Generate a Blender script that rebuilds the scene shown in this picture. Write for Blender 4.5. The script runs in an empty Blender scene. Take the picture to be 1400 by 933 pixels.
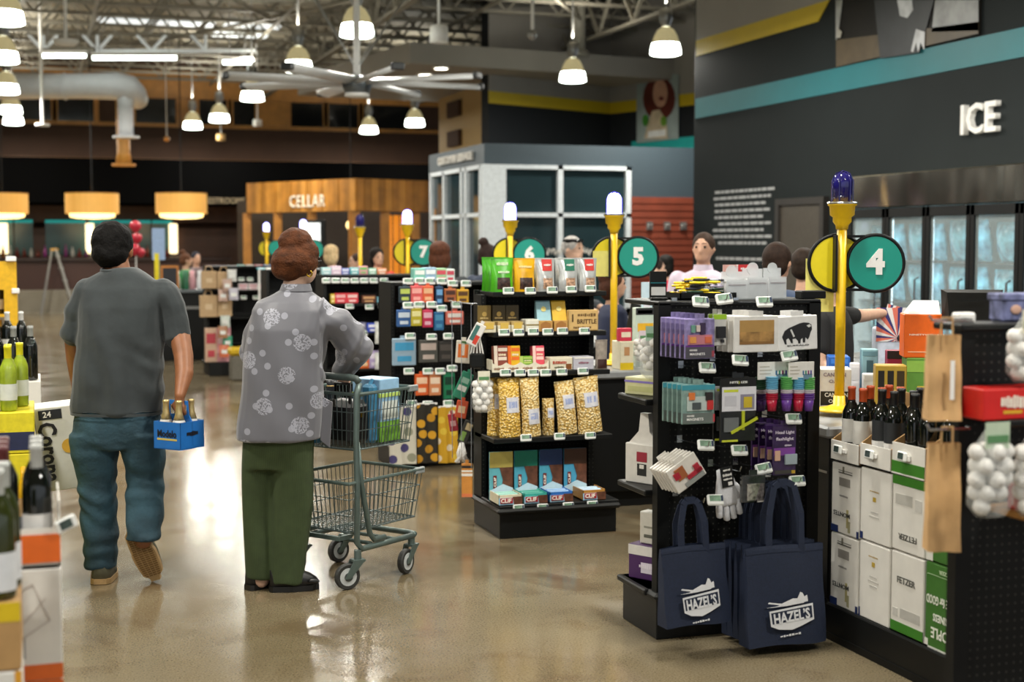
import bpy, math, random
from mathutils import Vector, Matrix, noise
R = math.radians
SC = bpy.context.scene
COL = SC.collection
rnd = random.Random(7)

# ------------------------------------------------------------------ camera, world, exposure
CAM_H, F, YAW = 1.65, 1944.0, R(18.35)          # F: focal length in pixels of the 1400 px wide frame (50 mm)
PITCH = math.atan((466.5 - 332.0) / F)
cam = bpy.data.cameras.new('camera'); cam_o = bpy.data.objects.new('camera', cam); COL.objects.link(cam_o)
cam_o.location = (0, 0, CAM_H); cam_o.rotation_euler = (R(90) - PITCH, 0, -YAW)
cam.sensor_width = 36; cam.lens = 36 * F / 1400; cam.clip_end = 200
cam.dof.use_dof = True; cam.dof.focus_distance = 6.7; cam.dof.aperture_fstop = 2.2
SC.camera = cam_o
w = bpy.data.worlds.new('world'); SC.world = w; w.use_nodes = True
w.node_tree.nodes['Background'].inputs[0].default_value = (0.86, 0.93, 1.0, 1)
w.node_tree.nodes['Background'].inputs[1].default_value = 0.7
SC.view_settings.view_transform = 'Standard'; SC.view_settings.look = 'None'
SC.view_settings.gamma = 1; SC.view_settings.use_curve_mapping = False
SC.view_settings.exposure = 0.0
LAMP_W = 70.0

# ------------------------------------------------------------------ measuring: a pixel of the photograph to a point of the place
_cy, _sy, _cp, _sp = math.cos(YAW), math.sin(YAW), math.cos(PITCH), math.sin(PITCH)
RIGHT = Vector((_cy, -_sy, 0)); FWD = Vector((_sy * _cp, _cy * _cp, -_sp)); UP = Vector((_sy * _sp, _cy * _sp, _cp))
FLAT = Vector((_sy, _cy, 0)); EYE = Vector((0, 0, CAM_H))
def ray(px, py): return RIGHT * (px - 700) + FWD * F + UP * (466.5 - py)
def onY(px, py, Y): d = ray(px, py); return EYE + d * (Y / d.y)
def onX(px, py, X): d = ray(px, py); return EYE + d * (X / d.x)
def onZ(px, py, Z): d = ray(px, py); return EYE + d * ((Z - CAM_H) / d.z)
def at(px, py, dep): return EYE + ray(px, py) * (dep / F)

# ------------------------------------------------------------------ materials
def lin(c):
    if isinstance(c, str): c = tuple(int(c[i:i + 2], 16) for i in (0, 2, 4))
    return tuple((x / 255 / 12.92 if x / 255 <= .04045 else ((x / 255 + .055) / 1.055) ** 2.4) for x in c) + (1,)
_M = {}
def mat(name, col='808080', rough=.5, metal=0, emit=0, ecol=None, var=.12, scale=30, bump=0, bscale=80, alpha=1, trans=0, spec=.5, coat=0, sheen=0):
    if name in _M: return _M[name]
    m = bpy.data.materials.new(name); m.use_nodes = True; nt = m.node_tree; b = nt.nodes['Principled BSDF']
    c = lin(col)
    b.inputs['Roughness'].default_value = rough; b.inputs['Metallic'].default_value = metal
    b.inputs['Specular IOR Level'].default_value = spec
    if var:
        tc = nt.nodes.new('ShaderNodeTexCoord'); n = nt.nodes.new('ShaderNodeTexNoise'); n.inputs['Scale'].default_value = scale; n.inputs['Detail'].default_value = 3
        r = nt.nodes.new('ShaderNodeValToRGB')
        lo = tuple(x * (1 - var) for x in c[:3]) + (1,); hi = tuple(min(1, x * (1 + var)) for x in c[:3]) + (1,)
        r.color_ramp.elements[0].position = .3; r.color_ramp.elements[1].position = .7
        r.color_ramp.elements[0].color = lo; r.color_ramp.elements[1].color = hi
        nt.links.new(tc.outputs['Object'], n.inputs['Vector']); nt.links.new(n.outputs['Fac'], r.inputs['Fac']); nt.links.new(r.outputs['Color'], b.inputs['Base Color'])
    else: b.inputs['Base Color'].default_value = c
    if bump:
        tc = nt.nodes.new('ShaderNodeTexCoord'); n = nt.nodes.new('ShaderNodeTexNoise'); n.inputs['Scale'].default_value = bscale
        bp = nt.nodes.new('ShaderNodeBump'); bp.inputs['Strength'].default_value = bump; bp.inputs['Distance'].default_value = .01
        nt.links.new(tc.outputs['Object'], n.inputs['Vector']); nt.links.new(n.outputs['Fac'], bp.inputs['Height']); nt.links.new(bp.outputs['Normal'], b.inputs['Normal'])
    if emit: b.inputs['Emission Color'].default_value = lin(ecol) if ecol else c; b.inputs['Emission Strength'].default_value = emit
    if alpha < 1: b.inputs['Alpha'].default_value = alpha
    if trans: b.inputs['Transmission Weight'].default_value = trans
    if coat: b.inputs['Coat Weight'].default_value = coat
    if sheen: b.inputs['Sheen Weight'].default_value = sheen
    _M[name] = m; return m
def col(h, rough=.5, **k):
    return mat('paint_%s_%d' % (h, rough * 100), h, rough, **dict({'var': .06}, **k))
def nodes(m): return m.node_tree, m.node_tree.nodes['Principled BSDF']
def nmath(nt, op, a, b=None):
    n = nt.nodes.new('ShaderNodeMath'); n.operation = op
    for i, v in enumerate((a, b)):
        if v is None: continue
        if isinstance(v, (int, float)): n.inputs[i].default_value = v
        else: nt.links.new(v, n.inputs[i])
    return n.outputs[0]
def nmix(nt, fac, a, b):
    n = nt.nodes.new('ShaderNodeMixRGB')
    for i, v in enumerate((fac, a, b)):
        if isinstance(v, (int, float)): n.inputs[i].default_value = v
        elif isinstance(v, tuple): n.inputs[i].default_value = v
        else: nt.links.new(v, n.inputs[i])
    return n.outputs[0]

# ------------------------------------------------------------------ mesh builder
class MB:
    def __init__(s): s.v, s.f, s.m = [], [], []
    def add(s, v, f, mi=0, M=None):
        o = len(s.v)
        s.v += [tuple(M @ Vector(p)) for p in v] if M is not None else [tuple(p) for p in v]
        s.f += [tuple(i + o for i in q) for q in f]; s.m += [mi] * len(f); return s
    def box(s, x0, x1, y0, y1, z0, z1, mi=0, M=None):
        return s.add([(x0, y0, z0), (x1, y0, z0), (x1, y1, z0), (x0, y1, z0), (x0, y0, z1), (x1, y0, z1), (x1, y1, z1), (x0, y1, z1)],
                     [(0, 3, 2, 1), (4, 5, 6, 7), (0, 1, 5, 4), (1, 2, 6, 5), (2, 3, 7, 6), (3, 0, 4, 7)], mi, M)
    def rbox(s, x0, x1, y0, y1, z0, z1, r=.005, mi=0, M=None):      # a box with chamfered edges
        r = min(r, (x1 - x0) * .45, (y1 - y0) * .45, (z1 - z0) * .45)
        V, F_ = [], []
        idx = {}
        for ix, (X, sx) in enumerate(((x0, 1), (x1, -1))):
            for iy, (Y, sy) in enumerate(((y0, 1), (y1, -1))):
                for iz, (Z, sz) in enumerate(((z0, 1), (z1, -1))):
                    for a in range(3):
                        p = [X + sx * r, Y + sy * r, Z + sz * r]; p[a] = (X, Y, Z)[a]
                        idx[ix, iy, iz, a] = len(V); V.append(tuple(p))
        I = lambda *k: idx[k]
        for k in (0, 1):
            F_ += [(I(k, 0, 0, 0), I(k, 1, 0, 0), I(k, 1, 1, 0), I(k, 0, 1, 0)), (I(0, k, 0, 1), I(1, k, 0, 1), I(1, k, 1, 1), I(0, k, 1, 1)), (I(0, 0, k, 2), I(1, 0, k, 2), I(1, 1, k, 2), I(0, 1, k, 2))]
        for a in (0, 1):
            for b in (0, 1):
                F_ += [(I(a, b, 0, 0), I(a, b, 1, 0), I(a, b, 1, 1), I(a, b, 0, 1)), (I(a, 0, b, 0), I(a, 1, b, 0), I(a, 1, b, 2), I(a, 0, b, 2)), (I(0, a, b, 1), I(1, a, b, 1), I(1, a, b, 2), I(0, a, b, 2))]
                for c in (0, 1): F_.append((I(a, b, c, 0), I(a, b, c, 1), I(a, b, c, 2)))
        return s.add(V, F_, mi, M)
    def cyl(s, p0, p1, r0, r1=None, n=12, mi=0, caps=True):
        r1 = r0 if r1 is None else r1; p0, p1 = Vector(p0), Vector(p1); d = (p1 - p0).normalized()
        a = d.orthogonal().normalized(); b = d.cross(a); V = []
        for p, r in ((p0, r0), (p1, r1)):
            V += [p + (a * math.cos(2 * math.pi * i / n) + b * math.sin(2 * math.pi * i / n)) * r for i in range(n)]
        F_ = [(i, (i + 1) % n, n + (i + 1) % n, n + i) for i in range(n)]
        if caps: F_ += [tuple(range(n))[::-1], tuple(range(n, 2 * n))]
        return s.add(V, F_, mi)
    def tube(s, pts, r, n=8, mi=0, closed=False, caps=True):
        pts = [Vector(p) for p in pts]; k = len(pts); rr = r if isinstance(r, (list, tuple)) else [r] * k
        V, F_, up = [], [], None
        for i, p in enumerate(pts):
            if closed: t = pts[(i + 1) % k] - pts[i - 1]
            else: t = pts[min(i + 1, k - 1)] - pts[max(i - 1, 0)]
            t = t.normalized() if t.length > 1e-9 else Vector((0, 0, 1))
            if up is None: up = t.orthogonal().normalized()
            up = (up - t * up.dot(t)); up = up.normalized() if up.length > 1e-6 else t.orthogonal().normalized()
            b = t.cross(up)
            V += [p + (up * math.cos(2 * math.pi * j / n) + b * math.sin(2 * math.pi * j / n)) * rr[i] for j in range(n)]
        for i in range(k if closed else k - 1):
            o, q = i * n, ((i + 1) % k) * n
            F_ += [(o + j, o + (j + 1) % n, q + (j + 1) % n, q + j) for j in range(n)]
        if caps and not closed: F_ += [tuple(range(n))[::-1], tuple(range((k - 1) * n, k * n))]
        return s.add(V, F_, mi)
    def lathe(s, prof, n=16, c=(0, 0, 0), mi=0, M=None, caps=True):
        V, F_ = [], []
        for r, z in prof: V += [(c[0] + r * math.cos(2 * math.pi * i / n), c[1] + r * math.sin(2 * math.pi * i / n), c[2] + z) for i in range(n)]
        for k in range(len(prof) - 1):
            for i in range(n):
                F_.append((k * n + i, k * n + (i + 1) % n, (k + 1) * n + (i + 1) % n, (k + 1) * n + i))
        if caps: F_ += [tuple(range(n))[::-1], tuple(range((len(prof) - 1) * n, len(prof) * n))]
        return s.add(V, F_, mi, M)
    def prism(s, poly, y0, y1, mi=0, M=None):         # polygon in x,z extruded along y
        n = len(poly); V = [(x, y0, z) for x, z in poly] + [(x, y1, z) for x, z in poly]
        return s.add(V, [tuple(range(n)), tuple(range(n, 2 * n))[::-1]] + [(i, n + i, n + (i + 1) % n, (i + 1) % n) for i in range(n)], mi, M)
    def ball(s, c, r, nu=12, nv=8, mi=0, M=None):
        r = r if isinstance(r, (list, tuple)) else (r, r, r); V = []
        for j in range(1, nv):
            t = math.pi * j / nv
            V += [(c[0] + r[0] * math.sin(t) * math.cos(2 * math.pi * i / nu), c[1] + r[1] * math.sin(t) * math.sin(2 * math.pi * i / nu), c[2] + r[2] * math.cos(t)) for i in range(nu)]
        k = len(V); V += [(c[0], c[1], c[2] + r[2]), (c[0], c[1], c[2] - r[2])]; F_ = []
        for j in range(nv - 2):
            for i in range(nu): F_.append((j * nu + i, (j + 1) * nu + i, (j + 1) * nu + (i + 1) % nu, j * nu + (i + 1) % nu))
        F_ += [(k, i, (i + 1) % nu) for i in range(nu)] + [(k + 1, (nv - 2) * nu + (i + 1) % nu, (nv - 2) * nu + i) for i in range(nu)]
        return s.add(V, F_, mi, M)
    def loft(s, rings, mi=0, M=None, caps=True):
        n = len(rings[0]); V = [p for r in rings for p in r]; F_ = []
        for k in range(len(rings) - 1):
            F_ += [(k * n + i, k * n + (i + 1) % n, (k + 1) * n + (i + 1) % n, (k + 1) * n + i) for i in range(n)]
        if caps: F_ += [tuple(range(n))[::-1], tuple(range((len(rings) - 1) * n, len(rings) * n))]
        return s.add(V, F_, mi, M)
    def sheet(s, fn, nu, nv, th=0, mi=0):
        V = [fn(i / nu, j / nv) for j in range(nv + 1) for i in range(nu + 1)]
        Fq = [(j * (nu + 1) + i, j * (nu + 1) + i + 1, (j + 1) * (nu + 1) + i + 1, (j + 1) * (nu + 1) + i) for j in range(nv) for i in range(nu)]
        return s.add(V, Fq, mi)
    def mesh(s, name, mats, smooth=False):
        me = bpy.data.meshes.new(name); me.from_pydata(s.v, [], s.f)
        for m in (mats if isinstance(mats, (list, tuple)) else [mats]): me.materials.append(m)
        me.polygons.foreach_set('material_index', s.m)
        if smooth: me.polygons.foreach_set('use_smooth', [True] * len(me.polygons))
        me.update(); return me
    def build(s, name, mats, parent=None, loc=(0, 0, 0), rot=(0, 0, 0), smooth=False):
        return obj(name, s.mesh(name, mats, smooth), parent, loc, rot)
def obj(name, me, parent=None, loc=(0, 0, 0), rot=(0, 0, 0), sc=None):
    o = bpy.data.objects.new(name, me); COL.objects.link(o); o.parent = parent; o.location = loc; o.rotation_euler = rot
    if sc is not None: o.scale = sc
    return o
def tag(o, label, cat, group=None, kind=None):
    o['label'] = label; o['category'] = cat
    if group: o['group'] = group
    if kind: o['kind'] = kind
    return o
def thing(name, label, cat, loc=(0, 0, 0), rotz=0, group=None):
    o = bpy.data.objects.new(name, None); COL.objects.link(o); o.empty_display_size = .05
    o.location = loc; o.rotation_euler = (0, 0, rotz); return tag(o, label, cat, group)
def struct(name, mb, mats, label, parent=None, smooth=False, loc=(0, 0, 0), rot=(0, 0, 0)):
    o = mb.build(name, mats, parent, loc, rot, smooth=smooth)
    if parent is None: tag(o, label, name.split('_')[0], kind='structure')
    return o
_kids = {}
def kids(o): return [c for c in COL.objects if c.parent == o]
def dup(root, loc, rotz=None, label=None, group=None, sc=None):
    def cp(o, par, depth):
        c = o.copy(); COL.objects.link(c); c.parent = par
        for ch in o.children: cp(ch, c, depth + 1)
        return c
    r = cp(root, None, 0); r.location = loc
    if rotz is not None: r.rotation_euler = (root.rotation_euler[0], root.rotation_euler[1], rotz)
    if label: r['label'] = label
    if group: r['group'] = group
    if sc: r.scale = sc
    return r
_T = {}
UNREADABLE = {'NUTS', 'FRUIT', 'SNACK', 'NUT', 'COCOA', 'HANDMADE', 'SEA SALT', 'snacks', 'CHIPS', 'Cookies', 'crisp', 'Biscuit', 'FUN', 'KNIT', 'GLOVES', 'one size', 'BEVERAGE WORLD', 'www', 'SAVE', 'TODAY', 'GIFT', 'RESERVE', 'LOT 10', 'LOT 1', 'WINE', 'Bite', 'Especial', 'LED'}
def text(s, size, parent, m, loc, rot=(R(90), 0, 0), name='lettering', ext=.0006, off=0., width=None, sp=1., obl=0):
    if s in UNREADABLE:                       # print too small to read in the photograph stays print: short strokes, no words
        g = random.Random(len(s) * 7 + ord(s[0])); W_ = width if width else size * .55 * len(s); mb = MB(); x = -W_ / 2
        while x < W_ / 2 - W_ * .05:
            L = min(W_ * g.uniform(.05, .13), W_ / 2 - x); hh = size * g.choice((.22, .3, .34)); mb.box(x, x + L, -hh, hh * g.choice((.7, 1)), -ext, ext); x += L + W_ * .035
        o = mb.build('small_print', m, parent, loc, rot); o['kind'] = 'stuff'; return o
    key = (s, off, sp, ext, obl)
    if key not in _T:
        cu = bpy.data.curves.new('lettering', 'FONT'); cu.body = s; cu.size = 1; cu.align_x = 'CENTER'; cu.align_y = 'CENTER'
        cu.extrude = .01 if ext else 0; cu.offset = off; cu.resolution_u = 2; cu.space_character = sp; cu.shear = obl; cu.space_line = .8
        t = bpy.data.objects.new('t', cu); COL.objects.link(t); me = bpy.data.meshes.new_from_object(t)
        bpy.data.objects.remove(t); xs = [v.co.x for v in me.vertices] or [0, 1]; _T[key] = (me, max(xs) - min(xs))
    me0, wd = _T[key]; me = me0.copy(); me.name = name; me.materials.clear(); me.materials.append(m)
    o = obj(name, me, parent, loc, rot); k = size if width is None else width / wd
    o.scale = (k, size, ext / .01 if ext else 1); return o
# ================================================================== THE SETTING
def floor_mat():
    m = bpy.data.materials.new('polished_concrete'); m.use_nodes = True; nt, b = nodes(m)
    tc = nt.nodes.new('ShaderNodeTexCoord')
    def nz(s, d=4, dist=0):
        n = nt.nodes.new('ShaderNodeTexNoise'); n.inputs['Scale'].default_value = s; n.inputs['Detail'].default_value = d; n.inputs['Distortion'].default_value = dist
        nt.links.new(tc.outputs['Object'], n.inputs['Vector']); return n.outputs['Fac']
    def ramp(f, a, ca, bb, cb):
        r = nt.nodes.new('ShaderNodeValToRGB'); r.color_ramp.elements[0].position = a; r.color_ramp.elements[1].position = bb
        r.color_ramp.elements[0].color = ca; r.color_ramp.elements[1].color = cb; nt.links.new(f, r.inputs['Fac']); return r.outputs['Color']
    base = ramp(nz(.55, 5, .6), .35, lin('5c4c30'), .65, lin('776b54'))
    patch = ramp(nz(1.7, 6, 1.2), .50, (0, 0, 0, 1), .72, (1, 1, 1, 1))
    c1 = nmix(nt, patch, base, lin('4f3816'))
    speck = ramp(nz(120, 2), .33, lin('463e30'), .62, lin('a39b88'))
    c2 = nmix(nt, .22, c1, speck); nt.links.new(c2, b.inputs['Base Color'])
    rr = ramp(nz(2.3, 5, .4),   .3, (.11,) * 3 + (1,), .7, (.22,) * 3 + (1,)); nt.links.new(rr, b.inputs['Roughness'])
    b.inputs['Specular IOR Level'].default_value = .55; b.inputs['Coat Weight'].default_value = .06; b.inputs['Coat Roughness'].default_value = .08
    bp = nt.nodes.new('ShaderNodeBump'); bp.inputs['Strength'].default_value = .022; bp.inputs['Distance'].default_value = .02
    nt.links.new(nz(6, 3), bp.inputs['Height']); nt.links.new(bp.outputs['Normal'], b.inputs['Normal'])
    return m
struct('floor', MB().box(-14, 26, -9, 42, -.1, 0), floor_mat(), 'polished tan concrete shop floor with mottled stains')

DARK = mat('dark_slate_paint', '212627', .7, var=.05, scale=2, spec=.15)
BLACK = mat('black_powder_coat', '0d0e0e', .5, var=.1, spec=.25)
BLACKM = mat('black_laminate', '0f1010', .45, var=.1, spec=.3)
GREYP = mat('mid_grey_paint', '8f8b85', .6, var=.04, scale=2)
YEL = mat('yellow_paint', 'c4aa18', .5, var=.04, scale=3)
TEAL = mat('teal_paint', '0c6a73', .5, var=.05, scale=3)
WHITEP = mat('white_plastic', 'eceae6', .4, var=.03)
CHROME = mat('chrome_wire', 'b8bcc0', .22, metal=1, var=.05)
WOODR = mat('red_wood_slats', '7d3b29', .5, var=.15, scale=4)
OCHRE = mat('ochre_wood', 'a8722c', .5, var=.15, scale=5)
BROWN = mat('dark_brown_wall', '3e2615', .8, var=.1, scale=2)
STEEL = mat('galvanised_steel', '9a9a98', .35, metal=.7, var=.1, scale=6)

def slab_x(poly, x0, x1):            # polygon given in (y, z), extruded along x
    n = len(poly); mb = MB(); V = [(x0, y, z) for y, z in poly] + [(x1, y, z) for y, z in poly]
    return mb.add(V, [tuple(range(n))[::-1], tuple(range(n, 2 * n))] + [(i, (i + 1) % n, n + (i + 1) % n, n + i) for i in range(n)])
WX, WY = 8.6, 17.9
wr = struct('wall_right', MB().box(WX, WX + .25, 1.0, WY, 0, 7.4), DARK, 'dark slate side wall with teal and yellow painted bands')
slab_x([(1.2, 3.35), (WY, 3.35), (WY, 3.62), (1.2, 3.62)], WX - .012, WX).build('stripe', TEAL, wr)
ye = onX(1119, 30, WX).y; ye2 = onX(1126, 10, WX).y
slab_x([(ye, 4.2), (WY, 4.2), (WY, 4.41), (ye - .25, 4.41)], WX - .012, WX).build('stripe', YEL, wr)
slab_x([(ye - .25, 4.41), (WY, 4.41), (WY, 7.2), (ye + .9, 7.2)], WX - .011, WX).build('upper_band', GREYP, wr)
struct('wall_end', MB().box(WX + .02, WX + 4, WY, WY + .1, 0, 7.4), DARK, 'short dark return at the end of the slate side wall')

# --- mural photograph on the side wall
mu = thing('wall_mural', 'sepia and grey photograph mural on slate wall above teal band', 'mural', (WX - .03, 0, 0))
def on_wall(pts, off, name, m, par, X=WX):
    poly = [(lambda p: (p.y, p.z))(onX(a, b, X)) for a, b in pts]
    o = slab_x(poly, X - off - .004, X - off).build(name, m, par); o.location = -Vector(par.location); return o
y0, y1 = onX(1147, 50, WX).y, onX(1342, 50, WX).y
slab_x([(y1, 3.64), (y0, 3.64), (y0, 5.4), (y1, 5.4)], WX - .03, WX - .006).build('print', mat('mural_dark', '191714', .6, spec=.2, var=.3, scale=1.5), mu, loc=(-(WX - .03), 0, 0))
for pts, h, off in (([(1147, 92), (1342, 46), (1342, 30), (1250, 42), (1147, 55)], '4a3d28', .034), ([(1283, 0), (1342, 0), (1342, 42), (1278, 44)], '8f9192', .034),
                    ([(1147, 0), (1156, 0), (1150, 50), (1147, 55)], '9a9c9a', .038), ([(1200, 0), (1282, 0), (1262, 72), (1208, 80)], '23262a', .040),
                    ([(1232, 0), (1252, 0), (1254, 14), (1246, 25), (1236, 22)], 'b9bcc0', .046), ([(1258, 40), (1270, 44), (1269, 68), (1264, 58), (1261, 72), (1258, 58), (1254, 72), (1251, 70)], 'c4c6ca', .046),
                    ([(1150, 38), (1156, 44), (1154, 52), (1149, 52)], 'a8a49a', .046)):
    on_wall(pts, off, 'printed_area', col(h, .5, var=.25, scale=6), mu)

# --- ICE letters
ic = thing('wall_letters', 'raised white letters ICE on slate wall above freezer', 'sign', (WX, 0, 0))
p = onX(1343, 164, WX)
text('ICE', .40, ic, WHITEP, (-.03, p.y, p.z), (R(90), 0, R(-90)), 'letters', ext=.03, off=.018, width=.54)
# --- paragraph painted on the wall
pg = thing('wall_text', 'block of small white text lines printed on slate wall', 'sign', (WX, 0, 0)); mb = MB()
for k in range(10):
    z = 2.30 - k * .084; y = 17.35 - rnd.random() * .2; yend = 15.75 + rnd.random() * .3
    if k == 9: z -= .12; yend = 15.7
    while y > yend:
        L = rnd.uniform(.06, .2); mb.box(-.006, -.001, y - L, y, z, z + .036); y -= L + .03
mb.build('print_lines', mat('wall_print', 'a9abac', .6), pg)['kind'] = 'stuff'
# --- dark door in the side wall
d = struct('door_1', MB().box(WX - .05, WX + .02, onX(1128, 300, WX).y, onX(1072, 300, WX).y, 0, 2.1), mat('door_paint', '453f37', .5), 'dark brown service door in the slate wall')
ya, yb = onX(1128, 300, WX).y, onX(1072, 300, WX).y
MB().box(WX - .08, WX, ya - .09, ya, 0, 2.18).box(WX - .08, WX, yb, yb + .09, 0, 2.18).box(WX - .08, WX, ya, yb, 2.1, 2.18).build('door_frame', mat('door_trim', '2b2724', .5), d)
MB().box(WX - .1, WX - .05, ya + .06, ya + .1, .95, 1.1).build('door_handle', STEEL, d)

# --- ice freezer along the side wall
FX, FY0, FY1 = 8.0, 9.55, 12.95
fz = thing('ice_freezer', 'long stainless steel ice freezer with glass doors against slate wall', 'freezer', (FX, FY0, 0))
L = FY1 - FY0
def brushed():
    m = mat('mirror_steel', 'd6d2c6', .16, metal=1, var=.08, scale=3); nt, b = nodes(m)
    tc = nt.nodes.new('ShaderNodeTexCoord'); n = nt.nodes.new('ShaderNodeTexNoise'); n.inputs['Scale'].default_value = 1.6
    mp = nt.nodes.new('ShaderNodeMapping'); mp.inputs['Scale'].default_value = (1, .9, .35); bp = nt.nodes.new('ShaderNodeBump'); bp.inputs['Strength'].default_value = .45; bp.inputs['Distance'].default_value = .12
    nt.links.new(tc.outputs['Object'], mp.inputs[0]); nt.links.new(mp.outputs[0], n.inputs['Vector']); nt.links.new(n.outputs['Fac'], bp.inputs['Height']); nt.links.new(bp.outputs[0], b.inputs['Normal']); return m
MB().rbox(-.02, .6, 0, L, 2.0, 2.33, .01).build('header', brushed(), fz)
MB().box(.5, .6, 0, L, 0, 2.0).box(0, .6, 0, .04, 0, 2.0).box(0, .6, L - .04, L, 0, 2.0).box(0, .6, 0, L, 0, .2).build('cabinet', mat('freezer_inner', 'c9d8dd', .4), fz)
LED = mat('freezer_light', 'ffffff', .5, emit=3.4, ecol='d8f3ff', var=0)
GLASS = mat('clear_glass', 'e8f6f6', .03, var=0, alpha=.12, spec=.6)
ICE = mat('ice_bag_film', '79b9dd', .18, var=.7, scale=9, bump=.6, bscale=22)
for k in range(5):
    a, b_ = k * L / 5, (k + 1) * L / 5
    dr = MB().box(-.03, .02, a + .005, a + .06, .1, 1.99).box(-.03, .02, b_ - .06, b_ - .005, .1, 1.99).box(-.03, .02, a, b_, 1.9, 1.99).box(-.03, .02, a, b_, .1, .2).build('door', BLACK, fz)
    MB().box(-.012, -.006, a + .06, b_ - .06, .2, 1.9).build('pane', GLASS, dr)
    MB().tube([(-.03, a + .1, .8), (-.07, a + .1, .82), (-.07, a + .1, 1.3), (-.03, a + .1, 1.32)], .011, 8).build('handle', CHROME, dr)
    MB().box(.05, .09, a + .035, a + .075, .25, 1.88).build('light_strip', LED, fz)
    for z in (.62, 1.05, 1.46): MB().box(.08, .5, a + .03, b_ - .03, z, z + .015).build('shelf', CHROME, fz)
def ice_bag():
    mb = MB(); n = 14
    def f(sg):
        return lambda u, v: (sg * .085 * (max(0, math.sin(math.pi * u)) ** .5) * (max(0, math.sin(math.pi * v)) ** .5) + .012 * noise.noise((u * 9, v * 9, sg)), (u - .5) * .3, v * .36)
    mb.sheet(f(1), n, n); mb.sheet(f(-1), n, n); return mb.mesh('ice_bag', ICE, True)
IB = ice_bag()
for k in range(5):
    for z in (.21, .64, 1.07, 1.48):
        for j in range(2):
            o = obj('ice_bag', IB, None, (FX + .255 + .02 * rnd.random(), FY0 + (k + .29 + .43 * j) * L / 5, z), (0, R(-8), R(rnd.uniform(-5, 5))))
            o.scale = (1, .9, rnd.uniform(.95, 1.08))
            tag(o, 'plump blue bag of ice on freezer shelf behind glass door', 'ice bag', 'ice bags in the freezer')

# --- office booth with white window frames
OY = 20.0; OX = onY(662, 250, OY).x
WINF = mat('white_window_frame', 'cfd6da', .45)
TINT = mat('dark_tinted_glass', '24353a', .08, var=.15, scale=.8, spec=.6)
SLATE2 = mat('blue_slate_paint', '39464e', .55, var=.05)
zt = onY(668, 196, OY).z; zw = onY(680, 225, OY).z
of = struct('wall_office', MB().box(OX + .3, 13, OY, OY + .3, zw, zt).box(OX, OX + .3, OY, OY + 3.1, zw, zt).box(OX, OX + .14, OY, OY + .14, 0, zw).box(onY(859, 250, OY).x, 13, OY, OY + .3, 0, zw).box(OX, 13, OY, OY + .3, 0, .6), SLATE2, 'blue slate office booth front with white framed windows')
xs = [onY(q, 250, OY).x for q in (679, 765, 858)]; zm = onY(765, 297, OY).z
wd = struct('window_1', MB().box(xs[0], xs[2], OY + .06, OY + .1, .6, zw), TINT, 'wide office window of four dark panes in white frame')
for a, b_ in ((xs[0], xs[1]), (xs[1], xs[2])):
    for c, d_ in ((.6, zm), (zm, zw - .04)):
        MB().box(a + .04, b_ - .04, OY + .02, OY + .05, c + .03, d_ - .03).build('pane', TINT, wd)
mb = MB()
for x in xs: mb.box(x - .04, x + .04, OY - .05, OY + .06, .6, zw)
for z in (.6, zm, zw - .06): mb.box(xs[0] - .04, xs[2] + .04, OY - .05, OY + .06, z, z + .06)
mb.build('window_frame', WINF, wd)
w2 = struct('window_2', MB().box(OX + .02, OX + .06, OY + .2, OY + 3, .6, zw), TINT, 'side office window with tall white mullions under the slanted sign'); mb = MB()
for y in (OY + .1, OY + .85, OY + 1.1, OY + 2.1, OY + 2.9): mb.box(OX - .04, OX + .05, y - .04, y + .04, .4, zw)
for z in (.6, zm, zw - .06): mb.box(OX - .04, OX + .05, OY + .1, OY + 2.9, z, z + .06)
mb.build('window_frame', WINF, w2)
MB().box(OX - .03, OX + .32, OY - .06, OY + .03, 0, zw).build('corner_post', WINF, w2)
sg = thing('booth_sign', 'white CUSTOMER SERVICE letters on side of office booth fascia', 'sign', (OX, OY, 0))
text('CUSTOMER SERVICE', .17, sg, mat('sign_white', 'd8d4cc', .5), (-.03, 1.45, (zw + zt) / 2), (R(90), 0, R(-90)), 'letters', ext=.02, off=.01, width=1.9)
s2 = thing('window_lettering', 'white script lettering along the lower office window panes', 'sign', (OX, OY, 0)); mb = MB()
for a, b_ in ((.45, 1.25), (1.35, 2.05)):
    pts = [(a + (b_ - a) * t / 40, -.06, 1.52 + .05 * math.sin(t * 1.9) + .02 * math.sin(t * .7)) for t in range(41)]
    mb.tube(pts, .012, 5)
mb.build('script', mat('sign_white', ''), s2)
# red slatted wall with hooks
xa, xb = onY(861, 300, OY).x, onY(975, 300, OY).x; zr = onY(900, 270, OY).z
rs = struct('wall_slats', MB().box(xa, xb, OY - .04, OY + .01, 0, zr), WOODR, 'red brown slatted panel beside the office windows')
z = .04
while z < zr - .05:
    MB().box(xa, xb, OY - .065, OY - .04, z, z + .085).build('slat', WOODR, rs); z += .105
for q in (885, 909, 931):
    hk = MB().box(-.05, .05, -.03, 0, -.06, .06).cyl((0, -.03, -.02), (0, -.09, .02), .015, n=8).build('wall_hook', STEEL, None, onY(q, 309, OY) + Vector((0, -.066, 0)), smooth=False)
    tag(hk, 'small steel hook plate on the red slatted panel', 'hook', 'hooks on the slatted panel')

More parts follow.
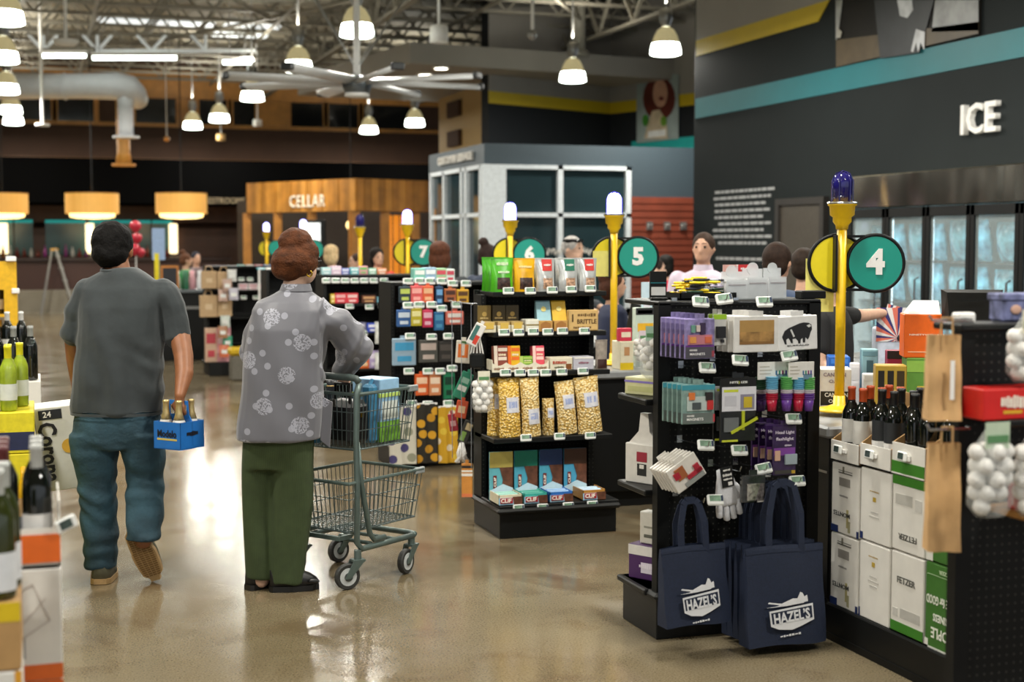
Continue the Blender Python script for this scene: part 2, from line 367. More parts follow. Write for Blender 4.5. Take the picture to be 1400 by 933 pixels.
# --- angled feature walls above the booth
def vwall(p, q, z0, z1, th, name, m, label=None, parent=None):
    a, b_ = Vector((p[0], p[1], 0)), Vector((q[0], q[1], 0)); n = Vector(((b_ - a).y, -(b_ - a).x, 0)).normalized()
    mb = MB(); c = [a - n * th[0], b_ - n * th[0], b_ - n * th[1], a - n * th[1]]
    mb.add([(v.x, v.y, z0) for v in c] + [(v.x, v.y, z1) for v in c], [(0, 3, 2, 1), (4, 5, 6, 7), (0, 1, 5, 4), (1, 2, 6, 5), (2, 3, 7, 6), (3, 0, 4, 7)])
    return struct(name, mb, m, label, parent) if parent is None else mb.build(name, m, parent)
P0, P1, P2 = at(668, 140, 26.0), at(835, 150, 28.2), at(960, 140, 26.2)
for i, (p, q) in enumerate(((P0, P1), (P1, P2))):
    o = vwall(p, q, 3.0, 7, (0, .2), 'wall_feature%s' % ('' if i == 0 else '_return'), mat('near_black_paint', '1c1f22', .7, var=.05, spec=.2), 'near black %s with a yellow band above the office booth' % ('feature wall' if i == 0 else 'angled return wall'))
    vwall(p, q, 4.2, 4.42, (-.02, .01), 'stripe', YEL, parent=o); vwall(p, q, 4.42, 7, (-.015, .01), 'upper_band', GREYP, parent=o)
    if i == 1: vwall(p + (q - p) * .25, q, 3.36, 3.62, (-.02, .01), 'stripe', mat('teal_bright', '1b9c98', .5), parent=o)
po = thing('wall_poster', 'tall poster of a red haired figure on the angled return wall', 'poster', (0, 0, 0))
def on_ret(pts, off, m, name='printed_area'):
    d_ = (P2 - P1); d_.z = 0; n = Vector((d_.y, -d_.x, 0)).normalized(); V = []
    for a, b_ in pts:
        r = ray(a, b_); t = (P1 - EYE).dot(n) / r.dot(n); V.append(EYE + r * t)
    k = len(V); W = [v + n * off for v in V] + [v + n * (off - .01) for v in V]
    # winding is not important for a thin printed panel
    return MB().add(W, [tuple(range(k)), tuple(range(k, 2 * k))[::-1]] + [(i, (i + 1) % k, k + (i + 1) % k, k + i) for i in range(k)]).build(name, m, po)
on_ret([(873, 196), (930, 190), (930, 102), (873, 100)], .05, mat('poster_ground', '8d9a98', .5, var=.2, scale=2), 'print')
def blob(cx, cy, rx, ry, n=18): return [(cx + rx * math.cos(2 * math.pi * i / n), cy + ry * math.sin(2 * math.pi * i / n)) for i in range(n)]
for pts, h, off in ((blob(904, 135, 22, 30), '5a2018', .06), (blob(906, 128, 10, 19), 'c79a80', .07), ([(888, 172), (884, 196 - 6), (916, 190), (914, 165), (905, 150), (895, 152)], 'b9a98e', .066), (blob(886, 165, 4, 8), '3f8a2a', .075), (blob(911, 166, 4, 7), '5f8a2a', .075), (blob(908, 135, 3, 3), '6a2020', .08), ([(890, 180), (914, 177), (914, 186), (890, 189)], 'd8dad8', .08)):
    on_ret(pts, off, col(h, .5, var=.2, scale=5))

# --- floating canopy with down lights and the column above it
c0, c1 = at(560, 60, 24.3), at(985, 82, 27.2); zc = at(560, 86, 24.3).z
cd = (c1 - c0); cd.z = 0; nb = Vector((-cd.y, cd.x, 0)).normalized()
CAN = mat('canopy_grey', '97928a', .6, var=.04, scale=2)
cn = MB(); c3 = c0 + nb * 6; c4 = c1 + nb * 6
cn.add([(v.x, v.y, zc) for v in (c0, c1, c4, c3)] + [(v.x, v.y, zc + .36) for v in (c0, c1, c4, c3)], [(0, 3, 2, 1), (4, 5, 6, 7), (0, 1, 5, 4), (1, 2, 6, 5), (2, 3, 7, 6), (3, 0, 4, 7)])
cno = cn.build('ceiling_canopy', CAN); tag(cno, 'grey suspended ceiling slab with recessed down lights above booth', 'canopy', kind='structure')
DL = mat('downlight_lens', 'ffffff', .5, emit=9, ecol='fff6e0', var=0)
for q, r in ((603, 92), (581, 101), (562, 109)):
    p = onZ(q, r, zc); dl = MB().cyl((0, 0, -.025), (0, 0, .01), .15, n=16).build('down_light', WHITEP, cno, p); MB().cyl((0, 0, -.03), (0, 0, -.02), .11, n=16).build('lens', DL, dl)
p = at(790, 60, 25.9)
struct('column_pipe', MB().cyl((0, 0, zc + .3), (0, 0, 7), .14, n=16).cyl((0, 0, zc + .3), (0, 0, zc + .42), .2, n=16), mat('column_paint', '8c887c', .6), 'round grey column standing on the canopy', loc=(p.x, p.y, 0), smooth=True)

# --- far back wall: ochre clerestory, brown band, black soffit
BY = 37.0
def bz(py, px=300): return onY(px, py, BY).z
wb = struct('wall_back', MB().box(-14, 14, BY, BY + .3, 0, 7.4), BROWN, 'dark brown far wall with ochre clerestory windows')
MB().box(-14, 14, BY - .03, BY, bz(137), bz(100)).build('upper_band', OCHRE, wb)
MB().box(-14, 14, BY - .08, BY, bz(176), bz(171)).build('ledge', OCHRE, wb)
MB().box(-14, 14, BY - .1, BY, bz(226), bz(219)).build('ledge', mat('ochre_dark', '7a501e', .5), wb)
DWIN = mat('night_glass', '121314', .1)
n = 3
for a, b_ in ((-60, 12), (22, 72), (77, 128), (185, 240), (272, 312), (316, 348), (397, 442), (447, 490), (495, 560)):
    xa, xb = onY(a, 150, BY).x, onY(b_, 150, BY).x
    wn = struct('window_%d' % n, MB().box(xa, xb, BY - .05, BY - .02, bz(171), bz(138)), DWIN, 'dark clerestory window high in the far brown wall'); n += 1
    wn['group'] = 'clerestory windows'
    MB().box(xa - .12, xa, BY - .09, BY - .02, bz(171), bz(136)).box(xb, xb + .12, BY - .09, BY - .02, bz(171), bz(136)).build('window_frame', OCHRE, wn)
for a, b_ in ((243, 268), (352, 392)):
    MB().box(onY(a, 150, BY).x, onY(b_, 150, BY).x, BY - .15, BY, bz(171), bz(138)).build('pier', OCHRE, wb)
struct('wall_left', MB().box(-14.3, -14, -9, BY, 0, 7.4), DARK, 'plain dark wall closing the far side of the shop')
sf = struct('ceiling_soffit', MB().box(-14, 11.5, BY - 3.2, BY, 2.55, bz(229)), mat('black_soffit', '090909', .95, spec=0), 'black dropped soffit over the far bar')
bb = struct('wall_bar', MB().box(-14, 6.2, BY - .6, BY - .3, 0, 2.0).box(-14, 6.2, BY - .6, BY - .3, 2.15, 2.55), mat('bar_wood', '4d2d18', .5, var=.2, scale=3), 'brown panelled wall behind the far bar')
TG = mat('teal_lit_glass', '3d5f5c', .15, var=.3, scale=.9); TGL = mat('teal_glow', '1f8f8a', .5, emit=.6, ecol='17a39c', var=0)  # teal light on the bar glass is put into its base colour
for a, b_ in ((-3, 18), (20, 45), (62, 117), (122, 180), (186, 206), (208, 235)):
    xa, xb = onY(a, 320, BY - .6).x, onY(b_, 320, BY - .6).x
    wn = struct('window_%d' % n, MB().box(xa, xb, BY - .64, BY - .6, 1.35, 2.2), TG, 'glass panel behind the far bar with teal light put in its colour'); wn['group'] = 'bar back panels'; n += 1
    MB().box(xa, xb, BY - .7, BY - .64, 2.13, 2.2).build('light_strip', TGL, wn)
WL = mat('warm_tube', 'fff3d0', .5, emit=2.2, ecol='ffe9b8', var=0)
for q in (5, 123, 237):
    p = onY(q, 330, BY - .75); wl = MB().rbox(-.1, .1, -.04, .04, 1.38, 2.12, .02).build('wall_light', WL, None, (p.x, p.y, 0)); tag(wl, 'tall glowing white wall light behind the far bar', 'wall light', 'bar wall lights')
# --- ceiling deck and joists
ROOF = 6.35
def deck():
    mb = MB(); x = -14.
    while x < 26:
        mb.box(x, x + .5, -9, 42, ROOF, ROOF + .05).box(x + .5, x + 1, -9, 42, ROOF + .012, ROOF + .062); x += 1
    return mb
cl = struct('ceiling', deck(), mat('roof_deck', '8a8474', .7, var=.15, scale=1.5), 'grey corrugated roof deck on open web joists')
JM = mat('joist_paint', '7b766a', .6)
def joist(x0, x1, h, pitch, s=.028):
    mb = MB().box(x0, x1, -.05, .05, -.05, 0).box(x0, x1, -.05, .05, -h, -h + .05); x = x0; up = True
    while x < x1 - .01:
        a, b_ = ((x, 0, -h + .03), (x + pitch, 0, -.03)) if up else ((x, 0, -.03), (x + pitch, 0, -h + .03)); mb.cyl(a, b_, s, n=4, caps=False); x += pitch; up = not up
    return mb.mesh('joist', JM)
J = joist(-13, 25, .62, .5)
y = 13.2
while y < 41:
    obj('joist', J, cl, (0, y, ROOF)); y += 1.25
G = joist(0, 34, 1.0, .8, .04)
GIRDERS = (-3.2, 5.5, 9.6, 14.2); PIPES = (-.6, 1.0, 4.2, 6.0, 7.3)
for x in GIRDERS: obj('girder', G, cl, (x, 8, ROOF - .02), (0, 0, R(90)))
B = MB().cyl((0, 0, 0), (0, 30, 0), .035, n=6)
for x in PIPES: obj('pipe_run', B.mesh('pipe_run', JM), cl, (x, 11, ROOF - .7))
for x0, yy, x1, y2 in ((-2, 14, 6, 30), (9, 15, 1.8, 31), (3, 14, 11, 27)): MB().cyl((x0, yy, ROOF - .66), (x1, y2, ROOF - .66), .03, n=6).build('brace', JM, cl)
def clear_roof(x, y):            # nudge a hanger a few centimetres past the joist, girder or pipe it would run into
    k = round((y - 13.2) / 1.25) * 1.25 + 13.2
    if y > 12.5 and abs(y - k) < .1: y = k + math.copysign(.1, y - k)
    for g_ in GIRDERS + PIPES:
        if abs(x - g_) < .1: x = g_ + math.copysign(.1, x - g_)
    return x, y
SKY = mat('skylight_panel', 'dfe6ea', .5, emit=.9, ecol='e6eef2', var=.1)
for q, r, w_ in ((213, 32, 2.4), (347, 33, 1.2), (330, 46, 1.2)):
    p = onZ(q, r, ROOF - .03); MB().box(-w_ / 2, w_ / 2, -.5, .5, -.02, .0).build('skylight', SKY, cl, p)
# ================================================================== THINGS UNDER THE CEILING
# --- high bay lamps
BULB = mat('lamp_refractor', 'ffffff', .4, emit=14, ecol='f7fff0', var=0)
SHADE = mat('lamp_upper_shell', 'b7aa86', .4, var=.1, emit=.35, ecol='e8d8a0')
LZ = 4.35
def highbay():
    t = thing('high_bay_lamp', 'prismatic high bay lamp hanging on a thin conduit below the joists', 'lamp', group='high bay lamps')
    MB().cyl((0, 0, .62), (0, 0, ROOF - LZ + .015), .015, n=6).build('conduit', STEEL, t)
    MB().lathe([(.02, .66), (.09, .64), (.1, .5), (.07, .42), (.05, .36)], 12).build('ballast', STEEL, t, smooth=True)
    MB().lathe([(.06, .38), (.12, .34), (.17, .25), (.198, .15)], 20, caps=False).build('upper_shell', SHADE, t, smooth=True)
    MB().lathe([(.198, .15), (.215, .07), (.225, .0), (.19, -.015)], 20, caps=True).build('refractor', BULB, t, smooth=True)
    return t
HB = highbay()
ld = bpy.data.lights.new('lamp_light', 'AREA'); ld.shape = 'DISK'; ld.size = .4; ld.energy = LAMP_W; ld.color = (1, .96, .87); lu = bpy.data.lights.new('lamp_uplight', 'AREA'); lu.shape = 'DISK'; lu.size = .3; lu.energy = LAMP_W * .35; lu.color = (1, .95, .82)
def lamp_at(x, y, first=[True]):
    t = HB if first[0] else dup(HB, (0, 0, 0)); first[0] = False
    x, y = clear_roof(x, y); t.location = (x, y, LZ)
    l = bpy.data.objects.new('lamp_light', ld); COL.objects.link(l); l.parent = t; l.location = (0, 0, -.03)
    l = bpy.data.objects.new('lamp_uplight', lu); COL.objects.link(l); l.parent = t; l.location = (0, 0, .72); l.rotation_euler = (R(180), 0, 0)
for q, r in ((488, 49), (910, 74), (264, 189), (300, 166), (14, 188), (14, 155), (4, 127), (5, 85), (8, 32), (345, 137), (408, 97), (567, 172), (505, 190), (783, 111)):
    p = onZ(q, r, LZ); lamp_at(p.x, p.y) if p.y < 34.5 else lamp_at(p.x * 34.5 / p.y, 34.5)
for x, y in ((-1.2, 1.5), (3.4, 1.5), (-1.2, 6), (2.6, 5.4), (6.4, 5.4), (-1.2, 11), (2.2, 9.6), (6.4, 9.8), (3, 13.6), (6.3, 14.2), (-5, 4), (-5, 12), (-5, 22)): lamp_at(x, y)  # unseen lamps carrying on the grid, added to light the shop
# --- ceiling fan
p = at(488, 116, 17.6); BLADE = mat('fan_blade', 'dde0e2', .4, metal=.1, var=.05)
fn = thing('ceiling_fan', 'huge eight blade ceiling fan with silver blades and long down rod', 'ceiling fan', p, -YAW); FK = .782; fn.scale = (FK,) * 3
MB().cyl((0, 0, .1), (0, 0, (ROOF - p.z) / FK), .055, n=12).build('down_rod', WHITEP, fn, smooth=True)
MB().lathe([(.1, .14), (.22, .1), (.25, .02), (.22, -.06), (.2, -.13), (.1, -.17)], 20).build('hub', mat('fan_hub', '6c7276', .35, metal=.6), fn, smooth=True)
MB().lathe([(.19, -.13), (.2, -.18), (.12, -.2)], 20).build('hub_cap', WHITEP, fn, smooth=True)
for k in range(8):
    a = R(22.5 + 45 * k); bl = MB().loft([[(r, s * .13 * math.cos(t), .05 + .045 * math.sin(t) + s * .035 * math.cos(t)) for s, t in [(1, 2 * math.pi * i / 8) for i in range(8)]] for r in (.2, 1.2, 2.05)]).build('blade', BLADE, fn, (0, 0, 0), (0, 0, a), smooth=True)
    MB().rbox(2.04, 2.13, -.1, .1, .0, .11, .02).build('tip', mat('fan_tip', '2b2d2f', .4), bl)
for sx, sy in ((-1, 1), (1, 1), (-1, -1), (1, -1)): MB().cyl((0, 0, .25), (sx * 1.5, sy * 1.3, (ROOF - p.z - .6) / FK), .008 if sy < 0 else .02, n=5).build('guy_wire', STEEL, fn)
# --- pendant devices
def pendant(q, r, dep, prof, lab, cat, name, m, rod=.012, part='body'):
    p = at(q, r, dep); t = thing(name, lab, cat, p); MB().lathe(prof, 16).build(part, m, t, smooth=True)
    MB().cyl((0, 0, prof[0][1] - .02), (0, 0, ROOF - p.z + .015), rod, n=6).build('rod', WHITEP, t); return t
pendant(600, 46, 19, [(.02, .12), (.1, .11), (.125, .08), (.125, -.11), (.11, -.12)], 'white cylinder speaker hanging from conduit beside the fan', 'speaker', 'pendant_speaker', WHITEP, .02)
pendant(728, 47, 20, [(.03, .06), (.07, .03), (.07, -.03), (.03, -.08)], 'small silver dome camera hanging on a rod near the column', 'camera', 'dome_camera', STEEL, .025)
pendant(90, 57, 20, [(.02, .05), (.17, .03), (.18, .0), (.13, -.05), (.03, -.06)], 'flat white disc antenna hanging from conduit above the duct', 'antenna', 'disc_antenna', WHITEP, .025)
pendant(58, 171, 26, [(.02, .03), (.13, .02), (.13, -.02), (.03, -.03)], 'small white disc on a long rod beneath the duct', 'antenna', 'disc_antenna', WHITEP, .028)
pendant(228, 189, 30, [(.01, .05), (.07, .0), (.04, -.06), (.01, -.07)], 'little brass dome hanging beside the duct outlet', 'sensor', 'hanging_sensor', OCHRE, .008)
pendant(352, 168, 32, [(.02, .08), (.1, .07), (.1, -.07), (.02, -.08)], 'white cylinder speaker hanging before the clerestory windows', 'speaker', 'pendant_speaker', WHITEP, .012)
pendant(302, 188, 34, [(.02, .09), (.11, .08), (.11, -.08), (.02, -.09)], 'tan cylinder speaker hanging below a high bay lamp', 'speaker', 'pendant_speaker', mat('tan_plastic', 'b8925c', .5), .01)
# --- round air duct
p = at(110, 119, 28); du = thing('air_duct', 'big round white air duct with two downward outlets', 'duct', p, -YAW); DM = mat('duct_white', 'd2d4d8', .5, metal=.1, var=.05, scale=4)
MB().tube([(-4, 0, 0), (-1, 0, 0), (0, 0, .02), (.7, 0, .02), (.95, .05, -.03), (1.03, .2, -.12), (1.0, .5, -.2)], [.24, .24, .25, .27, .27, .22, .2], 20).build('main_run', DM, du, smooth=True)
for r_ in (-3, -1.6, -.3): MB().tube([(r_, .26 * math.cos(a), .01 + .26 * math.sin(a)) for a in [2 * math.pi * i / 20 for i in range(20)]], .012, 6, closed=True).build('band', DM, du)
MB().lathe([(.17, .0), (.15, -.35), (.14, -.75), (.15, -.93)], 16, (.88, 0, -.05)).build('outlet', DM, du, smooth=True)
MB().lathe([(.26, 0), (.26, -.04)], 16, (.88, 0, -.96)).build('outlet_ring', DM, du)
MB().lathe([(.15, .0), (.14, -.5), (.13, -1.1), (.16, -1.32)], 16, (.5, 1.2, -.1)).build('outlet', mat('duct_tan', 'c08a3e', .5), du, smooth=True)  # second outlet and its ring in tan
MB().lathe([(.24, 0), (.24, -.04)], 16, (.5, 1.2, -1.44)).build('outlet_ring', mat('duct_tan', ''), du)
# --- strip lights on the joists
TUBE = mat('strip_tube', 'ffffff', .4, emit=7, ecol='f2fff8', var=0)
for (a, b_), (c, d_), dep in (((52, 76), (122, 79), 27.), ((122, 79), (246, 84), 27.), ((300, 85), (350, 87), 27.)):
    p0, p1 = at(a, b_, dep), at(c, d_, dep); v = p1 - p0
    t = thing('strip_light', 'long bare fluorescent strip light slung under the roof joists', 'lamp', p0, math.atan2(v.y, v.x), 'strip lights on the joists'); Ln = math.hypot(v.x, v.y)
    MB().box(.05, Ln - .05, -.05, .05, .03, .09).build('housing', WHITEP, t); MB().cyl((0.07, 0, 0), (Ln - .07, 0, 0), .045, n=10).build('tube', TUBE, t)
    for x in (.2, Ln - .2): MB().cyl((x, 0, .08), (x, 0, ROOF - p0.z + .015), .008, n=5).build('hanger', STEEL, t)
WJ = mat('white_joist_glow', 'c8cccc', .4, emit=.25)  # roof joist by the strip lights, their light put in as faint glow
p0, p1 = at(35, 72, 27.6), at(350, 86, 27.6); v = p1 - p0; Ln = math.hypot(v.x, v.y); tr = thing('glow_joist', 'white web joist with strip light brightness put in as glow', 'truss', p0, math.atan2(v.y, v.x)); x = 0.
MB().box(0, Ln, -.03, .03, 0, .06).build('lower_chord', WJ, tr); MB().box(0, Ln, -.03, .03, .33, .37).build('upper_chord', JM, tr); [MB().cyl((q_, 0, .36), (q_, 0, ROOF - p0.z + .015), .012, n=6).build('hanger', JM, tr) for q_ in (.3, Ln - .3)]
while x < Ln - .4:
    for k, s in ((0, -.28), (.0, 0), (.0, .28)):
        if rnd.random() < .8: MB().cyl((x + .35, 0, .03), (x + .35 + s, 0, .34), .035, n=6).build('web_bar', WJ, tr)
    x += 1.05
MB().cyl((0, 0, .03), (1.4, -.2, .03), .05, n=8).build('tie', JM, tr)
# ================================================================== CHECKOUT LANES
def peg_mat():
    m = mat('black_pegboard', '0d0e0e', .5, var=0, spec=.25); nt, b = nodes(m); tc = nt.nodes.new('ShaderNodeTexCoord')
    sp = nt.nodes.new('ShaderNodeSeparateXYZ'); nt.links.new(tc.outputs['Object'], sp.inputs[0])
    fx = nmath(nt, 'SUBTRACT', nmath(nt, 'FRACT', nmath(nt, 'MULTIPLY', sp.outputs[0], 39.4)), .5); fz_ = nmath(nt, 'SUBTRACT', nmath(nt, 'FRACT', nmath(nt, 'MULTIPLY', sp.outputs[2], 39.4)), .5)
    d2 = nmath(nt, 'ADD', nmath(nt, 'MULTIPLY', fx, fx), nmath(nt, 'MULTIPLY', fz_, fz_)); k = nmath(nt, 'LESS_THAN', d2, .02)
    nt.links.new(nmix(nt, k, lin('0d0e0e'), lin('3c3c38')), b.inputs['Base Color']); return m
PEG = peg_mat()
TAGW = mat('tag_white', 'e9ebe8', .4, var=.02); TAGS = mat('tag_screen_green', '7d9a84', .25, var=.3, scale=60); TAGD = mat('tag_screen_dark', '3d4a46', .2, var=.3, scale=60)
_tm = MB().rbox(-.026, .026, -.005, .005, -.016, .016, .004).mesh('price_tag', TAGW); _ts = MB().box(-.02, .014, -.0062, -.0045, -.004, .0125).mesh('tag_screen', TAGS); _td = MB().box(-.017, .013, -.0062, -.0045, -.009, .0125).mesh('tag_screen', TAGD)
_tb = MB().box(.0155, .0225, -.0064, -.0045, -.004, .0125).mesh('tag_stub', mat('tag_stub', '2a3a52', .3))
def price_tag(par, loc, rot=(0, 0, 0), k=1., dark=False):
    o = obj('price_tag', _tm, par, loc, rot, (k, k, k)); obj('tag_screen', _td if dark else _ts, o)
    if not dark: obj('tag_stub', _tb, o)
    return o
def base_front(mb, W, D, h=.2):
    return mb.rbox(0, W, 0, D, 0, h - .03, .004).rbox(-.02, W + .02, -.03, D, h - .03, h, .012)

# --- lane poles with number discs and beacon
SIGNY = mat('pole_yellow', 'e6ba12', .4, var=.05); SIGNT = mat('disc_teal', '14907f', .4, var=.03, scale=4); DISCY = mat('disc_yellow', 'e3cf16', .4, var=.03)
LITG = mat('beacon_lit', 'dfe0ff', .3, emit=4.5, ecol='cfd0ff', var=0); DARKG = mat('beacon_dark', '1b1758', .08, var=.2, coat=.5)
BLUEG = mat('beacon_blue', '4038b8', .1, var=.1, emit=1.2, ecol='4a3cff')
NOTE = mat('note_paper', 'e6dc7a', .7, var=.05)
def lane_sign(num, X, Y, zb, lit, label, note=None, k=1.):
    t = thing('lane_sign', label, 'sign', (X, Y, zb), -YAW)
    MB().lathe([(.115, 0), (.115, .008), (.06, .018), (.028, .03), (.026, .07)], 20).build('base', SIGNY, t, smooth=True)
    MB().cyl((0, 0, .02), (0, 0, 1.75 - zb), .0225, n=14).build('pole', SIGNY, t, smooth=True)
    h = 1.73 - zb
    MB().lathe([(.027, h - .02), (.03, h), (.042, h + .015), (.042, h + .035), (.055, h + .045), (.058, h + .085), (.066, h + .09), (.066, h + .098)], 18).build('socket', SIGNY, t, smooth=True)
    MB().lathe([(.046, h + .098), (.046, h + .2), (.038, h + .225), (.02, h + .238), (.004, h + .24)], 18).build('beacon', LITG if lit else DARKG, t, smooth=True)
    for i in range(6):
        a = 2 * math.pi * i / 6; MB().tube([(.049 * math.cos(a), .049 * math.sin(a), h + .1), (.049 * math.cos(a), .049 * math.sin(a), h + .2), (.03 * math.cos(a), .03 * math.sin(a), h + .236), (0, 0, h + .246)], .003, 4).build('cage_wire', BLUEG if lit else DARKG, t)
    MB().tube([(.066 * math.cos(2 * math.pi * i / 18), .066 * math.sin(2 * math.pi * i / 18), h + .1) for i in range(18)], .005, 5, closed=True).build('collar', CHROME, t)
    zc_ = 1.557 - zb; r = .128
    if num is None: return t
    for nm, m, cx, cy in (('disc_plain', DISCY, -.01, .045), ('disc_number', SIGNT, .155, .0)):
        d = MB().lathe([(r, -.006), (r, .006)], 36, M=Matrix.Rotation(R(90), 4, 'X')).build(nm, m, t, (cx, cy, zc_))
        MB().tube([(r * math.cos(2 * math.pi * i / 36), 0, r * math.sin(2 * math.pi * i / 36)) for i in range(36)], .0095, 6, closed=True).build('rim', BLACK, d, smooth=True)
        if nm == 'disc_number' and num: text(num, .15, d, WHITEP, (0, -.008, 0), name='numeral', off=.05, ext=.002)
    for s in (1, -1): MB().box(-.01, .155, -.004, .02, zc_ + s * (r - .006) - .006, zc_ + s * (r - .006) + .006).build('bracket', BLACK, t)
    MB().box(-.034, -.024, -.03, .03, zc_ - r, zc_ + r).build('clamp', BLACK, t)
    if note:
        x0, x1, za, zb_, yy = note; MB().box(x0, x1, yy, yy + .003, zc_ + za, zc_ + zb_).build('paper_note', NOTE, t)
    return t
LX = 3.5
lane_sign('4', 3.47, 5.69, .88, False, 'yellow lane pole with teal number 4 disc and unlit blue beacon', (-.15, -.02, -.225, .02, .058))
lane_sign('5', 3.52, 8.52, .865, True, 'yellow lane pole with teal five disc pale note and glowing beacon', (-.135, -.03, -.125, .04, .025))
lane_sign('6', 3.6, 10.9, .87, True, 'yellow lane pole with half hidden teal disc behind the snack pouches and glowing beacon')
lane_sign('7', 3.43, 13.6, .87, True, 'yellow lane pole with teal seven disc and glowing beacon over far racks')
lane_sign(None, 3.5, 16.1, .87, False, 'slim yellow lane pole with unlit dark blue beacon before the cellar wall')
lane_sign('', 3.5, 19.8, .87, True, 'far yellow lane pole with glowing beacon hidden behind the shopper in the grey jacket')
lane_sign('', 3.5, 23.2, .87, True, 'farthest yellow lane pole with glowing beacon and yellow disc')
# --- checkout counters
CTOP = mat('counter_top_grey', '8d8f90', .35, var=.08); BELT = mat('belt_rubber', '202122', .6)
def counter(Y, label, X0=3.22, X1=6.0, z=.86):
    t = thing('checkout_counter', label, 'counter', (X0, Y, 0)); L = X1 - X0
    MB().rbox(0, L, -.4, .4, .1, z - .05, .006).box(.03, L - .03, -.36, .36, 0, .1).build('cabinet', BLACKM, t)
    MB().rbox(-.03, L + .03, -.43, .43, z - .05, z, .01).build('worktop', CTOP, t)
    MB().rbox(1.25, L - .9, -.25, .25, z, z + .012, .004).build('belt', BELT, t)
    MB().rbox(L - .7, L - .2, -.3, .3, z, z + .01, .004).build('scanner_plate', STEEL, t)
    MB().box(-.031, -.03, -.43, .43, z - .2, z - .19).build('edge_trim', STEEL, t); return t
def register(X, Y, z, rotz, label, k=1., white=False):
    t = thing('cash_register', label, 'monitor', (X, Y, z), rotz); m = WHITEP if white else mat('monitor_black', '232425', .35)
    MB().rbox(-.1, .1, -.09, .09, 0, .02, .006).build('foot', m, t); MB().rbox(-.03, .03, -.03, .03, .015, .12 * k + .1, .008).build('stand', m, t)
    zz = .12 * k
    MB().add([(-.19, 0, zz), (.19, 0, zz), (.21, .1, zz + .28), (-.21, .1, zz + .28), (-.14, .06, zz + .02), (.14, .06, zz + .02), (.17, .15, zz + .26), (-.17, .15, zz + .26)], [(0, 1, 2, 3), (5, 4, 7, 6), (0, 4, 5, 1), (1, 5, 6, 2), (2, 6, 7, 3), (3, 7, 4, 0)]).build('housing', m, t)
    MB().add([(-.17, -.004, zz + .03), (.17, -.004, zz + .03), (.19, .085, zz + .26), (-.19, .085, zz + .26)], [(0, 1, 2, 3)]).build('screen', mat('screen_dark', '101214', .15), t)
    MB().box(-.1, .1, .155, .165, zz + .2, zz + .205).build('vent', BLACK, t)
    return t
for Y, lb in ((5.75, 'black checkout counter with grey top under the number 4 pole'), (8.52, 'black checkout counter carrying the yellow pole with the teal five disc'), (11.0, 'black checkout counter behind the lane 5 counter'), (13.6, 'black checkout counter under the number 7 pole'),
              (16.1, 'black checkout counter under the slim pole with unlit beacon'), (19.8, 'far black checkout counter behind the slim unlit pole'), (23.2, 'farthest black checkout counter under the farthest glowing beacon')):
    counter(Y, lb)
p = at(1312, 452, 6.1); register(4.03, 5.50, .86, R(180) - YAW + R(-14), 'black slanted checkout monitor seen from behind above the brown bags', 5.2).scale = (.64, .64, .64)
p = onY(868, 468, 8.9); register(p.x, 8.75, .86, R(200), 'black checkout screen on lane 5 counter behind the yellow pole')
p = onY(632, 392, 11.15); register(p.x, 11.15, .86, R(160), 'white screen back standing beyond the green snack pouches', white=True)
MB_ = None

# --- rack 4 (pegboard end facing the shopper, small shelves on its aisle side)
K4 = thing('endcap_rack', 'black pegboard endcap rack with tote bags and hanging packs', 'display rack', (2.4, 5.33, 0)); W4 = .755
base_front(MB(), W4, .36, .2).build('base', BLACKM, K4)
for x in (0, W4 - .055): MB().box(x, x + .055, .0, .05, .2, 1.4).build('upright', BLACK, K4)
MB().box(.05, W4 - .05, .02, .04, .2, 1.4).build('pegboard', PEG, K4)
MB().rbox(0, W4, 0, .36, 1.39, 1.41, .004).build('top_shelf', BLACKM, K4)
for z in (.2, .62, 1.0): MB().rbox(-.03, .3, .06, .36, z - .025, z, .005).build('shelf', BLACKM, K4)
MB().box(.3, .32, .04, .36, .2, 1.4).build('divider_panel', PEG, K4)
_hk = MB().tube([(0, 0, 0), (0, -.27, .01), (0, -.28, .03)], .0028, 5).box(-.012, .012, -.004, 0, -.01, .02).mesh('hook', CHROME)
def hook4(px, py, out=.22):
    p = onY(px, py, 5.44 - out); o = obj('hook', _hk, K4, (p.x - 2.4, .02, p.z)); return p
for px, py, tilt in ((958, 413, 4), (990, 409, -6), (1045, 413, 0), (967, 503, 3), (1012, 493, 5), (1079, 487, -6), (965, 609, 4), (1011, 616, 2), (1085, 573, 2), (1044, 641, -8), (1090, 658, 0), (978, 684, 3)):
    p = onY(px, py, 5.10); MB_ = obj('hook', _hk, K4, (p.x - 2.4 - (.062 if px == 978 else 0), .02, p.z - .012)); price_tag(K4, (p.x - 2.4, 5.10 - 5.33, p.z), (R(-22), R(tilt), 0), 1.4)
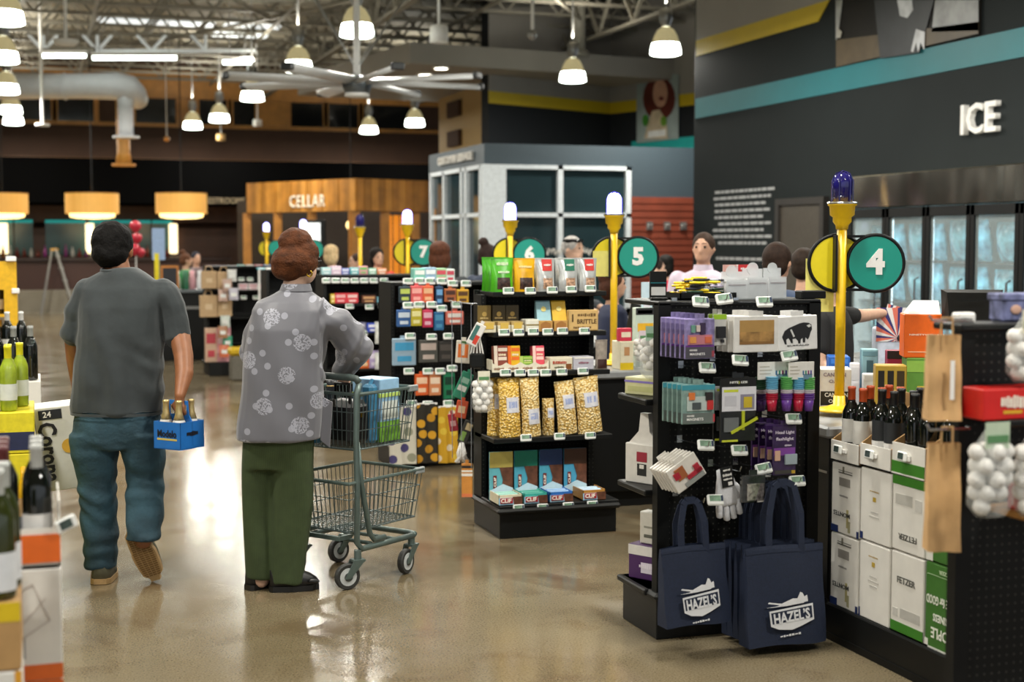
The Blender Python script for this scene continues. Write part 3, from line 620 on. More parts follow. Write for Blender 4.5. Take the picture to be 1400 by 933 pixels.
# --- rack 5 (five shelves)
K5 = thing('endcap_rack', 'black shelf rack stocked with snack pouches popcorn bags and bar boxes', 'display rack', (2.40, 7.45, 0)); W5 = .70
Z5T = onY(735, 399, 7.66).z - .02
base_front(MB(), W5, .5, .17).build('base', BLACKM, K5)
for x, yy in ((0, .35), (W5 - .03, .36)): MB().box(x, x + .03, yy, .48, .17, Z5T).build('side_panel', PEG, K5)
MB().box(.0, W5, .48, .5, .17, 1.375).build('back_panel', PEG, K5); FY5 = [7.66, 7.66, 7.60, 7.56, 7.46]
Z5 = [onY(735, q, y_).z for q, y_ in zip((399, 454, 508, 598, 690), FY5)]
for z, y_ in zip(Z5, FY5): MB().rbox(.03 if y_ > 7.65 else 0, W5 + .02, y_ - 7.45, .48, z - .028, z, .004).build('shelf', BLACKM, K5)
for px, py in ((695, 398), (725, 398), (755, 397), (781, 396), (807, 395), (689, 455), (709, 455), (729, 454), (749, 454), (769, 453), (799, 453), (691, 510), (711, 510), (729, 510), (746, 510), (768, 509), (797, 508), (719, 599), (765, 597), (807, 596), (709, 695), (742, 694), (777, 692), (810, 690)):
    fy = FY5[0 if py < 420 else 1 if py < 480 else 2 if py < 550 else 3 if py < 650 else 4] - .012; p = onY(px, py, fy); price_tag(K5, (p.x - 2.40, fy - 7.45, p.z), (R(-8), 0, 0), 1.28)
# --- rack 6 behind it, racks 7 to 10
def far_rack(Y, X0, W, zs, label, D=.45):
    t = thing('endcap_rack', label, 'display rack', (X0, Y, 0)); base_front(MB(), W, D, .17).build('base', BLACKM, t)
    for x in (0, W - .03): MB().box(x, x + .03, 0, D - .05, .17, 1.36).build('side_panel', PEG, t)
    MB().box(0, W, D - .07, D - .05, .17, 1.36).build('back_panel', PEG, t)
    for z in zs: MB().rbox(.02, W - .02, 0, D - .06, z - .025, z, .004).build('shelf', BLACKM, t)
    return t
K6 = far_rack(10.1, 2.42, .82, (1.36,), 'black pegboard rack with spotted tea towels hanging at its foot'); K6z = 1.36
K7 = far_rack(12.7, 2.42, .95, (1.36, 1.1, .83, .5), 'black shelf rack behind the towel rack with pastel tubs on top')
K8 = far_rack(15.3, 2.3, .87, (1.36, 1.1, .8, .5), 'black shelf rack half hidden behind the shopper in the grey jacket')
K9 = far_rack(18.0, 1.96, .9, (1.36, 1.06, .72, .4), 'black rack hung with brown paper bags and a strip of packets'); MB().rbox(0, .9, -.2, -.03, 0, .17, .006).build('base_step', BLACKM, K9)
K10 = thing('display_counter', 'dark display counter beyond the paper bag rack', 'counter', (.9, 20.3, 0)); MB().rbox(0, 1.75, 0, .6, .0, .95, .01).build('cabinet', BLACKM, K10); MB().rbox(-.03, 1.78, -.03, .63, .95, .99, .008).build('worktop', mat('grey_top', '5c6266', .4), K10); MB().box(0, 1.75, -.012, 0, .72, .76).build('edge_trim', STEEL, K10)
# --- near rack 3
K3 = thing('endcap_rack', 'black pegboard rack holding garlic net and red box', 'display rack', (2.475, 3.42, 0)); W3 = .8
MB().rbox(0, W3, -.02, .1, 0, .18, .008).build('base', BLACKM, K3); [MB().box(x, x + .05, 0, .04, .18, 1.4).build('upright', BLACK, K3) for x in (0, W3 - .06)]; MB().box(.05, W3 - .06, .01, .03, .18, 1.4).build('pegboard', PEG, K3)
MB().rbox(-.01, W3, -.02, .12, 1.4, 1.42, .004).build('top_shelf', BLACKM, K3); ZW, ZR = onY(1400, 704, 3.25).z, onY(1400, 575, 3.27).z
MB().rbox(.1, W3, -.24, .01, ZW - .02, ZW, .004).build('shelf', mat('shelf_wood', 'a5773f', .5), K3); MB().rbox(.06, W3, -.14, .01, ZR - .02, ZR, .004).build('shelf', BLACKM, K3); [MB().tube([(.02, .02, zz), (.0, -.05, zz), (-.13, -.05, zz), (-.14, -.05, zz + .015)], .004, 6).build('hook', CHROME, K3) for zz in (onY(1288, 458, 3.40).z + .043, onY(1288, 606, 3.40).z + .043)]
# --- plinth of the wine case stack
KP = thing('case_plinth', 'low black plinth under the white wine cases', 'plinth', (3.09, 4.2, 0)); MB().rbox(0, .62, 0, .95, 0, .15, .006).build('body', BLACKM, KP); MB().box(-.005, 0, .0, .95, .0, .03).build('kick_strip', BLACK, KP)
# ================================================================== GOODS
def pk(name, label, cat, loc, w, h, th, base, panels=(), texts=(), rotz=0, rotx=0, roty=0, tab=False, group=None, rough=.45, edge=None, clear=0):
    """a printed pack: front face at local y = 0, base at z = 0; panels (x0,x1,z0,z1,colour[,proud]) and texts (string,height,x,z,colour[,width,rot]) in fractions"""
    t = thing(name, label, cat, loc, 0, group); t.rotation_euler = (rotx, roty, rotz)
    m = base if not isinstance(base, str) else col(base, rough)
    b = MB().rbox(-w / 2, w / 2, 0, th, 0, h, min(.004, th * .3))
    if tab: b.box(-w * .16, w * .16, th * .3, th * .5, h, h + .02)
    b.build('body', m, t)
    for q in panels:
        x0, x1, z0, z1, c = q[:5]; pr = q[5] if len(q) > 5 else .0012
        MB().box(-w / 2 + x0 * w, -w / 2 + x1 * w, -pr, .0005, z0 * h, z1 * h).build('printed_panel', c if not isinstance(c, str) else col(c, rough), t)
    for q in texts:
        s, hh, x, z, c = q[:5]; wd = q[5] * w if len(q) > 5 and q[5] else None; rr = q[6] if len(q) > 6 else 0
        text(s, hh * h, t, col(c, .5), (-w / 2 + x * w, -.0022, z * h), (R(90), R(rr), 0), 'lettering', ext=.0005, off=.02, width=wd)
    return t
def pkp(name, label, cat, px0, px1, py0, py1, Y, th, base, panels=(), texts=(), zb=None, **k):
    a, b = onY((px0 + px1) / 2, py1, Y), onY((px0 + px1) / 2, py0, Y); w = onY(px1, py1, Y).x - onY(px0, py1, Y).x
    z = a.z if zb is None else zb
    return pk(name, label, cat, (a.x, Y, z), w, max(.01, b.z - z), th, base, panels, texts, **k)
def repeat_back(t, n, dy, dx=0., dz=0.):
    for i in range(1, n): o = dup(t, t.location + Vector((dx * i, dy * i, dz * i)))
def pouch(name, label, cat, loc, w, h, d, base, panels=(), texts=(), rotz=0, group=None, rough=.3, roty=0, bulk=1.5):
    t = thing(name, label, cat, loc, 0, group); t.rotation_euler = (0, roty, rotz); m = base if not isinstance(base, str) else col(base, rough)
    def yf(u, v): return -d / 2 * (1 - v ** bulk) * max(0, 4 * u * (1 - u)) ** .45 * min(1, .75 + v) + .0035 * noise.noise((u * 4 + loc[0] * 9, v * 5, loc[2]))
    def xx(u, v): return (u - .5) * w * (1 - .06 * math.sin(math.pi * v))
    mb = MB(); mb.sheet(lambda u, v: (xx(u, v), yf(u, v), v * h), 10, 10); mb.sheet(lambda u, v: (xx(1 - u, v), -yf(1 - u, v) + .002, v * h), 10, 10)
    mb.build('bag', m, t, smooth=True)
    MB().box(-w / 2, w / 2, -.003, .004, h * .965, h).build('top_seal', m, t)
    for u0, u1, v0, v1, c in panels:
        MB().sheet(lambda u, v: (xx(u0 + (u1 - u0) * u, v0 + (v1 - v0) * v), yf(u0 + (u1 - u0) * u, v0 + (v1 - v0) * v) - .0025, (v0 + (v1 - v0) * v) * h), 6, 6).build('printed_panel', c if not isinstance(c, str) else col(c, rough), t, smooth=True)
    for s, hh, u, v, c, wd in texts: text(s, hh * h, t, col(c, .5), ((u - .5) * w, yf(u, v) - .006, v * h), (R(90), 0, 0), 'lettering', ext=.0005, off=.02, width=wd * w)
    return t
GREENP = mat('green_foil', '4aa81e', .28, var=.25, scale=14, spec=.7); YELP = mat('yellow_foil', 'dba310', .3, var=.2, scale=14); SILV = mat('silver_foil', 'c4c6c4', .25, metal=.4, var=.25, scale=18)
NUTS = mat('nut_window', 'a9866c', .35, var=.7, scale=70, bump=.5, bscale=90); DNUT = mat('dark_nut_window', '3a2620', .35, var=.9, scale=60)
# --- rack 5, top shelf: snack pouches
zt5 = Z5[0]; Y5 = 7.690
def po5(px0, px1, y, h, m, pan, tx, lab, grp, rz=0):
    a, b = onY(px0, 395, y), onY(px1, 395, y); return pouch('snack_pouch', lab, 'pouch', ((a.x + b.x) / 2, y, zt5), b.x - a.x, h, .075, m, pan, tx, R(rz), grp)
GP = [(.25, .85, .08, .42, DNUT)]
for k, (a, b, y) in enumerate(((659, 692, 7.875), (664, 697, 7.793), (671, 701, 7.71))):
    po5(a, b, y, .195, GREENP, GP, [('NUTS', .14, .5, .82, 'dfeecb', .5), ('FRUIT', .1, .55, .58, 'e8f2d8', .5)], 'bright green glossy snack pouch with dark fruit picture on top shelf', 'green snack pouches', -6)
for a, b, y in ((703, 729, 7.82), (702, 731, 7.71)): po5(a, b, y, .19, YELP, [(.22, .85, .08, .42, DNUT)], [('SNACK', .1, .5, .75, 'f4e6a8', .6)], 'golden yellow snack pouch with dark berry picture between green and silver pouches', 'yellow snack pouches')
RED, DGR = col('c2281f'), col('0f6b52')
for a, b, c, lab, g in ((733, 759, RED, 'silver snack pouch with red label', 'silver pouches with red label'), (764, 790, DGR, 'silver snack pouch with dark green label', 'silver pouches with green label'), (792, 816, RED, 'silver snack pouch with red label', 'silver pouches with red label')):
    for y in (7.71, 7.795, 7.875):
        po5(a - (y - 7.69) * 30, b - (y - 7.69) * 30, y, .19, SILV, [(.28, .82, .62, .97, c), (.3, .82, .08, .4, NUTS)], [('NUT', .11, .55, .8, 'f0f0ea', .35)], lab + ' and nut picture on the top shelf', g)
# --- second shelf
z = Z5[1]
for k, (a, b) in enumerate(((659, 680), (680, 699), (698, 718))):
    p = onY((a + b) / 2, 452, 7.670); t = thing('chocolate_box', 'brown and gold chocolate display box with cream tray', 'box', (p.x, 7.670, z), group='chocolate display boxes'); w_ = .077
    BG = col('6d5a2c', .4) if k == 0 else col('3b3118', .4)
    MB().box(-w_ / 2, w_ / 2, .1, .115, 0, .15).build('header', BG, t); MB().rbox(-w_ / 2, w_ / 2, 0, .1, 0, .04, .002).build('tray', col('cfc8b0'), t)
    MB().box(-w_ / 2 + .004, w_ / 2 - .004, .01, .1, .04, .06).build('bar_row', col('b59b62'), t); MB().rbox(-.024, .024, -.003, .0, .02, .055, .001).build('label_panel', col('c9a94e'), t)
    MB().cyl((0, .1, .1), (0, .098, .1), .014, n=12).build('emblem', col('a58a4a'), t); text('COCOA', .014, t, col('c9b27a'), (0, .098, .078), width=.05, off=.02)
pkp('small_tray', 'small white striped tray box beside the brown chocolate boxes', 'box', 719, 737, 437, 451, 7.670, .1, 'd9d6c8', [(0, 1, .5, .62, '8a7a50'), (.2, .6, .15, .35, 'b8b4a4')], zb=z)
def gable(px0, px1, base, name, lab, rz):
    p = onY((px0 + px1) / 2, 452, 7.690); t = thing(name, lab, 'carton', (p.x, 7.670, z), R(rz)); w_ = .084
    MB().rbox(-w_ / 2, w_ / 2, 0, .1, 0, .062, .003).build('tray', col('b98f4e'), t)
    MB().add([(-w_ / 2, .02, .04), (w_ / 2, .02, .04), (w_ / 2, .07, .175), (-w_ / 2, .07, .175), (-w_ / 2, .09, .04), (w_ / 2, .09, .04), (w_ / 2, .09, .175), (-w_ / 2, .09, .175)], [(0, 1, 2, 3), (5, 4, 7, 6), (0, 4, 5, 1), (1, 5, 6, 2), (2, 6, 7, 3), (3, 7, 4, 0)]).build('carton', col(base, .4), t)
    MB().cyl((0, .047, .128), (0, .051, .127), .015, n=14).build('emblem', col('e4d27a'), t); MB().prism([(-.03, .01), (.03, .01), (.03, .045), (0, .06), (-.03, .045)], -.002, 0).build('label_panel', col('9c6a34'), t)
gable(734, 755, '8fb9c4', 'tea_carton', 'pale blue carton leaning in kraft tray beside yellow carton', -4); gable(755, 776, 'd9ae22', 'tea_carton', 'yellow carton leaning in kraft tray beside the brittle box', -4)
for dx in (0, .05): pkp('brittle_box', 'kraft candy box printed BRITTLE in dark brown', 'box', 778, 818, 424, 450, 7.660 + dx, .045, 'c2a066', [(.04, .96, .06, .94, 'c9a76c')], [('BRITTLE', .3, .6, .44, '4a3418', .66), ('HANDMADE', .24, .6, .76, '6a4e28', .62), ('SEA SALT', .14, .45, .17, '6a4e28', .6)] + [('I', .5, .12, .6, '4a3418', .05)], zb=z, group='kraft brittle boxes')
# --- third shelf
z = Z5[2]
tr = thing('tray_box', 'long cream scalloped tray holding small coloured packets', 'tray', (onY(710, 508, 7.630).x, 7.610, z))
MB().box(-.17, .17, 0, .1, 0, .012).box(-.17, -.165, 0, .1, 0, .07).box(.165, .17, 0, .1, 0, .06).build('body', col('dcd5c0'), tr)
for k in range(4):
    x0 = -.17 + .085 * k; MB().prism([(x0, 0), (x0 + .085, 0), (x0 + .085, .055)] + [(x0 + .085 - .085 * i / 8, .055 - .018 * math.sin(math.pi * i / 8)) for i in range(1, 8)] + [(x0, .055)], -.004, 0).build('scallop_front', col('ddd6c2'), tr); text('snacks', .022, tr, col('8a5a3a'), (x0 + .042, -.006, .02), width=.06)
for a, b, t0, c, c2, lab in ((676, 695, 473, '7c3a2c', 'd8c8b8', 'brown red packet standing in the cream tray'), (695, 712, 473, 'd3a718', 'd8651c', 'yellow and orange packet standing in the cream tray'), (711, 729, 487, '6a9c28', 'a8c060', 'low green packet standing in the cream tray'), (729, 745, 473, 'd2485a', 'e8c0b8', 'pink red packet standing in the cream tray')):
    pkp('snack_packet', lab, 'packet', a, b, t0, 503, 7.660, .05, c, [(0, .25, 0, 1, c2), (.3, .95, .75, .9, c2), (.3, .9, .35, .5, c2)], [('CHIPS', .16, .6, .6, 'f0e0c0', .55)], zb=z + .0185, rotx=R(-6))
pkp('cookie_carton', 'cream carton with red script lettering and round picture', 'carton', 752, 783, 489, 507, 7.610, .09, 'd8d0b8', [(.7, .95, .08, .5, '7a4a20')], [('Cookies', .34, .42, .62, 'a8402c', .6), ('crisp', .26, .4, .25, '5a5a40', .4)], zb=z)
pkp('cookie_carton', 'lavender grey carton at the end of the third shelf', 'carton', 784, 812, 488, 507, 7.610, .09, 'b3b2bc', [(.05, .95, .86, .97, 'e0dcd4')], [('Biscuit', .24, .5, .55, '8a5060', .5)], zb=z)
p = onY(818, 500, 7.600); pouch('clear_bag', 'clear cellophane bag of dark sweets leaning at shelf end', 'bag', (p.x + .03, 7.630, z), .075, .17, .05, mat('cloudy_film', '8a8076', .2, var=.3), [(.1, .9, .04, .34, '3a2622')])
# --- fourth shelf: popcorn
def pop_mat(n, c0, c1):
    m = mat(n, c0, .4, var=0); nt, b = nodes(m); tc = nt.nodes.new('ShaderNodeTexCoord'); v = nt.nodes.new('ShaderNodeTexVoronoi'); v.inputs['Scale'].default_value = 75
    nt.links.new(tc.outputs['Object'], v.inputs['Vector']); r = nt.nodes.new('ShaderNodeValToRGB'); r.color_ramp.elements[0].color = lin('fff6da'); r.color_ramp.elements[1].color = lin('b58a36'); e = r.color_ramp.elements.new(.42); e.color = lin(c1); r.color_ramp.elements[1].position = .42; r.color_ramp.elements[2].position = .8
    nt.links.new(v.outputs['Distance'], r.inputs['Fac']); nt.links.new(r.outputs[0], b.inputs['Base Color']); bp = nt.nodes.new('ShaderNodeBump'); bp.invert = True; bp.inputs['Strength'].default_value = .8; bp.inputs['Distance'].default_value = .012
    nt.links.new(v.outputs['Distance'], bp.inputs['Height']); nt.links.new(bp.outputs[0], b.inputs['Normal']); b.inputs['Coat Weight'].default_value = .4; return m
POPA, POPB = pop_mat('cheese_popcorn', 'd8a83c', 'e6bc4c'), pop_mat('kettle_popcorn', 'd8c08a', 'e2c684')
z = Z5[3]; LBL = mat('bag_label', 'cfcfd6', .35, var=.1, scale=40)
for a, b, t0, y, m, ly, tilt, lab in ((666, 692, 517, 7.720, POPA, .6, 0, 'tall yellow cheese popcorn bag at the rack side panel'), (683, 713, 514, 7.620, POPA, .55, -2, 'wide yellow cheese popcorn bag with square label'), (714, 740, 513, 7.600, POPB, .35, -3, 'pale popcorn bag leaning slightly with a low label'), (741, 757, 545, 7.650, POPB, .62, 0, 'short popcorn bag with green label between taller bags'), (763, 790, 521, 7.620, POPB, .62, -5, 'narrow popcorn bag leaning beside the last tall bag'), (791, 824, 515, 7.610, POPB, .6, -6, 'broad popcorn bag leaning at the open end of the shelf')):
    p = onY((a + b) / 2, 596, y); w_ = onY(b, 560, y).x - onY(a, 560, y).x; hh = min(onY(a, t0, y).z, Z5[2] - .034) - z
    pouch('popcorn_bag', lab, 'popcorn bag', (p.x, y, z + w_ / 2 * abs(math.sin(R(tilt)))), w_, hh - w_ / 2 * abs(math.sin(R(tilt))), .1, m, [(.25, .85, ly - .13, ly + .13, LBL), (.35, .75, ly - .05, ly + .06, '9aa6cc')], (), 0, None, roty=R(tilt), bulk=6)
# --- bottom shelf: bar boxes
z = Z5[4]
for k, (a, b, ta, tb, top, mid, fr) in enumerate(((665, 700, 680, 716, 'a3934c', '5fa8b4', 'd6cfb4'), (700, 733, 715, 750, '14604e', '4d9fb8', '3fb0a4'), (734, 767, 750, 785, '1c2c4e', '4d9fb8', '2f6fc0'), (768, 800, 796, 829, '3a261c', '4a9cc0', 'b4813c'))):
    p = onY((a + b) / 2, 688, 7.62); q = onY((ta + tb) / 2, 688, 7.47); w_ = .138
    t = thing('bar_box', 'open snack bar display box with %s top panel' % ('olive', 'dark green', 'navy', 'brown')[k], 'box', (q.x, 7.47, z)); dx = p.x + .018 - q.x
    MB().box(dx - w_ / 2, dx + w_ / 2, .17, .18, 0, .28).build('header', col(mid, .4), t); MB().box(dx - w_ / 2, dx + w_ / 2, .167, .17, .19, .28).build('header_panel', col(top, .4), t)
    MB().prism([(dx, .06), (dx + w_ / 2, .06), (dx + w_ / 2, .19), (dx - .01, .19), (dx + .01, .12)], .166, .17).build('picture_panel', mat('rock_print', '5a3626', .5, var=.5, scale=25), t)
    MB().prism([(dx - w_ / 2, .03), (dx + w_ / 2, .03), (dx + w_ / 2, .07), (dx + .01, .095), (dx - w_ / 2, .06)], .163, .167).build('snow_panel', col('b9d3e0', .4), t)
    MB().box(dx - .048, dx - .028, .164, .167, .07, .145).build('logo_plate', col('6b1c1c', .4), t); text('CLIF', .018, t, col('f2e6d8'), (dx - .038, .162, .108), (R(90), R(-90), 0), width=.055, off=.03)
    MB().box(-w_ / 2, w_ / 2, 0, .17, 0, .008).box(-w_ / 2, w_ / 2, 0, .004, 0, .062).box(-w_ / 2, -w_ / 2 + .004, 0, .17, 0, .062).box(w_ / 2 - .004, w_ / 2, 0, .17, 0, .062).build('tray', col(fr, .4), t)
    MB().box(-w_ / 2, w_ / 2, -.002, 0, .006, .045).build('front_panel', col('9cc4dc', .4), t); MB().prism([(.02, .006), (w_ / 2, .006), (w_ / 2, .05), (.012, .05)], -.0035, -.002).build('picture_panel', mat('rock_print', ''), t)
    MB().box(-w_ / 2 + .008, .012, -.005, -.002, .014, .044).build('logo_plate', col('a31f2a', .4), t); text('CLIF', .03, t, col('f6f0e6'), (-.028, -.007, .029), width=.062, off=.03)
    for i in range(5):
        o = MB().rbox(-.06, .06, -.014, .014, -.007, .007, .005).build('snack_bar', col(('8fc4b4', '2f9a86', '8fb4e0', 'b8d0e4')[k] if i % 2 else 'c9d6d8', .3), None, (q.x + rnd.uniform(-.006, .006), 7.497 + .028 * i, z + .05 + .004 * (i % 2)), (0, 0, R(rnd.uniform(-4, 4))))
        tag(o, 'wrapped snack bar lying in the box with %s top panel' % ('olive', 'dark green', 'navy', 'brown')[k], 'snack bar', 'snack bars in the %s topped box' % ('olive', 'green', 'navy', 'brown')[k])
# --- strips of goods hung on the aisle side of rack 5
def strip(par, X, Y, z0, z1): MB().cyl((0, 0, z0), (0, 0, z1), .002, n=6).build('clip_strip', CHROME, par, (X, Y, 0))
def garlic(name, label, loc, k=1., n=22, label_col='d8d4c0', rotz=0):
    t = thing(name, label, 'garlic bag', loc, rotz); g = random.Random(int(abs(loc[2]) * 1000)); CL = mat('garlic_skin', 'e2dfda', .55, var=.12, scale=40)
    for i in range(n):
        lay, j = divmod(i, 4); zz = -.055 - lay * .034; a = j * 1.6 + lay * .8; rr = .034 if i < n - 4 else .02
        MB().ball((0, 0, 0), (.023, .023, .021), 9, 6).build('bulb', CL, t, (rr * 1.25 * math.cos(a) * k, rr * .6 * math.sin(a) * k, zz * k), (g.random(), g.random(), 0), smooth=True).scale = (k, k, k)
    zb = -.07 - (n // 4) * .034
    MB().lathe([(.012, .012), (.018, 0), (.045, -.04), (.062, -.09), (.064, zb + .02), (.04, zb - .01)], 14).build('net', mat('net_film', 'e6eae8', .3, alpha=.22, var=0), t, smooth=True).scale = (k, k * .62, k)
    MB().box(-.035, .035, -.024, -.022, -.045, .02).build('label_panel', col(label_col), t).scale = (k, k, k); MB().box(-.03, .03, -.026, -.024, -.03, -.012).build('printed_panel', col('5a8a5c'), t).scale = (k, k, k)
    return t
X5 = 2.36
def side(px, py, X=X5): return onX(px, py, X)
p = side(660, 512); garlic('garlic_net', 'white garlic net hung on the side of the popcorn rack', p, 1.0, 18)
p = side(652, 455, 2.335); t = thing('bristle_brush', 'white bristle brush with black block hung beside popcorn bags', 'brush', p, -YAW); [MB().tube([(x * .3, y, 0), (x, y, -.12)], .004, 5).build('bristle', WHITEP, t) for x in (-.035, -.02, 0, .02, .035) for y in (-.008, .008)]; MB().rbox(-.042, .042, -.02, .02, -.2, -.115, .01).build('block', BLACK, t); MB().tube([(0, 0, 0), (0, 0, .02)], .006, 6).build('ferrule', CHROME, t)
def side_pack(px0, px1, py0, py1, c, pans, lab, name='hanging_packet', cat='packet', roty=0, X=X5 - .005, th=.012, texts=()):
    a, b, e = side((px0 + px1) / 2, py1, X), side((px0 + px1) / 2, py0, X), side(px0, py1, X); dep = a.y * _cy + a.x * _sy; w_ = (px1 - px0) * dep / F
    return pk(name, lab, cat, (a.x, a.y, a.z), w_, b.z - a.z, th, c, pans, texts, rotz=-YAW, roty=roty, tab=True)
side_pack(622, 642, 466, 497, 'ddd6c8', [(.15, .85, .25, .85, 'd8702a'), (.4, .6, .35, .9, 'f0ece0'), (.35, .7, .85, .98, '3c6a2c')], 'white card pack with orange carrot picture on the aisle strip', roty=R(4))
side_pack(636, 651, 440, 472, 'd8d4d0', [(.1, .5, .2, .9, '3a6a64'), (.5, .9, .1, .5, 'c23a28')], 'white striped packet slanting above the carrot card', roty=R(28), X=2.285)
side_pack(617, 634, 507, 545, '2f8a6c', [(.15, .85, .3, .5, 'e6e8e0'), (.2, .8, .6, .8, '9cc8b4')], 'green packet slanting beside the garlic net', roty=R(24), X=2.355)
side_pack(621, 637, 548, 572, 'c8502c', [(.2, .8, .3, .7, 'e8c49a')], 'orange packet below the slanting green packet', roty=R(10), X=2.355)
side_pack(615, 627, 566, 590, 'b03040', [(.2, .8, .3, .6, 'e8b0b0')], 'small red packet below the orange one', roty=R(-8), X=2.355)
side_pack(624, 638, 574, 606, '2c2a26', [(.15, .6, .1, .5, '7a9a4a'), (.3, .9, .6, .9, 'c8b48a')], 'dark packet slanting above the white cloth', roty=R(22), X=2.355)
p = side(632, 606, 2.355); t = thing('cotton_mop', 'white cotton mop head hanging on the aisle strip', 'mop head', p, -YAW)
for i in range(14): MB().tube([(rnd.uniform(-.01, .01), rnd.uniform(-.01, .01), 0), (rnd.uniform(-.03, .03), rnd.uniform(-.015, .015), -.06), (rnd.uniform(-.042, .042), rnd.uniform(-.02, .02), -.115)], .009, 5).build('strand', WHITEP, t, smooth=True)
side_pack(631, 646, 634, 680, 'd08a3c', [(0, 1, .62, .7, 'f0e8dc'), (0, 1, .74, .8, 'f0e8dc'), (0, 1, .86, .93, '2a2622'), (0, 1, .0, .1, 'd8784a')], 'orange striped packet near the rack foot', X=2.325)
[strip(K5, -.06, y_, .35, 1.3) for y_ in (.35, .55, .75)]; MB().tube([(0, .4, 1.3), (-.06, .4, 1.3), (-.06, .3, 1.3), (-.06, .8, 1.3)], .004, 6).build('strip_rail', CHROME, K5)
# --- rack 4: hanging goods
Y4 = 5.11
z4 = 1.41
CLEARP = mat('clear_blister', 'b9c4c8', .1, var=.1, alpha=.45, spec=.7)
def blisters(px0, px1, py0, py1, n, c, pans, tx, lab, grp, dy=.032, dx=-.006, name='blister_pack', cat='blister pack', roty=0, Y=Y4):
    t = pkp(name, lab, cat, px0, px1, py0, py1, Y, .009, c, pans, tx, tab=True, group=grp, roty=roty)
    repeat_back(t, n, dy, dx); return t
MAGP = mat('purple_print', '8a7fae', .3, var=.5, scale=30)
blisters(936, 977, 436, 491, 6, MAGP, [(.03, .97, .02, .3, '4f4c55'), (.03, .97, .3, .34, '6a2a8a'), (.1, .9, .36, .6, 'c07a86', .006), (.15, .35, .4, .55, 'e09a50', .01), (.65, .85, .4, .55, 'd06a48', .01), (.5, .65, .62, .9, '3a2a4a', .012), (.2, .32, .66, .84, '6a9a8a', .01), (.36, .48, .68, .84, 'd8c8c0', .01), (.9, .98, .05, .2, 'b8303c')], [('MAGNETS', .08, .42, .12, 'f0eef0', .5), ('FUN', .07, .28, .22, 'e8e6e8', .25)], 'purple magnet pack hanging at the top of the pegboard', 'purple magnet packs')
TEALP = mat('teal_print', '7f9a94', .3, var=.35, scale=28)
blisters(932, 977, 526, 580, 5, TEALP, [(0, 1, .86, .99, '3f93a4'), (.03, .97, .02, .28, '67706c'), (.15, .85, .34, .7, 'b9c6c2', .006), (.2, .36, .62, .8, 'd8783c', .012), (.74, .92, .36, .6, 'c03030', .012), (.7, .9, .6, .8, '2a2424', .013), (.3, .55, .38, .55, '4a5254', .011), (.94, 1, .04, .24, 'c03440')], [('MAGNETS', .09, .4, .12, 'f4f4f2', .5), ('FUN', .07, .26, .21, 'e8e8e6', .22)], 'teal topped magnet pack hanging below the purple magnet packs', 'teal topped magnet packs')
blisters(975, 993, 430, 473, 2, 'c9c7c2', [(0, 1, .84, 1, '9ac428'), (.2, .8, .25, .62, '1c1c1e', .02), (.55, .75, .1, .2, '2a2a2c', .012)], (), 'small white card with lime top and black gadget', 'lime topped gadget cards', Y=5.13)
# matted prints
SEP = mat('sepia_photo', 'a37c46', .5, var=.75, scale=16)
blisters(1003, 1064, 432, 482, 4, 'e2e0dc', [(.13, .9, .22, .88, '6b4a22'), (.13, .9, .5, .88, 'b08a4e', .0018), (.13, .9, .3, .56, SEP, .0022), (.13, .9, .22, .3, '8a6434', .0024)], (), 'matted sepia photograph print of a long building', 'matted sepia prints', name='matted_print', cat='print', dx=-.008)
bt = blisters(1064, 1118, 432, 479, 3, 'e8e7e5', [], [('BUFFALO', .05, .5, .14, '3a3a3a', .55)], 'matted print of a black bison', 'matted bison prints', name='matted_print', cat='print', roty=R(-2), dx=-.006)
bis = [(.10, .42), (.14, .30), (.17, .20), (.21, .20), (.2, .33), (.26, .38), (.3, .30), (.33, .22), (.37, .22), (.36, .34), (.44, .36), (.5, .28), (.51, .2), (.56, .2), (.57, .32), (.62, .36), (.63, .22), (.68, .22), (.69, .38), (.75, .3), (.79, .38), (.82, .5), (.86, .6), (.85, .74), (.78, .8), (.66, .82), (.55, .8), (.42, .74), (.28, .68), (.17, .6)]
a, b = onY(1064, 455, Y4), onY(1118, 432, Y4); w_, h_ = b.x - a.x, b.z - onY(1064, 479, Y4).z
for o_ in [o for o in COL.objects if o.get('group') == 'matted bison prints']:
    MB().prism([((x - .5) * w_, z * h_) for x, z in bis], -.002, 0).build('bison_print', col('1b1b1d'), o_); MB().prism([((x - .5) * w_, z * h_) for x, z in ((.3, .62), (.34, .64), (.42, .42), (.38, .4))], -.003, -.002).build('bison_highlight', col('d8d8d6'), o_); MB().prism([((x - .5) * w_, z * h_) for x, z in ((.72, .72), (.8, .76), (.84, .7), (.78, .66))], -.003, -.002).build('bison_horn', col('d8d8d6'), o_)
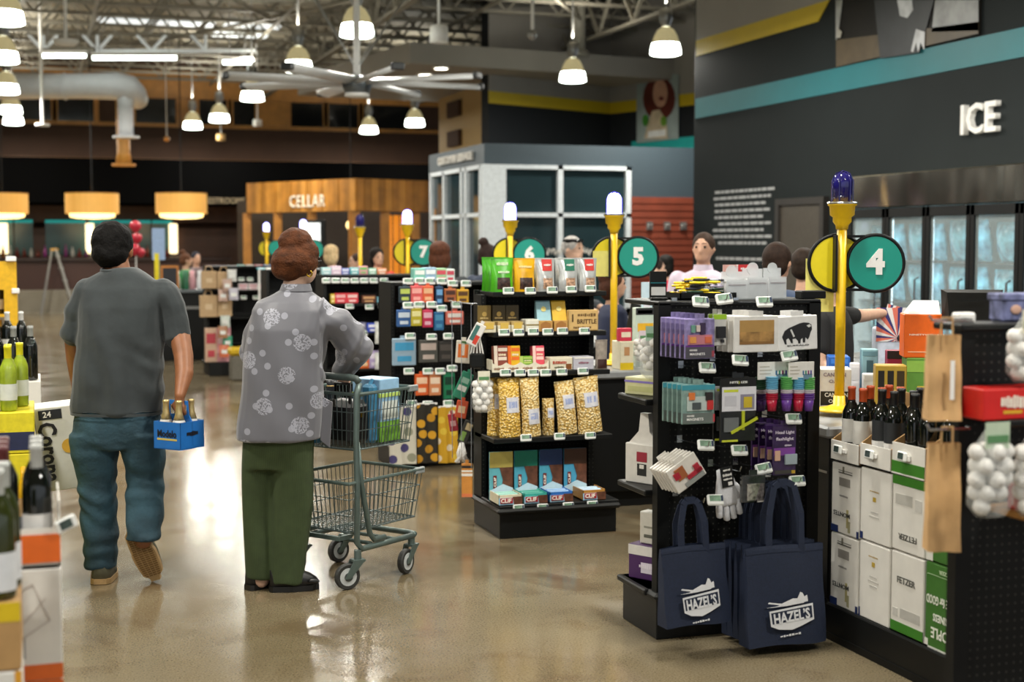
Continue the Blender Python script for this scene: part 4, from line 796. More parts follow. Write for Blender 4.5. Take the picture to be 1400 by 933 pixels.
# black light pack
blisters(984, 1033, 517, 604, 2, mat('smoke_card', '1a1b1a', .2, var=.4, scale=20), [(.0, 1, .87, .995, '0d0d0d'), (.05, 1, .48, .86, 'd9d9e0'), (.56, .95, .5, .74, '8a8698', .002), (.65, .88, .53, .7, 'c8b030', .004), (.1, .5, .78, .82, 'c9d23a', .002), (.6, .68, .18, .48, 'b9c22a', .004), (.1, .5, .16, .38, '6a6e70', .008), (.06, .5, .0, .03, 'c9d23a', .002), (.12, .45, .56, .72, 'c4c4cc', .002)], [('NITE', .045, .38, .93, 'f0f0ee', .24), (')', .05, .52, .93, 'c9d23a', .04), ('IZE', .045, .66, .93, 'f0f0ee', .18)], 'black card pack with white panel and lime stripe', 'black and lime gear packs', dy=.05)
p = onY(1008, 585, 5.09); o = MB().box(-.065, .065, 0, .004, -.006, .006).build('glow_stick', col('b9c22a', .3), None, onY(1018, 582, 5.095), (0, R(-26), 0)); tag(o, 'slim lime tube slanting across the black gear pack', 'light stick')
# stacks of little party cups
cups = [((1044, 1052, 1060, 1067, 1075, 1083, 1091, 1099, 1107))]
for px, c1, c2 in ((1055, '6fb6d8', 'b81f3c'), (1075, '67b564', '6a3f9a'), (1091, '6fb6d8', 'b81f3c'), (1105, '67b564', '6a3f9a'), (1040, '2c5a3c', '4a2a6a')):
    p = onY(px, 562, 5.12 if px != 1040 else 5.2); t = thing('cup_sleeve', 'clear sleeve of nested little %s cups' % ('blue and red' if c2 == 'b81f3c' else ('green and purple' if px != 1040 else 'dark green and violet')), 'cups', p, group='sleeves of party cups')
    for i in range(11):
        c = c1 if i >= 5 else ('d8d0d8' if i >= 3 else c2); zz = .046 + .0085 * i; MB().lathe([(.0225, zz), (.0255, zz + .006), (.026, zz + .0075), (.022, zz + .0078)], 14).build('cup_rim', col(c, .3), t, smooth=True)
    MB().lathe([(.017, 0), (.0225, .05)], 14).build('cup', col(c2, .3), t, smooth=True)
p = onY(1075, 512, 5.1)
for px0, px1, Y in ((1036, 1080, 5.14), (1078, 1113, 5.1)):
    c = pkp('header_card', 'white header card with coloured bottle drawings above the cup sleeves', 'card', px0, px1, 495, 519, Y, .004, 'e4e1da', [(.08 + .5, .92, .0, .3, '6a8aa0')] + [(.55 + .1 * i, .6 + .1 * i, .25, .5, ('2f6a9a', '2f8a6a', '8a2f6a', '4a3f9a')[i]) for i in range(4)] + [(.06, .4, .3, .36, 'b8b2a4'), (.06, .44, .5, .56, 'b8b2a4'), (.06, .36, .7, .76, 'b8b2a4')], group='cup header cards')
# purple torch pack
blisters(1056, 1088, 582, 650, 4, mat('violet_card', '33204a', .25, var=.4, scale=24), [(.05, .95, .4, .55, '7a3f96'), (.5, 1, .22, .42, '9aa8b0', .01), (.08, .3, .3, .5, 'd0a890', .006), (.1, .9, .03, .1, '3c3a36'), (.8, .95, .03, .09, 'b8962a', .004)], [('Head Light', .085, .5, .86, 'd8cce0', .8), ('flashlight', .085, .5, .73, 'd8cce0', .75), ('LED', .06, .65, .6, 'd8cce0', .3)], 'violet card pack of a clip torch', 'violet torch packs', dx=-.011, dy=.04)
# corkscrew cards, tilted
ROSE = col('a82838', .3)
blisters(925, 970, 625, 662, 6, 'd8d4cc', [(.2, .5, .4, .85, '9c5a34', .006), (.12, .3, .5, .75, ROSE, .008), (.45, .95, .25, .4, ROSE, .009), (.75, .92, .25, .6, ROSE, .009), (.3, .95, .03, .2, '8f928f', .004)], (), 'white cards with red corkscrews tilted on a hook', 'red corkscrew cards', dx=-.004, dy=.022, roty=R(-33))
# knit gloves
hook4(990, 641); p = onY(990, 642, 5.137); gl = thing('knit_gloves', 'pair of white knit gloves with black hang tag', 'gloves', p, R(0)); KN = mat('white_knit', 'd9dadf', .8, var=.06, scale=120, bump=.4, bscale=400); gl.rotation_euler = (0, R(-9), 0)
for k, dy in ((0, 0), (1, .02)):
    rings = []
    for zz, hw, th in ((0, .032, .012), (-.03, .034, .012), (-.05, .04, .014), (-.1, .052, .016), (-.135, .054, .015), (-.15, .052, .013)):
        rings.append([(hw * math.cos(2 * math.pi * i / 14), th * math.sin(2 * math.pi * i / 14), zz) for i in range(14)])
    g_ = MB().loft(rings)
    for i, (fx, L_) in enumerate(((-.04, .045), (-.014, .062), (.013, .06), (.038, .048))): g_.tube([(fx, 0, -.13), (fx * 1.1, 0, -.145 - L_ * .5), (fx * 1.15, 0, -.145 - L_), (fx * 1.15, 0, -.15 - L_)], [.0125, .0135, .0125, .005], 8)
    g_.tube([(.036, 0, -.07), (.062, 0, -.105), (.07, 0, -.145), (.07, 0, -.15)], [.013, .0135, .012, .004], 8)
    g_.build('glove', KN, gl, (.006 * k, dy, -.004 * k), smooth=True)
MB().box(-.027, .027, -.02, -.017, -.07, .012).build('hang_tag', col('141416', .35), gl); text('KNIT', .012, gl, WHITEP, (0, -.022, 0), width=.03); text('GLOVES', .016, gl, WHITEP, (0, -.022, -.02), width=.04); text('one size', .012, gl, WHITEP, (0, -.022, -.037), width=.038); MB().box(.0, .018, -.022, -.02, -.064, -.05).build('barcode', WHITEP, gl)
# clear trinket bag
t = pkp('trinket_bag', 'clear bag of shiny trinkets hanging behind the gloves', 'bag', 1014, 1047, 650, 688, 5.062, .02, mat('dark_film', '2a2c2e', .08, var=.6, scale=30, spec=.8), [(.2, .9, .1, .7, mat('shiny_bits', 'b8b0ac', .15, metal=.8, var=.7, scale=60), .006), (.65, .95, .02, .12, 'c8c4c0')], tab=True)
# --- tote bags
TOTE = mat('navy_nonwoven', '17223a', .75, var=.12, scale=90, bump=.15, bscale=300)
def tote(name, label, px, ptop, pbot, w, Y, group=None, handle_top=None, logo=True, roty=0, hw=.075, bulge=.045, hy=(-.018, .03)):
    pt, pb = onY(px, ptop, Y), onY(px, pbot, Y); h = pt.z - pb.z; t = thing(name, label, 'tote bag', pb, 0, group); t.rotation_euler = (0, roty, R(2))
    def fr(s):
        return lambda u, v: ((u - .5) * w * (1 - .03 * v + .012 * math.sin(v * 9 + s)), s * (bulge * (1 - v) ** .7 * (1 - .5 * (2 * u - 1) ** 2) + .012) + .006 * math.sin(u * 7 + v * 3 + s), v * h + .006 * math.sin(u * 5))
    mb = MB(); mb.sheet(fr(-1), 14, 12); mb.sheet(fr(1), 14, 12)
    f0, f1 = fr(-1), fr(1)
    for u in (0, 1): mb.sheet(lambda a, v: tuple(Vector(f0(u, v)).lerp(Vector(f1(u, v)), a)), 2, 12)
    mb.sheet(lambda u, a: tuple(Vector(f0(u, 0)).lerp(Vector(f1(u, 0)), a)), 14, 2)
    mb.build('bag_body', TOTE, t, smooth=True); MB().sheet(lambda u, v: tuple(Vector(f0(u, .93 + .07 * v)) + Vector((0, -.003, 0))), 14, 2).build('hem_band', TOTE, t)
    zt_ = onY(px, handle_top, Y).z - pb.z if handle_top else h + .22
    for s, yy in ((-1, hy[0]), (1, hy[1])):
        pts = [(-hw, yy, h - .04), (-hw * .97, yy, h + .5 * (zt_ - h)), (-hw * .6, yy * .5, zt_ - .015), (-.02, yy * .3, zt_), (.02, yy * .3, zt_), (hw * .6, yy * .5, zt_ - .015), (hw * .97, yy, h + .5 * (zt_ - h)), (hw, yy, h - .04)]; m2 = MB()
        for i in range(len(pts) - 1):
            a, b = Vector(pts[i]), Vector(pts[i + 1]); d = (b - a).normalized(); n = Vector((d.z, 0, -d.x)) * .0135; m2.add([a - n, a + n, b + n, b - n, a - n + Vector((0, .003, 0)), a + n + Vector((0, .003, 0)), b + n + Vector((0, .003, 0)), b - n + Vector((0, .003, 0))], [(0, 1, 2, 3), (7, 6, 5, 4), (0, 4, 5, 1), (1, 5, 6, 2), (2, 6, 7, 3), (3, 7, 4, 0)])
        m2.build('handle', TOTE, t)
    if logo:
        W_ = mat('print_white', 'dfe0e4', .6, var=.03); yy = -.062; s = w / .36; lg = lambda pts, y_, m, nm: MB().prism([(x * s, z_) for x, z_ in pts], y_ - .0012, y_).build(nm, m, t, (0, 0, h * .31), (R(-5), 0, 0))
        lg([(-.1, .02), (.1, .035), (.103, -.03), (.045, -.05), (.0, -.062), (-.06, -.055), (-.095, -.04)], yy, W_, 'logo_plate'); lg([(-.093, .013), (.093, .026), (.095, -.022), (-.088, -.032)], yy - .0015, TOTE, 'logo_field')
        o = text('HAZEL\u2019S', .058, t, W_, (0, yy - .004, h * .31 - .004), (R(85), R(-4), 0), width=.165 * s, off=.03); lg([(-.11, .035), (-.06, .038), (-.03, .05), (.01, .062), (.05, .058), (.06, .04), (-.02, .035)], yy, W_, 'logo_figure'); lg([(-.105, .052), (-.1, .057), (-.03, .044), (-.035, .038)], yy - .001, W_, 'logo_bat'); lg([(.03, .06), (.045, .085), (.055, .08), (.062, .065), (.075, .07), (.078, .045), (.05, .042)], yy - .001, W_, 'logo_figure')
        text('BEVERAGE WORLD', .014, t, TOTE, (0, yy - .003, h * .31 - .045), (R(85), R(-3), 0), width=.09 * s); text('www', .012, t, W_, (0, yy, h * .31 - .078), (R(85), R(-3), 0), width=.1 * s)
    return t
tote('tote_bag', 'single navy tote bag with white logo hanging under the knit gloves', 950, 745, 851, .29, 5.10, None, 684, roty=R(-3), hw=.055)
tote('tote_bag', 'front navy tote bag with white logo in the hanging bunch', 1071, 745, 878, .36, 5.02, None, 660, roty=R(-1))
for i in range(1, 5): tote('tote_bag', 'plain edged navy tote bag packed behind the front one of the bunch', 1071 - 8 * i, 742 - 2 * i, 873 - 3 * i, .34, 5.064 + .049 * i, 'navy totes behind the front one', 662, False, R(-1), bulge=.006, hy=(-.016, .018))
# --- goods on the aisle-side shelves of rack 4
def shelf4(px0, px1, py0, py1, X, th, base, pans, tx, lab, name, cat, rz=-90):
    a, b = onX((px0 + px1) / 2, py1, X), onX((px0 + px1) / 2, py0, X)
    return a, b
pk('purple_gift_box', 'purple and white peaked gift box on the rack foot', 'gift box', (2.44, 5.55, .2), .17, .15, .1, '4a2a5c', [(.0, 1, .7, .98, 'd8d4d0'), (.4, .9, .2, .5, 'd8d0dc')], [('GIFT', .2, .6, .4, 'e8e0ea', .5)], rotz=R(-60))
pk('white_pouch_box', 'grey white folded carton standing on the purple gift box', 'carton', (2.47, 5.55, .352), .12, .14, .06, 'c9c5ba', [(.2, .9, .2, .3, '5a5a52'), (.2, .8, .5, .56, '8a887c')], (), rotz=R(-60))
c_ = pk('bottle_carrier', 'white bottle carrier with round moustache emblem', 'carrier', (2.42, 5.56, .62), .16, .17, .1, 'd9d5ce', [(.4, .75, .55, .8, '9a3040'), (.42, .73, .2, .5, '2a2a2c'), (.5, .65, .38, .48, 'd9d5ce', .002)], (), rotz=R(-62)); MB().prism([(-.08, .17), (-.03, .22), (-.02, .3), (.02, .3), (.03, .22), (.08, .17)], .03, .06).build('carry_handle', col('d9d5ce'), c_)
pk('cream_box', 'cream box with violet stripe on the upper aisle shelf', 'box', (2.42, 5.56, 1.0), .17, .075, .12, 'd2cf9e', [(0, 1, .7, .82, '8a7ac0'), (.1, .9, .2, .5, 'c4c488')], (), rotz=R(-62))
garlic('garlic_net', 'garlic net with green label above the cream box', (2.46, 5.5, 1.28), .95, 16, 'a8c8b4', R(-40))
garlic('garlic_net', 'small garlic net beside the upright of the tote rack', (2.5, 5.62, 1.22), .85, 12, 'c9c4b0', R(-40))
# --- things on top of rack 4
t = thing('card_stand', 'small black card stand with white label on rack top', 'card stand', (2.45, 5.43, z4), R(-12)); MB().rbox(-.035, .035, 0, .05, 0, .012, .003).box(-.035, .035, .03, .045, .01, .12).build('stand', BLACK, t); MB().box(-.03, .03, .026, .03, .02, .055).build('label_panel', col('d8d8d6'), t); MB().box(-.033, .033, .025, .03, .07, .074).build('teal_line', TEAL, t)
g = random.Random(3); cs = ['e8c81c', '16171a', 'f0d020', '9aa0a8', '1d3a2a', 'd8b41a', '2a2a34', 'b8b0c8']
tr = thing('wire_tray', 'low black tray holding the yellow and black wristbands', 'tray', (2.66, 5.5, z4)); MB().box(-.13, .13, -.1, .1, 0, .008).box(-.13, .13, -.1, -.096, 0, .03).box(-.13, .13, .096, .1, 0, .03).box(-.13, -.126, -.1, .1, 0, .03).box(.126, .13, -.1, .1, 0, .03).build('body', BLACK, tr)
placed = []
def seg_gap(a, b, c, d):               # least distance of two level segments seen from above and their closest points' own heights are equal per band
    best = 9.
    for t in range(9):
        p = a.lerp(b, t / 8); u = max(0, min(1, (p - c).dot(d - c) / (d - c).length_squared)); best = min(best, (p - c.lerp(d, u)).length)
    return best
for i in range(84):                     # the bands are dropped one by one on the heap, each coming to rest on those below
    best = None
    for _ in range(70):
        a = g.uniform(-.7, .7) + (math.pi / 2 if g.random() < .25 else 0); hl = .036; f_ = 1 - .22 * i / 84; kx = max(0, .115 * f_ - hl * abs(math.cos(a))); ky = max(0, .088 * f_ - hl * abs(math.sin(a)))
        x, y = g.uniform(-kx, kx), g.uniform(-ky, ky); dv = Vector((math.cos(a), math.sin(a))) * hl; A, B_ = Vector((x, y)) - dv, Vector((x, y)) + dv; zz = .0085
        for (c, d, zq) in placed:      # kept in order of height
            gap = seg_gap(A, B_, c, d)
            if gap < .0125 and zq - .0125 < zz < zq + (.0125 ** 2 - gap ** 2) ** .5: zz = zq + (.0125 ** 2 - gap ** 2) ** .5
        if best is None or zz < best[0]: best = (zz, a, x, y, A, B_)
    zz, a, x, y, A, B_ = best; placed.append((A, B_, zz)); placed.sort(key=lambda q: q[2])
    o = MB().tube([(-.036, 0, 0), (-.016, 0, .0005), (.01, .0005, -.0005), (.036, 0, 0)], [.005, .006, .006, .0045], 6).build('wristband', col(cs[i % 8], .35), None, (2.66 + x, 5.5 + y, z4 + .006 + zz), (0, 0, a), smooth=True); tag(o, 'rolled %s wristband in the heap on the rack top' % ('yellow' if i % 8 in (0, 2, 5) else ('black' if i % 8 in (1, 6) else 'grey or green')), 'wristband', 'heap of wristbands')
def acrylic(px0, px1, py0, Y, lab, c='cfd4d6'):
    a = onY((px0 + px1) / 2, 410, Y); h = onY(px0, py0, Y).z - z4; w = onY(px1, 410, Y).x - onY(px0, 410, Y).x
    t = thing('leaflet_holder', lab, 'leaflet holder', (a.x, Y, z4)); MB().box(-w / 2, w / 2, 0, .003, 0, h * .72).box(-w / 2, w / 2, .05, .053, 0, h).box(-w / 2, w / 2, 0, .053, 0, .004).build('holder', mat('frosted_acrylic', 'e4e8ea', .15, alpha=.5, var=.05), t)
    MB().box(-w / 2 + .004, w / 2 - .004, .006, .04, .006, h * .66).build('leaflet_stack', col('efeff1', .6), t); MB().lathe([(w * .28, 0), (w * .28, .002)], 16, M=Matrix.Rotation(R(90), 4, 'X')).build('round_tab', mat('frosted_acrylic', ''), t, (0, .05, h)); MB().box(-w * .4, w * .4, -.002, 0, h * .5, h * .55).build('printed_panel', col('a9a4a8'), t); return t
acrylic(993, 1022, 372, 5.42, 'clear leaflet holder with dark slanted back behind wristbands'); acrylic(1022, 1050, 368, 5.43, 'clear leaflet holder with round top tab in the middle of the row'); acrylic(1051, 1075, 367, 5.42, 'clear leaflet holder with round tab at the end of the row')
pkp('promo_card', 'red and white promotional card behind the leaflet holders', 'card', 988, 1034, 362, 408, 5.6, .004, 'e2d4d2', [(.45, 1, .66, 1, 'c8282c'), (.0, .4, .66, 1, 'd8a49a')], [('SAVE', .12, .72, .88, 'f4e8e6', .4), ('TODAY', .1, .72, .75, 'f4e8e6', .45)], zb=z4)
MB_ = MB().rbox(-.06, .06, -.03, .03, 0, .035, .004).build('stapler_box', BLACK, None, onY(1108, 412, 5.4) * 1 + Vector((0, 0, 0))); MB_.location.z = z4; tag(MB_, 'small flat black box at the end of the rack top', 'box')
# ================================================================== WINE: cases on the plinth and stacks on the opposite side of the aisle
GLB = mat('dark_bottle_glass', '0d100c', .06, var=.1, spec=.8); GLG = mat('green_bottle_glass', '8fa02c', .08, var=.15, spec=.8); GLO = mat('olive_bottle_glass', '2c3212', .07, var=.15, spec=.8)
BP = [(.0, .0), (.034, .0), (.0375, .006), (.0375, .185), (.035, .2), (.026, .222), (.0165, .238), (.0145, .25), (.0145, .288), (.016, .289), (.016, .3), (.0, .301)]
_bm = {}
def bottle(label, loc, glass, cap, lab=None, lab_z=(.06, .15), group=None, rotz=0, foil=.235, art=None, name='wine_bottle'):
    key = (glass.name, cap, lab, lab_z, foil)
    if key not in _bm:
        g = MB().lathe(BP, 18).mesh('glass', glass, True); c = MB().lathe([(.0152 + (.003 if z < .24 else 0) * 0 + .0006, z) for z in (foil + .012, .287)] + [(.0168, .2885), (.0168, .301), (.0, .3025)], 16, caps=False).mesh('capsule', col(cap, .35), True)
        l = MB().lathe([(.0382, lab_z[0]), (.0382, lab_z[1])], 18, caps=False).mesh('label', col(lab, .6), True) if lab else None; _bm[key] = (g, c, l)
    g, c, l = _bm[key]; t = thing(name, label, 'wine bottle', loc, rotz, group); obj('glass', g, t); obj('capsule', c, t)
    if l: obj('label', l, t)
    return t
WC = mat('white_case_board', 'dcd9d2', .6, var=.05, scale=12); KRAFT = mat('kraft_board', 'b08a58', .7, var=.12, scale=10)
CY = [5.145, 4.925, 4.70, 4.475, 4.25]; CXF = 3.105; DEP = .3
def case(col_i, z0, z1, label, panels, texts, m=WC, inset=0):
    w = CY[col_i] - CY[col_i + 1] - .012
    t = pk('wine_case', label, 'wine case', (CXF + inset, (CY[col_i] + CY[col_i + 1]) / 2, z0), w, z1 - z0 - .004, DEP, m, panels, texts, rotz=R(-90)); return t
MP = [(.28, .68, .68, .8, '8a8680'), (.25, .75, .86, .875, '4a4a46'), (.25, .75, .895, .905, '6a6a66'), (.0, .26, .0, .1, '1e2e5c'), (.93, 1, .0, .1, '1e2e5c'), (.56, .63, .1, .36, 'a59c6c'), (.62, .7, .04, .2, '9c9878'), (.4, .46, .86, .96, '7a7668')]
case(0, .15, .455, 'white wine case with tasting fork emblem at the foot of the corner stack', MP, [('MONTES', .09, .4, .3, '4a4a48', .6, 180), ('LOT 10', .04, .46, .56, '8a8884', .3)])
case(0, .457, .75, 'white wine case with tasting fork emblem under the orange capped bottles', MP, [('MONTES', .09, .4, .28, '4a4a48', .6, 180), ('LOT 10', .04, .46, .54, '8a8884', .3)])
case(1, .15, .465, 'plain white wine case with tiny crest at the foot of the stack', [(.42, .52, .7, .76, 'b5993c'), (.0, .04, .0, .12, '1e2e5c'), (.35, .6, .56, .58, 'bdbab4'), (.3, .65, .5, .52, 'c4c1bb'), (.35, .6, .44, .46, 'c4c1bb')], [('RESERVE', .03, .47, .83, 'b9a070', .3)])
case(1, .467, .76, 'plain white wine case with tiny crest under the black capped bottles', [(.42, .52, .56, .62, 'b5993c'), (.0, .1, .0, .1, '1e2e5c'), (.35, .6, .4, .42, 'bdbab4'), (.3, .65, .34, .36, 'c4c1bb')], [('RESERVE', .03, .47, .7, 'b9a070', .3)])
case(2, .15, .47, 'white wine case with green foot band and upright name', [(0, 1, .0, .14, '3c7a24'), (0, 1, .0, .02, 'd8d8d0'), (.3, .9, .2, .32, 'b4b2ac'), (.06, .22, .2, .3, 'c4c2bc')], [('FETZER', .11, .47, .66, '55544e', .56)])
case(2, .472, .765, 'white wine case with green head band and inverted name', [(0, 1, .88, 1, '3c7a24'), (.1, .62, .62, .76, 'b9b7b0'), (.7, .9, .58, .74, 'c6c4be')], [('FETZER', .11, .5, .2, '55544e', .56, 180)])
GRN = mat('green_case_board', '3a6a24', .6, var=.06)
case(3, .15, .475, 'green wine case printed with inverted white slogan', [(.0, .1, .0, .1, 'd8d8d0'), (.0, 1, .0, .02, 'd8d8d0'), (.05, .95, .86, .865, 'a8c098')], [('PEOPLE', .17, .55, .2, 'e6e8dc', .7, 180), ('BUSINESS', .12, .55, .38, 'e6e8dc', .6, 180), ('FORCE for GOOD', .14, .5, .58, 'e6e8dc', .9, 180), ('FETZER', .06, .6, .92, 'b9cca8', .4, 180)], m=GRN)
case(3, .477, .77, 'green and white wine case partly behind the lower brown bag', [(.0, .2, .0, 1, 'd4d4cc'), (.22, .4, .4, .5, 'd8e0cc')], (), m=GRN)
def tray(ci, z0, h, label, band=None):
    w = CY[ci] - CY[ci + 1] - .012; t = thing('case_tray', label, 'tray', (CXF - .006, (CY[ci] + CY[ci + 1]) / 2, z0), R(-90))
    b = MB().box(-w / 2, w / 2, 0, DEP, 0, .006).box(-w / 2, w / 2, 0, .005, 0, h)
    b.build('front_wall', WC, t); MB().box(-w / 2, w / 2, DEP - .005, DEP, 0, .28).build('rear_wall', KRAFT, t)
    for s in (-1, 1):
        x = s * (w / 2 - .0025); MB().add([(x - .0025, .004, 0), (x - .0025, DEP, 0), (x - .0025, DEP, .28), (x - .0025, .004, h), (x + .0025, .004, 0), (x + .0025, DEP, 0), (x + .0025, DEP, .28), (x + .0025, .004, h)], [(3, 2, 1, 0), (4, 5, 6, 7), (0, 1, 5, 4), (1, 2, 6, 5), (2, 3, 7, 6), (3, 0, 4, 7)]).build('side_wall', KRAFT, t)
    if band: MB().box(-w / 2, w / 2, -.002, 0, .006, .05).build('band', col(band), t); MB().box(-w / 2, w / 2, -.0025, -.0005, 0, .006).build('band', col('d8d8d0'), t)
    price_tag(t, (-.02 if ci else -.03, -.014, h * .62), (R(-6), 0, 0), 1.15, True); MB().box(-.02, .02, -.01, -.001, h * .5, h * .66).build('tag_clip', WHITEP, t); return t
tray(0, .752, .085, 'cut white tray of orange capped bottles nearest the tote rack'); tray(1, .762, .09, 'cut white tray of black bottles beside the orange capped ones'); tray(2, .767, .12, 'cut white tray with green band and kraft slanted side', '3c7a24'); tray(3, .772, .125, 'cut white tray with green foot partly behind brown bag', '3c7a24')
def fill(ci, z, cap, lab, glass, label, grp, rows=3, cols=2, lz=(.05, .145), jog=0):
    w = CY[ci] - CY[ci + 1] - .012; yc = (CY[ci] + CY[ci + 1]) / 2
    for r in range(rows):
        for c in range(cols): bottle(label, (CXF + .05 + r * .088, yc + (c - (cols - 1) / 2) * (-.084), z), glass, cap, lab, lz, grp, rotz=rnd.random())
fill(0, .76, 'a8431c', 'd8d6d0', GLB, 'dark wine bottle with orange capsule and white label', 'orange capped wine bottles', lz=(.075, .17))
fill(1, .77, '101012', '24272a', GLB, 'black wine bottle with black label and black capsule', 'black capped wine bottles', lz=(.1, .18)); fill(2, .775, '0e0e10', None, GLB, 'black wine bottle in the green banded tray', 'bottles in the green banded tray'); fill(3, .78, '0e0e10', None, GLB, 'black wine bottle in the tray behind the brown bag', 'bottles behind the brown bag', cols=2, rows=2)
_sl = MB().lathe([(.0381, .065), (.0381, .098)], 18, caps=False).mesh('second_label', WHITEP, True)
for o in [o for o in COL.objects if o.get('group') == 'black capped wine bottles']: obj('second_label', _sl, o)
# --- goods on counter 4 beyond the wine
zc4 = .86
def on4(name, label, cat, px0, px1, py0, py1, Y, th, base, pans=(), tx=(), zb=None, **k): k.setdefault('rotz', R(-26)); return pkp(name, label, cat, px0, px1, py0, py1, Y, th, base, pans, tx, zb=zb, **k)
on4('wine_carton', 'white and black wine carton beside the number 4 pole foot', 'carton', 1116, 1160, 505, 552, 5.86, .16, 'dddad6', [(.18, .98, .12, .46, '151516')], [('CANYON', .13, .55, .86, '8a7a84', .6), ('OAKS', .11, .6, .7, '8a7a84', .4), ('CANYON', .14, .6, .37, 'e8e6e2', .62), ('OAKS', .12, .6, .22, 'e8e6e2', .42)], zb=zc4)
on4('blue_bin', 'bright blue bin behind the lane 4 pole', 'bin', 1135, 1160, 488, 520, 6.1, .15, '1f5fb4', [(.1, .9, .85, .95, '3a7ad0')], zb=zc4)
on4('teal_carton', 'pale teal carton of bottles on lane 4 counter', 'carton', 1179, 1198, 478, 545, 6.02, .09, '7fa6b0', [(.05, .95, .88, .96, '5f8894'), (.3, .7, .3, .8, '3f6068')], zb=zc4)
on4('white_card_box', 'narrow white carton beside the teal carton', 'carton', 1163, 1174, 497, 545, 6.0, .06, 'd9dade', [(.1, .9, .6, .9, 'c6c8cc')], zb=zc4)
on4('white_card_box', 'white box with printed lid behind the orange capped bottles', 'box', 1182, 1201, 512, 545, 5.84, .08, 'd8d8d8', [(.05, .95, .8, .95, 'c6c4c2')], zb=zc4)
bx = on4('red_gift_box', 'dark red lidded box below the orange carton', 'box', 1214, 1236, 480, 545, 5.86, .09, '8a1c3a', [(0, 1, .86, 1, '1c1418'), (.2, .8, .6, .7, 'c05070')], zb=zc4)
on4('gold_window_box', 'gold edged bottle box behind the black capped bottles', 'box', 1200, 1236, 500, 545, 5.5, .1, 'b09030', [(.08, .28, .0, .9, '1a1814'), (.38, .58, .0, .9, '1a1814'), (.68, .92, .0, .9, '3a2c10')], zb=zc4)
on4('green_box', 'green and yellow box under the orange carton', 'box', 1243, 1284, 490, 545, 5.6, .17, '5a8a34', [(.0, 1, .75, .95, '8ab44a'), (.3, .9, .3, .5, 'c8b040')], zb=zc4)
p = onY(1240, 493, 5.6); zo = p.z
t = on4('orange_wine_carton', 'bright orange wine carton with sloped white top', 'carton', 1240, 1284, 430, 493, 5.61, .16, 'e8650e', [(.1, .98, .13, .145, 'f6d8b0')], [('NINETY+CELLARS', .055, .58, .53, 'f8e8d0', .9), ('LOT 1', .045, .65, .05, 'f8d8b0', .2)], zb=onY(1263, 490, 5.6).z)
w_ = .149; MB().add([(-w_ / 2, 0, .197), (w_ / 2, 0, .197), (w_ / 2, .16, .197), (-w_ / 2, .16, .197), (-w_ / 2 + .04, .07, .262), (w_ / 2, .07, .262), (w_ / 2, .11, .262), (-w_ / 2 + .04, .11, .262)], [(0, 1, 5, 4), (1, 2, 6, 5), (2, 3, 7, 6), (3, 0, 4, 7), (4, 5, 6, 7)]).build('sloped_top', WHITEP, t)
# carrier bag with striped rays
def ray_mat():
    m = mat('ray_print', 'ffffff', .5, var=0); nt, b = nodes(m); tc = nt.nodes.new('ShaderNodeTexCoord'); sp = nt.nodes.new('ShaderNodeSeparateXYZ'); nt.links.new(tc.outputs['Object'], sp.inputs[0])
    a = nmath(nt, 'ARCTAN2', sp.outputs[2], sp.outputs[0]); f = nmath(nt, 'FRACT', nmath(nt, 'MULTIPLY', a, 1.9)); c = nmix(nt, nmath(nt, 'GREATER_THAN', f, .36), lin('d8705c'), lin('e4dfdc')); c2 = nmix(nt, nmath(nt, 'GREATER_THAN', f, .70), c, lin('32306e')); nt.links.new(c2, b.inputs['Base Color']); return m
RAY = ray_mat(); p = onY(1216, 455, 6.3)
t = CARRIER = thing('carrier_bag', 'white carrier bag printed with red and blue rays held over the counter', 'bag', (p.x, 6.3, 1.0), -YAW); MB().rbox(-.12, .12, -.05, .05, -.14, .09, .01).build('bag_body', mat('bag_white', 'c9d0e0', .6), t); MB().box(-.12, .12, -.053, -.05, -.02, .17).build('printed_panel', RAY, t, (0, 0, .03)); MB().box(-.02, .18, -.052, -.05, .0, .09).build('printed_fold', RAY, t, (-.06, 0, .13), (0, R(14), 0)); MB().ball((0, 0, 0), (.035, .006, .025), 10, 6).build('star_print', col('26242c'), t, (.03, -.055, .03))
# --- brown paper bags hung beside rack 3
BPB = mat('brown_paper', 'c49c6a', .75, var=.12, scale=14, bump=.3, bscale=14)
def paper_bag(label, px0, px1, py0, py1, Y, X_shift=0):
    a, b = onY((px0 + px1) / 2, py1, Y), onY((px0 + px1) / 2, py0, Y); w = (onY(px1, py1, Y).x - onY(px0, py1, Y).x); h = b.z - a.z
    t = thing('paper_bag', label, 'paper bag', (a.x, Y, a.z), R(-20)); f = lambda s: (lambda u, v: ((u - .5) * w * (1 - .05 * v), s * (.028 * (1 - .6 * v) + .006 * math.sin(u * 9)) + .004 * math.sin(v * 11 + s), v * h)); mb = MB(); mb.sheet(f(-1), 8, 10); mb.sheet(f(1), 8, 10)
    for u in (0, 1): mb.sheet(lambda q, v: tuple(Vector(f(-1)(u, v)).lerp(Vector(f(1)(u, v)), q)), 2, 10)
    mb.sheet(lambda u, q: tuple(Vector(f(-1)(u, 0)).lerp(Vector(f(1)(u, 0)), q)), 8, 2); mb.build('bag_body', BPB, t, smooth=True); MB().tube([(-w * .18, -.03, h), (-w * .16, -.035, h + .05), (w * .16, -.035, h + .05), (w * .18, -.03, h)], .003, 5).build('handle', BPB, t); return t
pb = paper_bag('upper tall brown paper bag with white streak hung beside the garlic rack', 1268, 1307, 458, 574, 3.40); MB().box(.012, .024, -.0345, -.0335, .06, .17).build('white_tape', WHITEP, pb)
paper_bag('lower tall brown paper bag hung beside the garlic rack', 1268, 1306, 606, 752, 3.40)
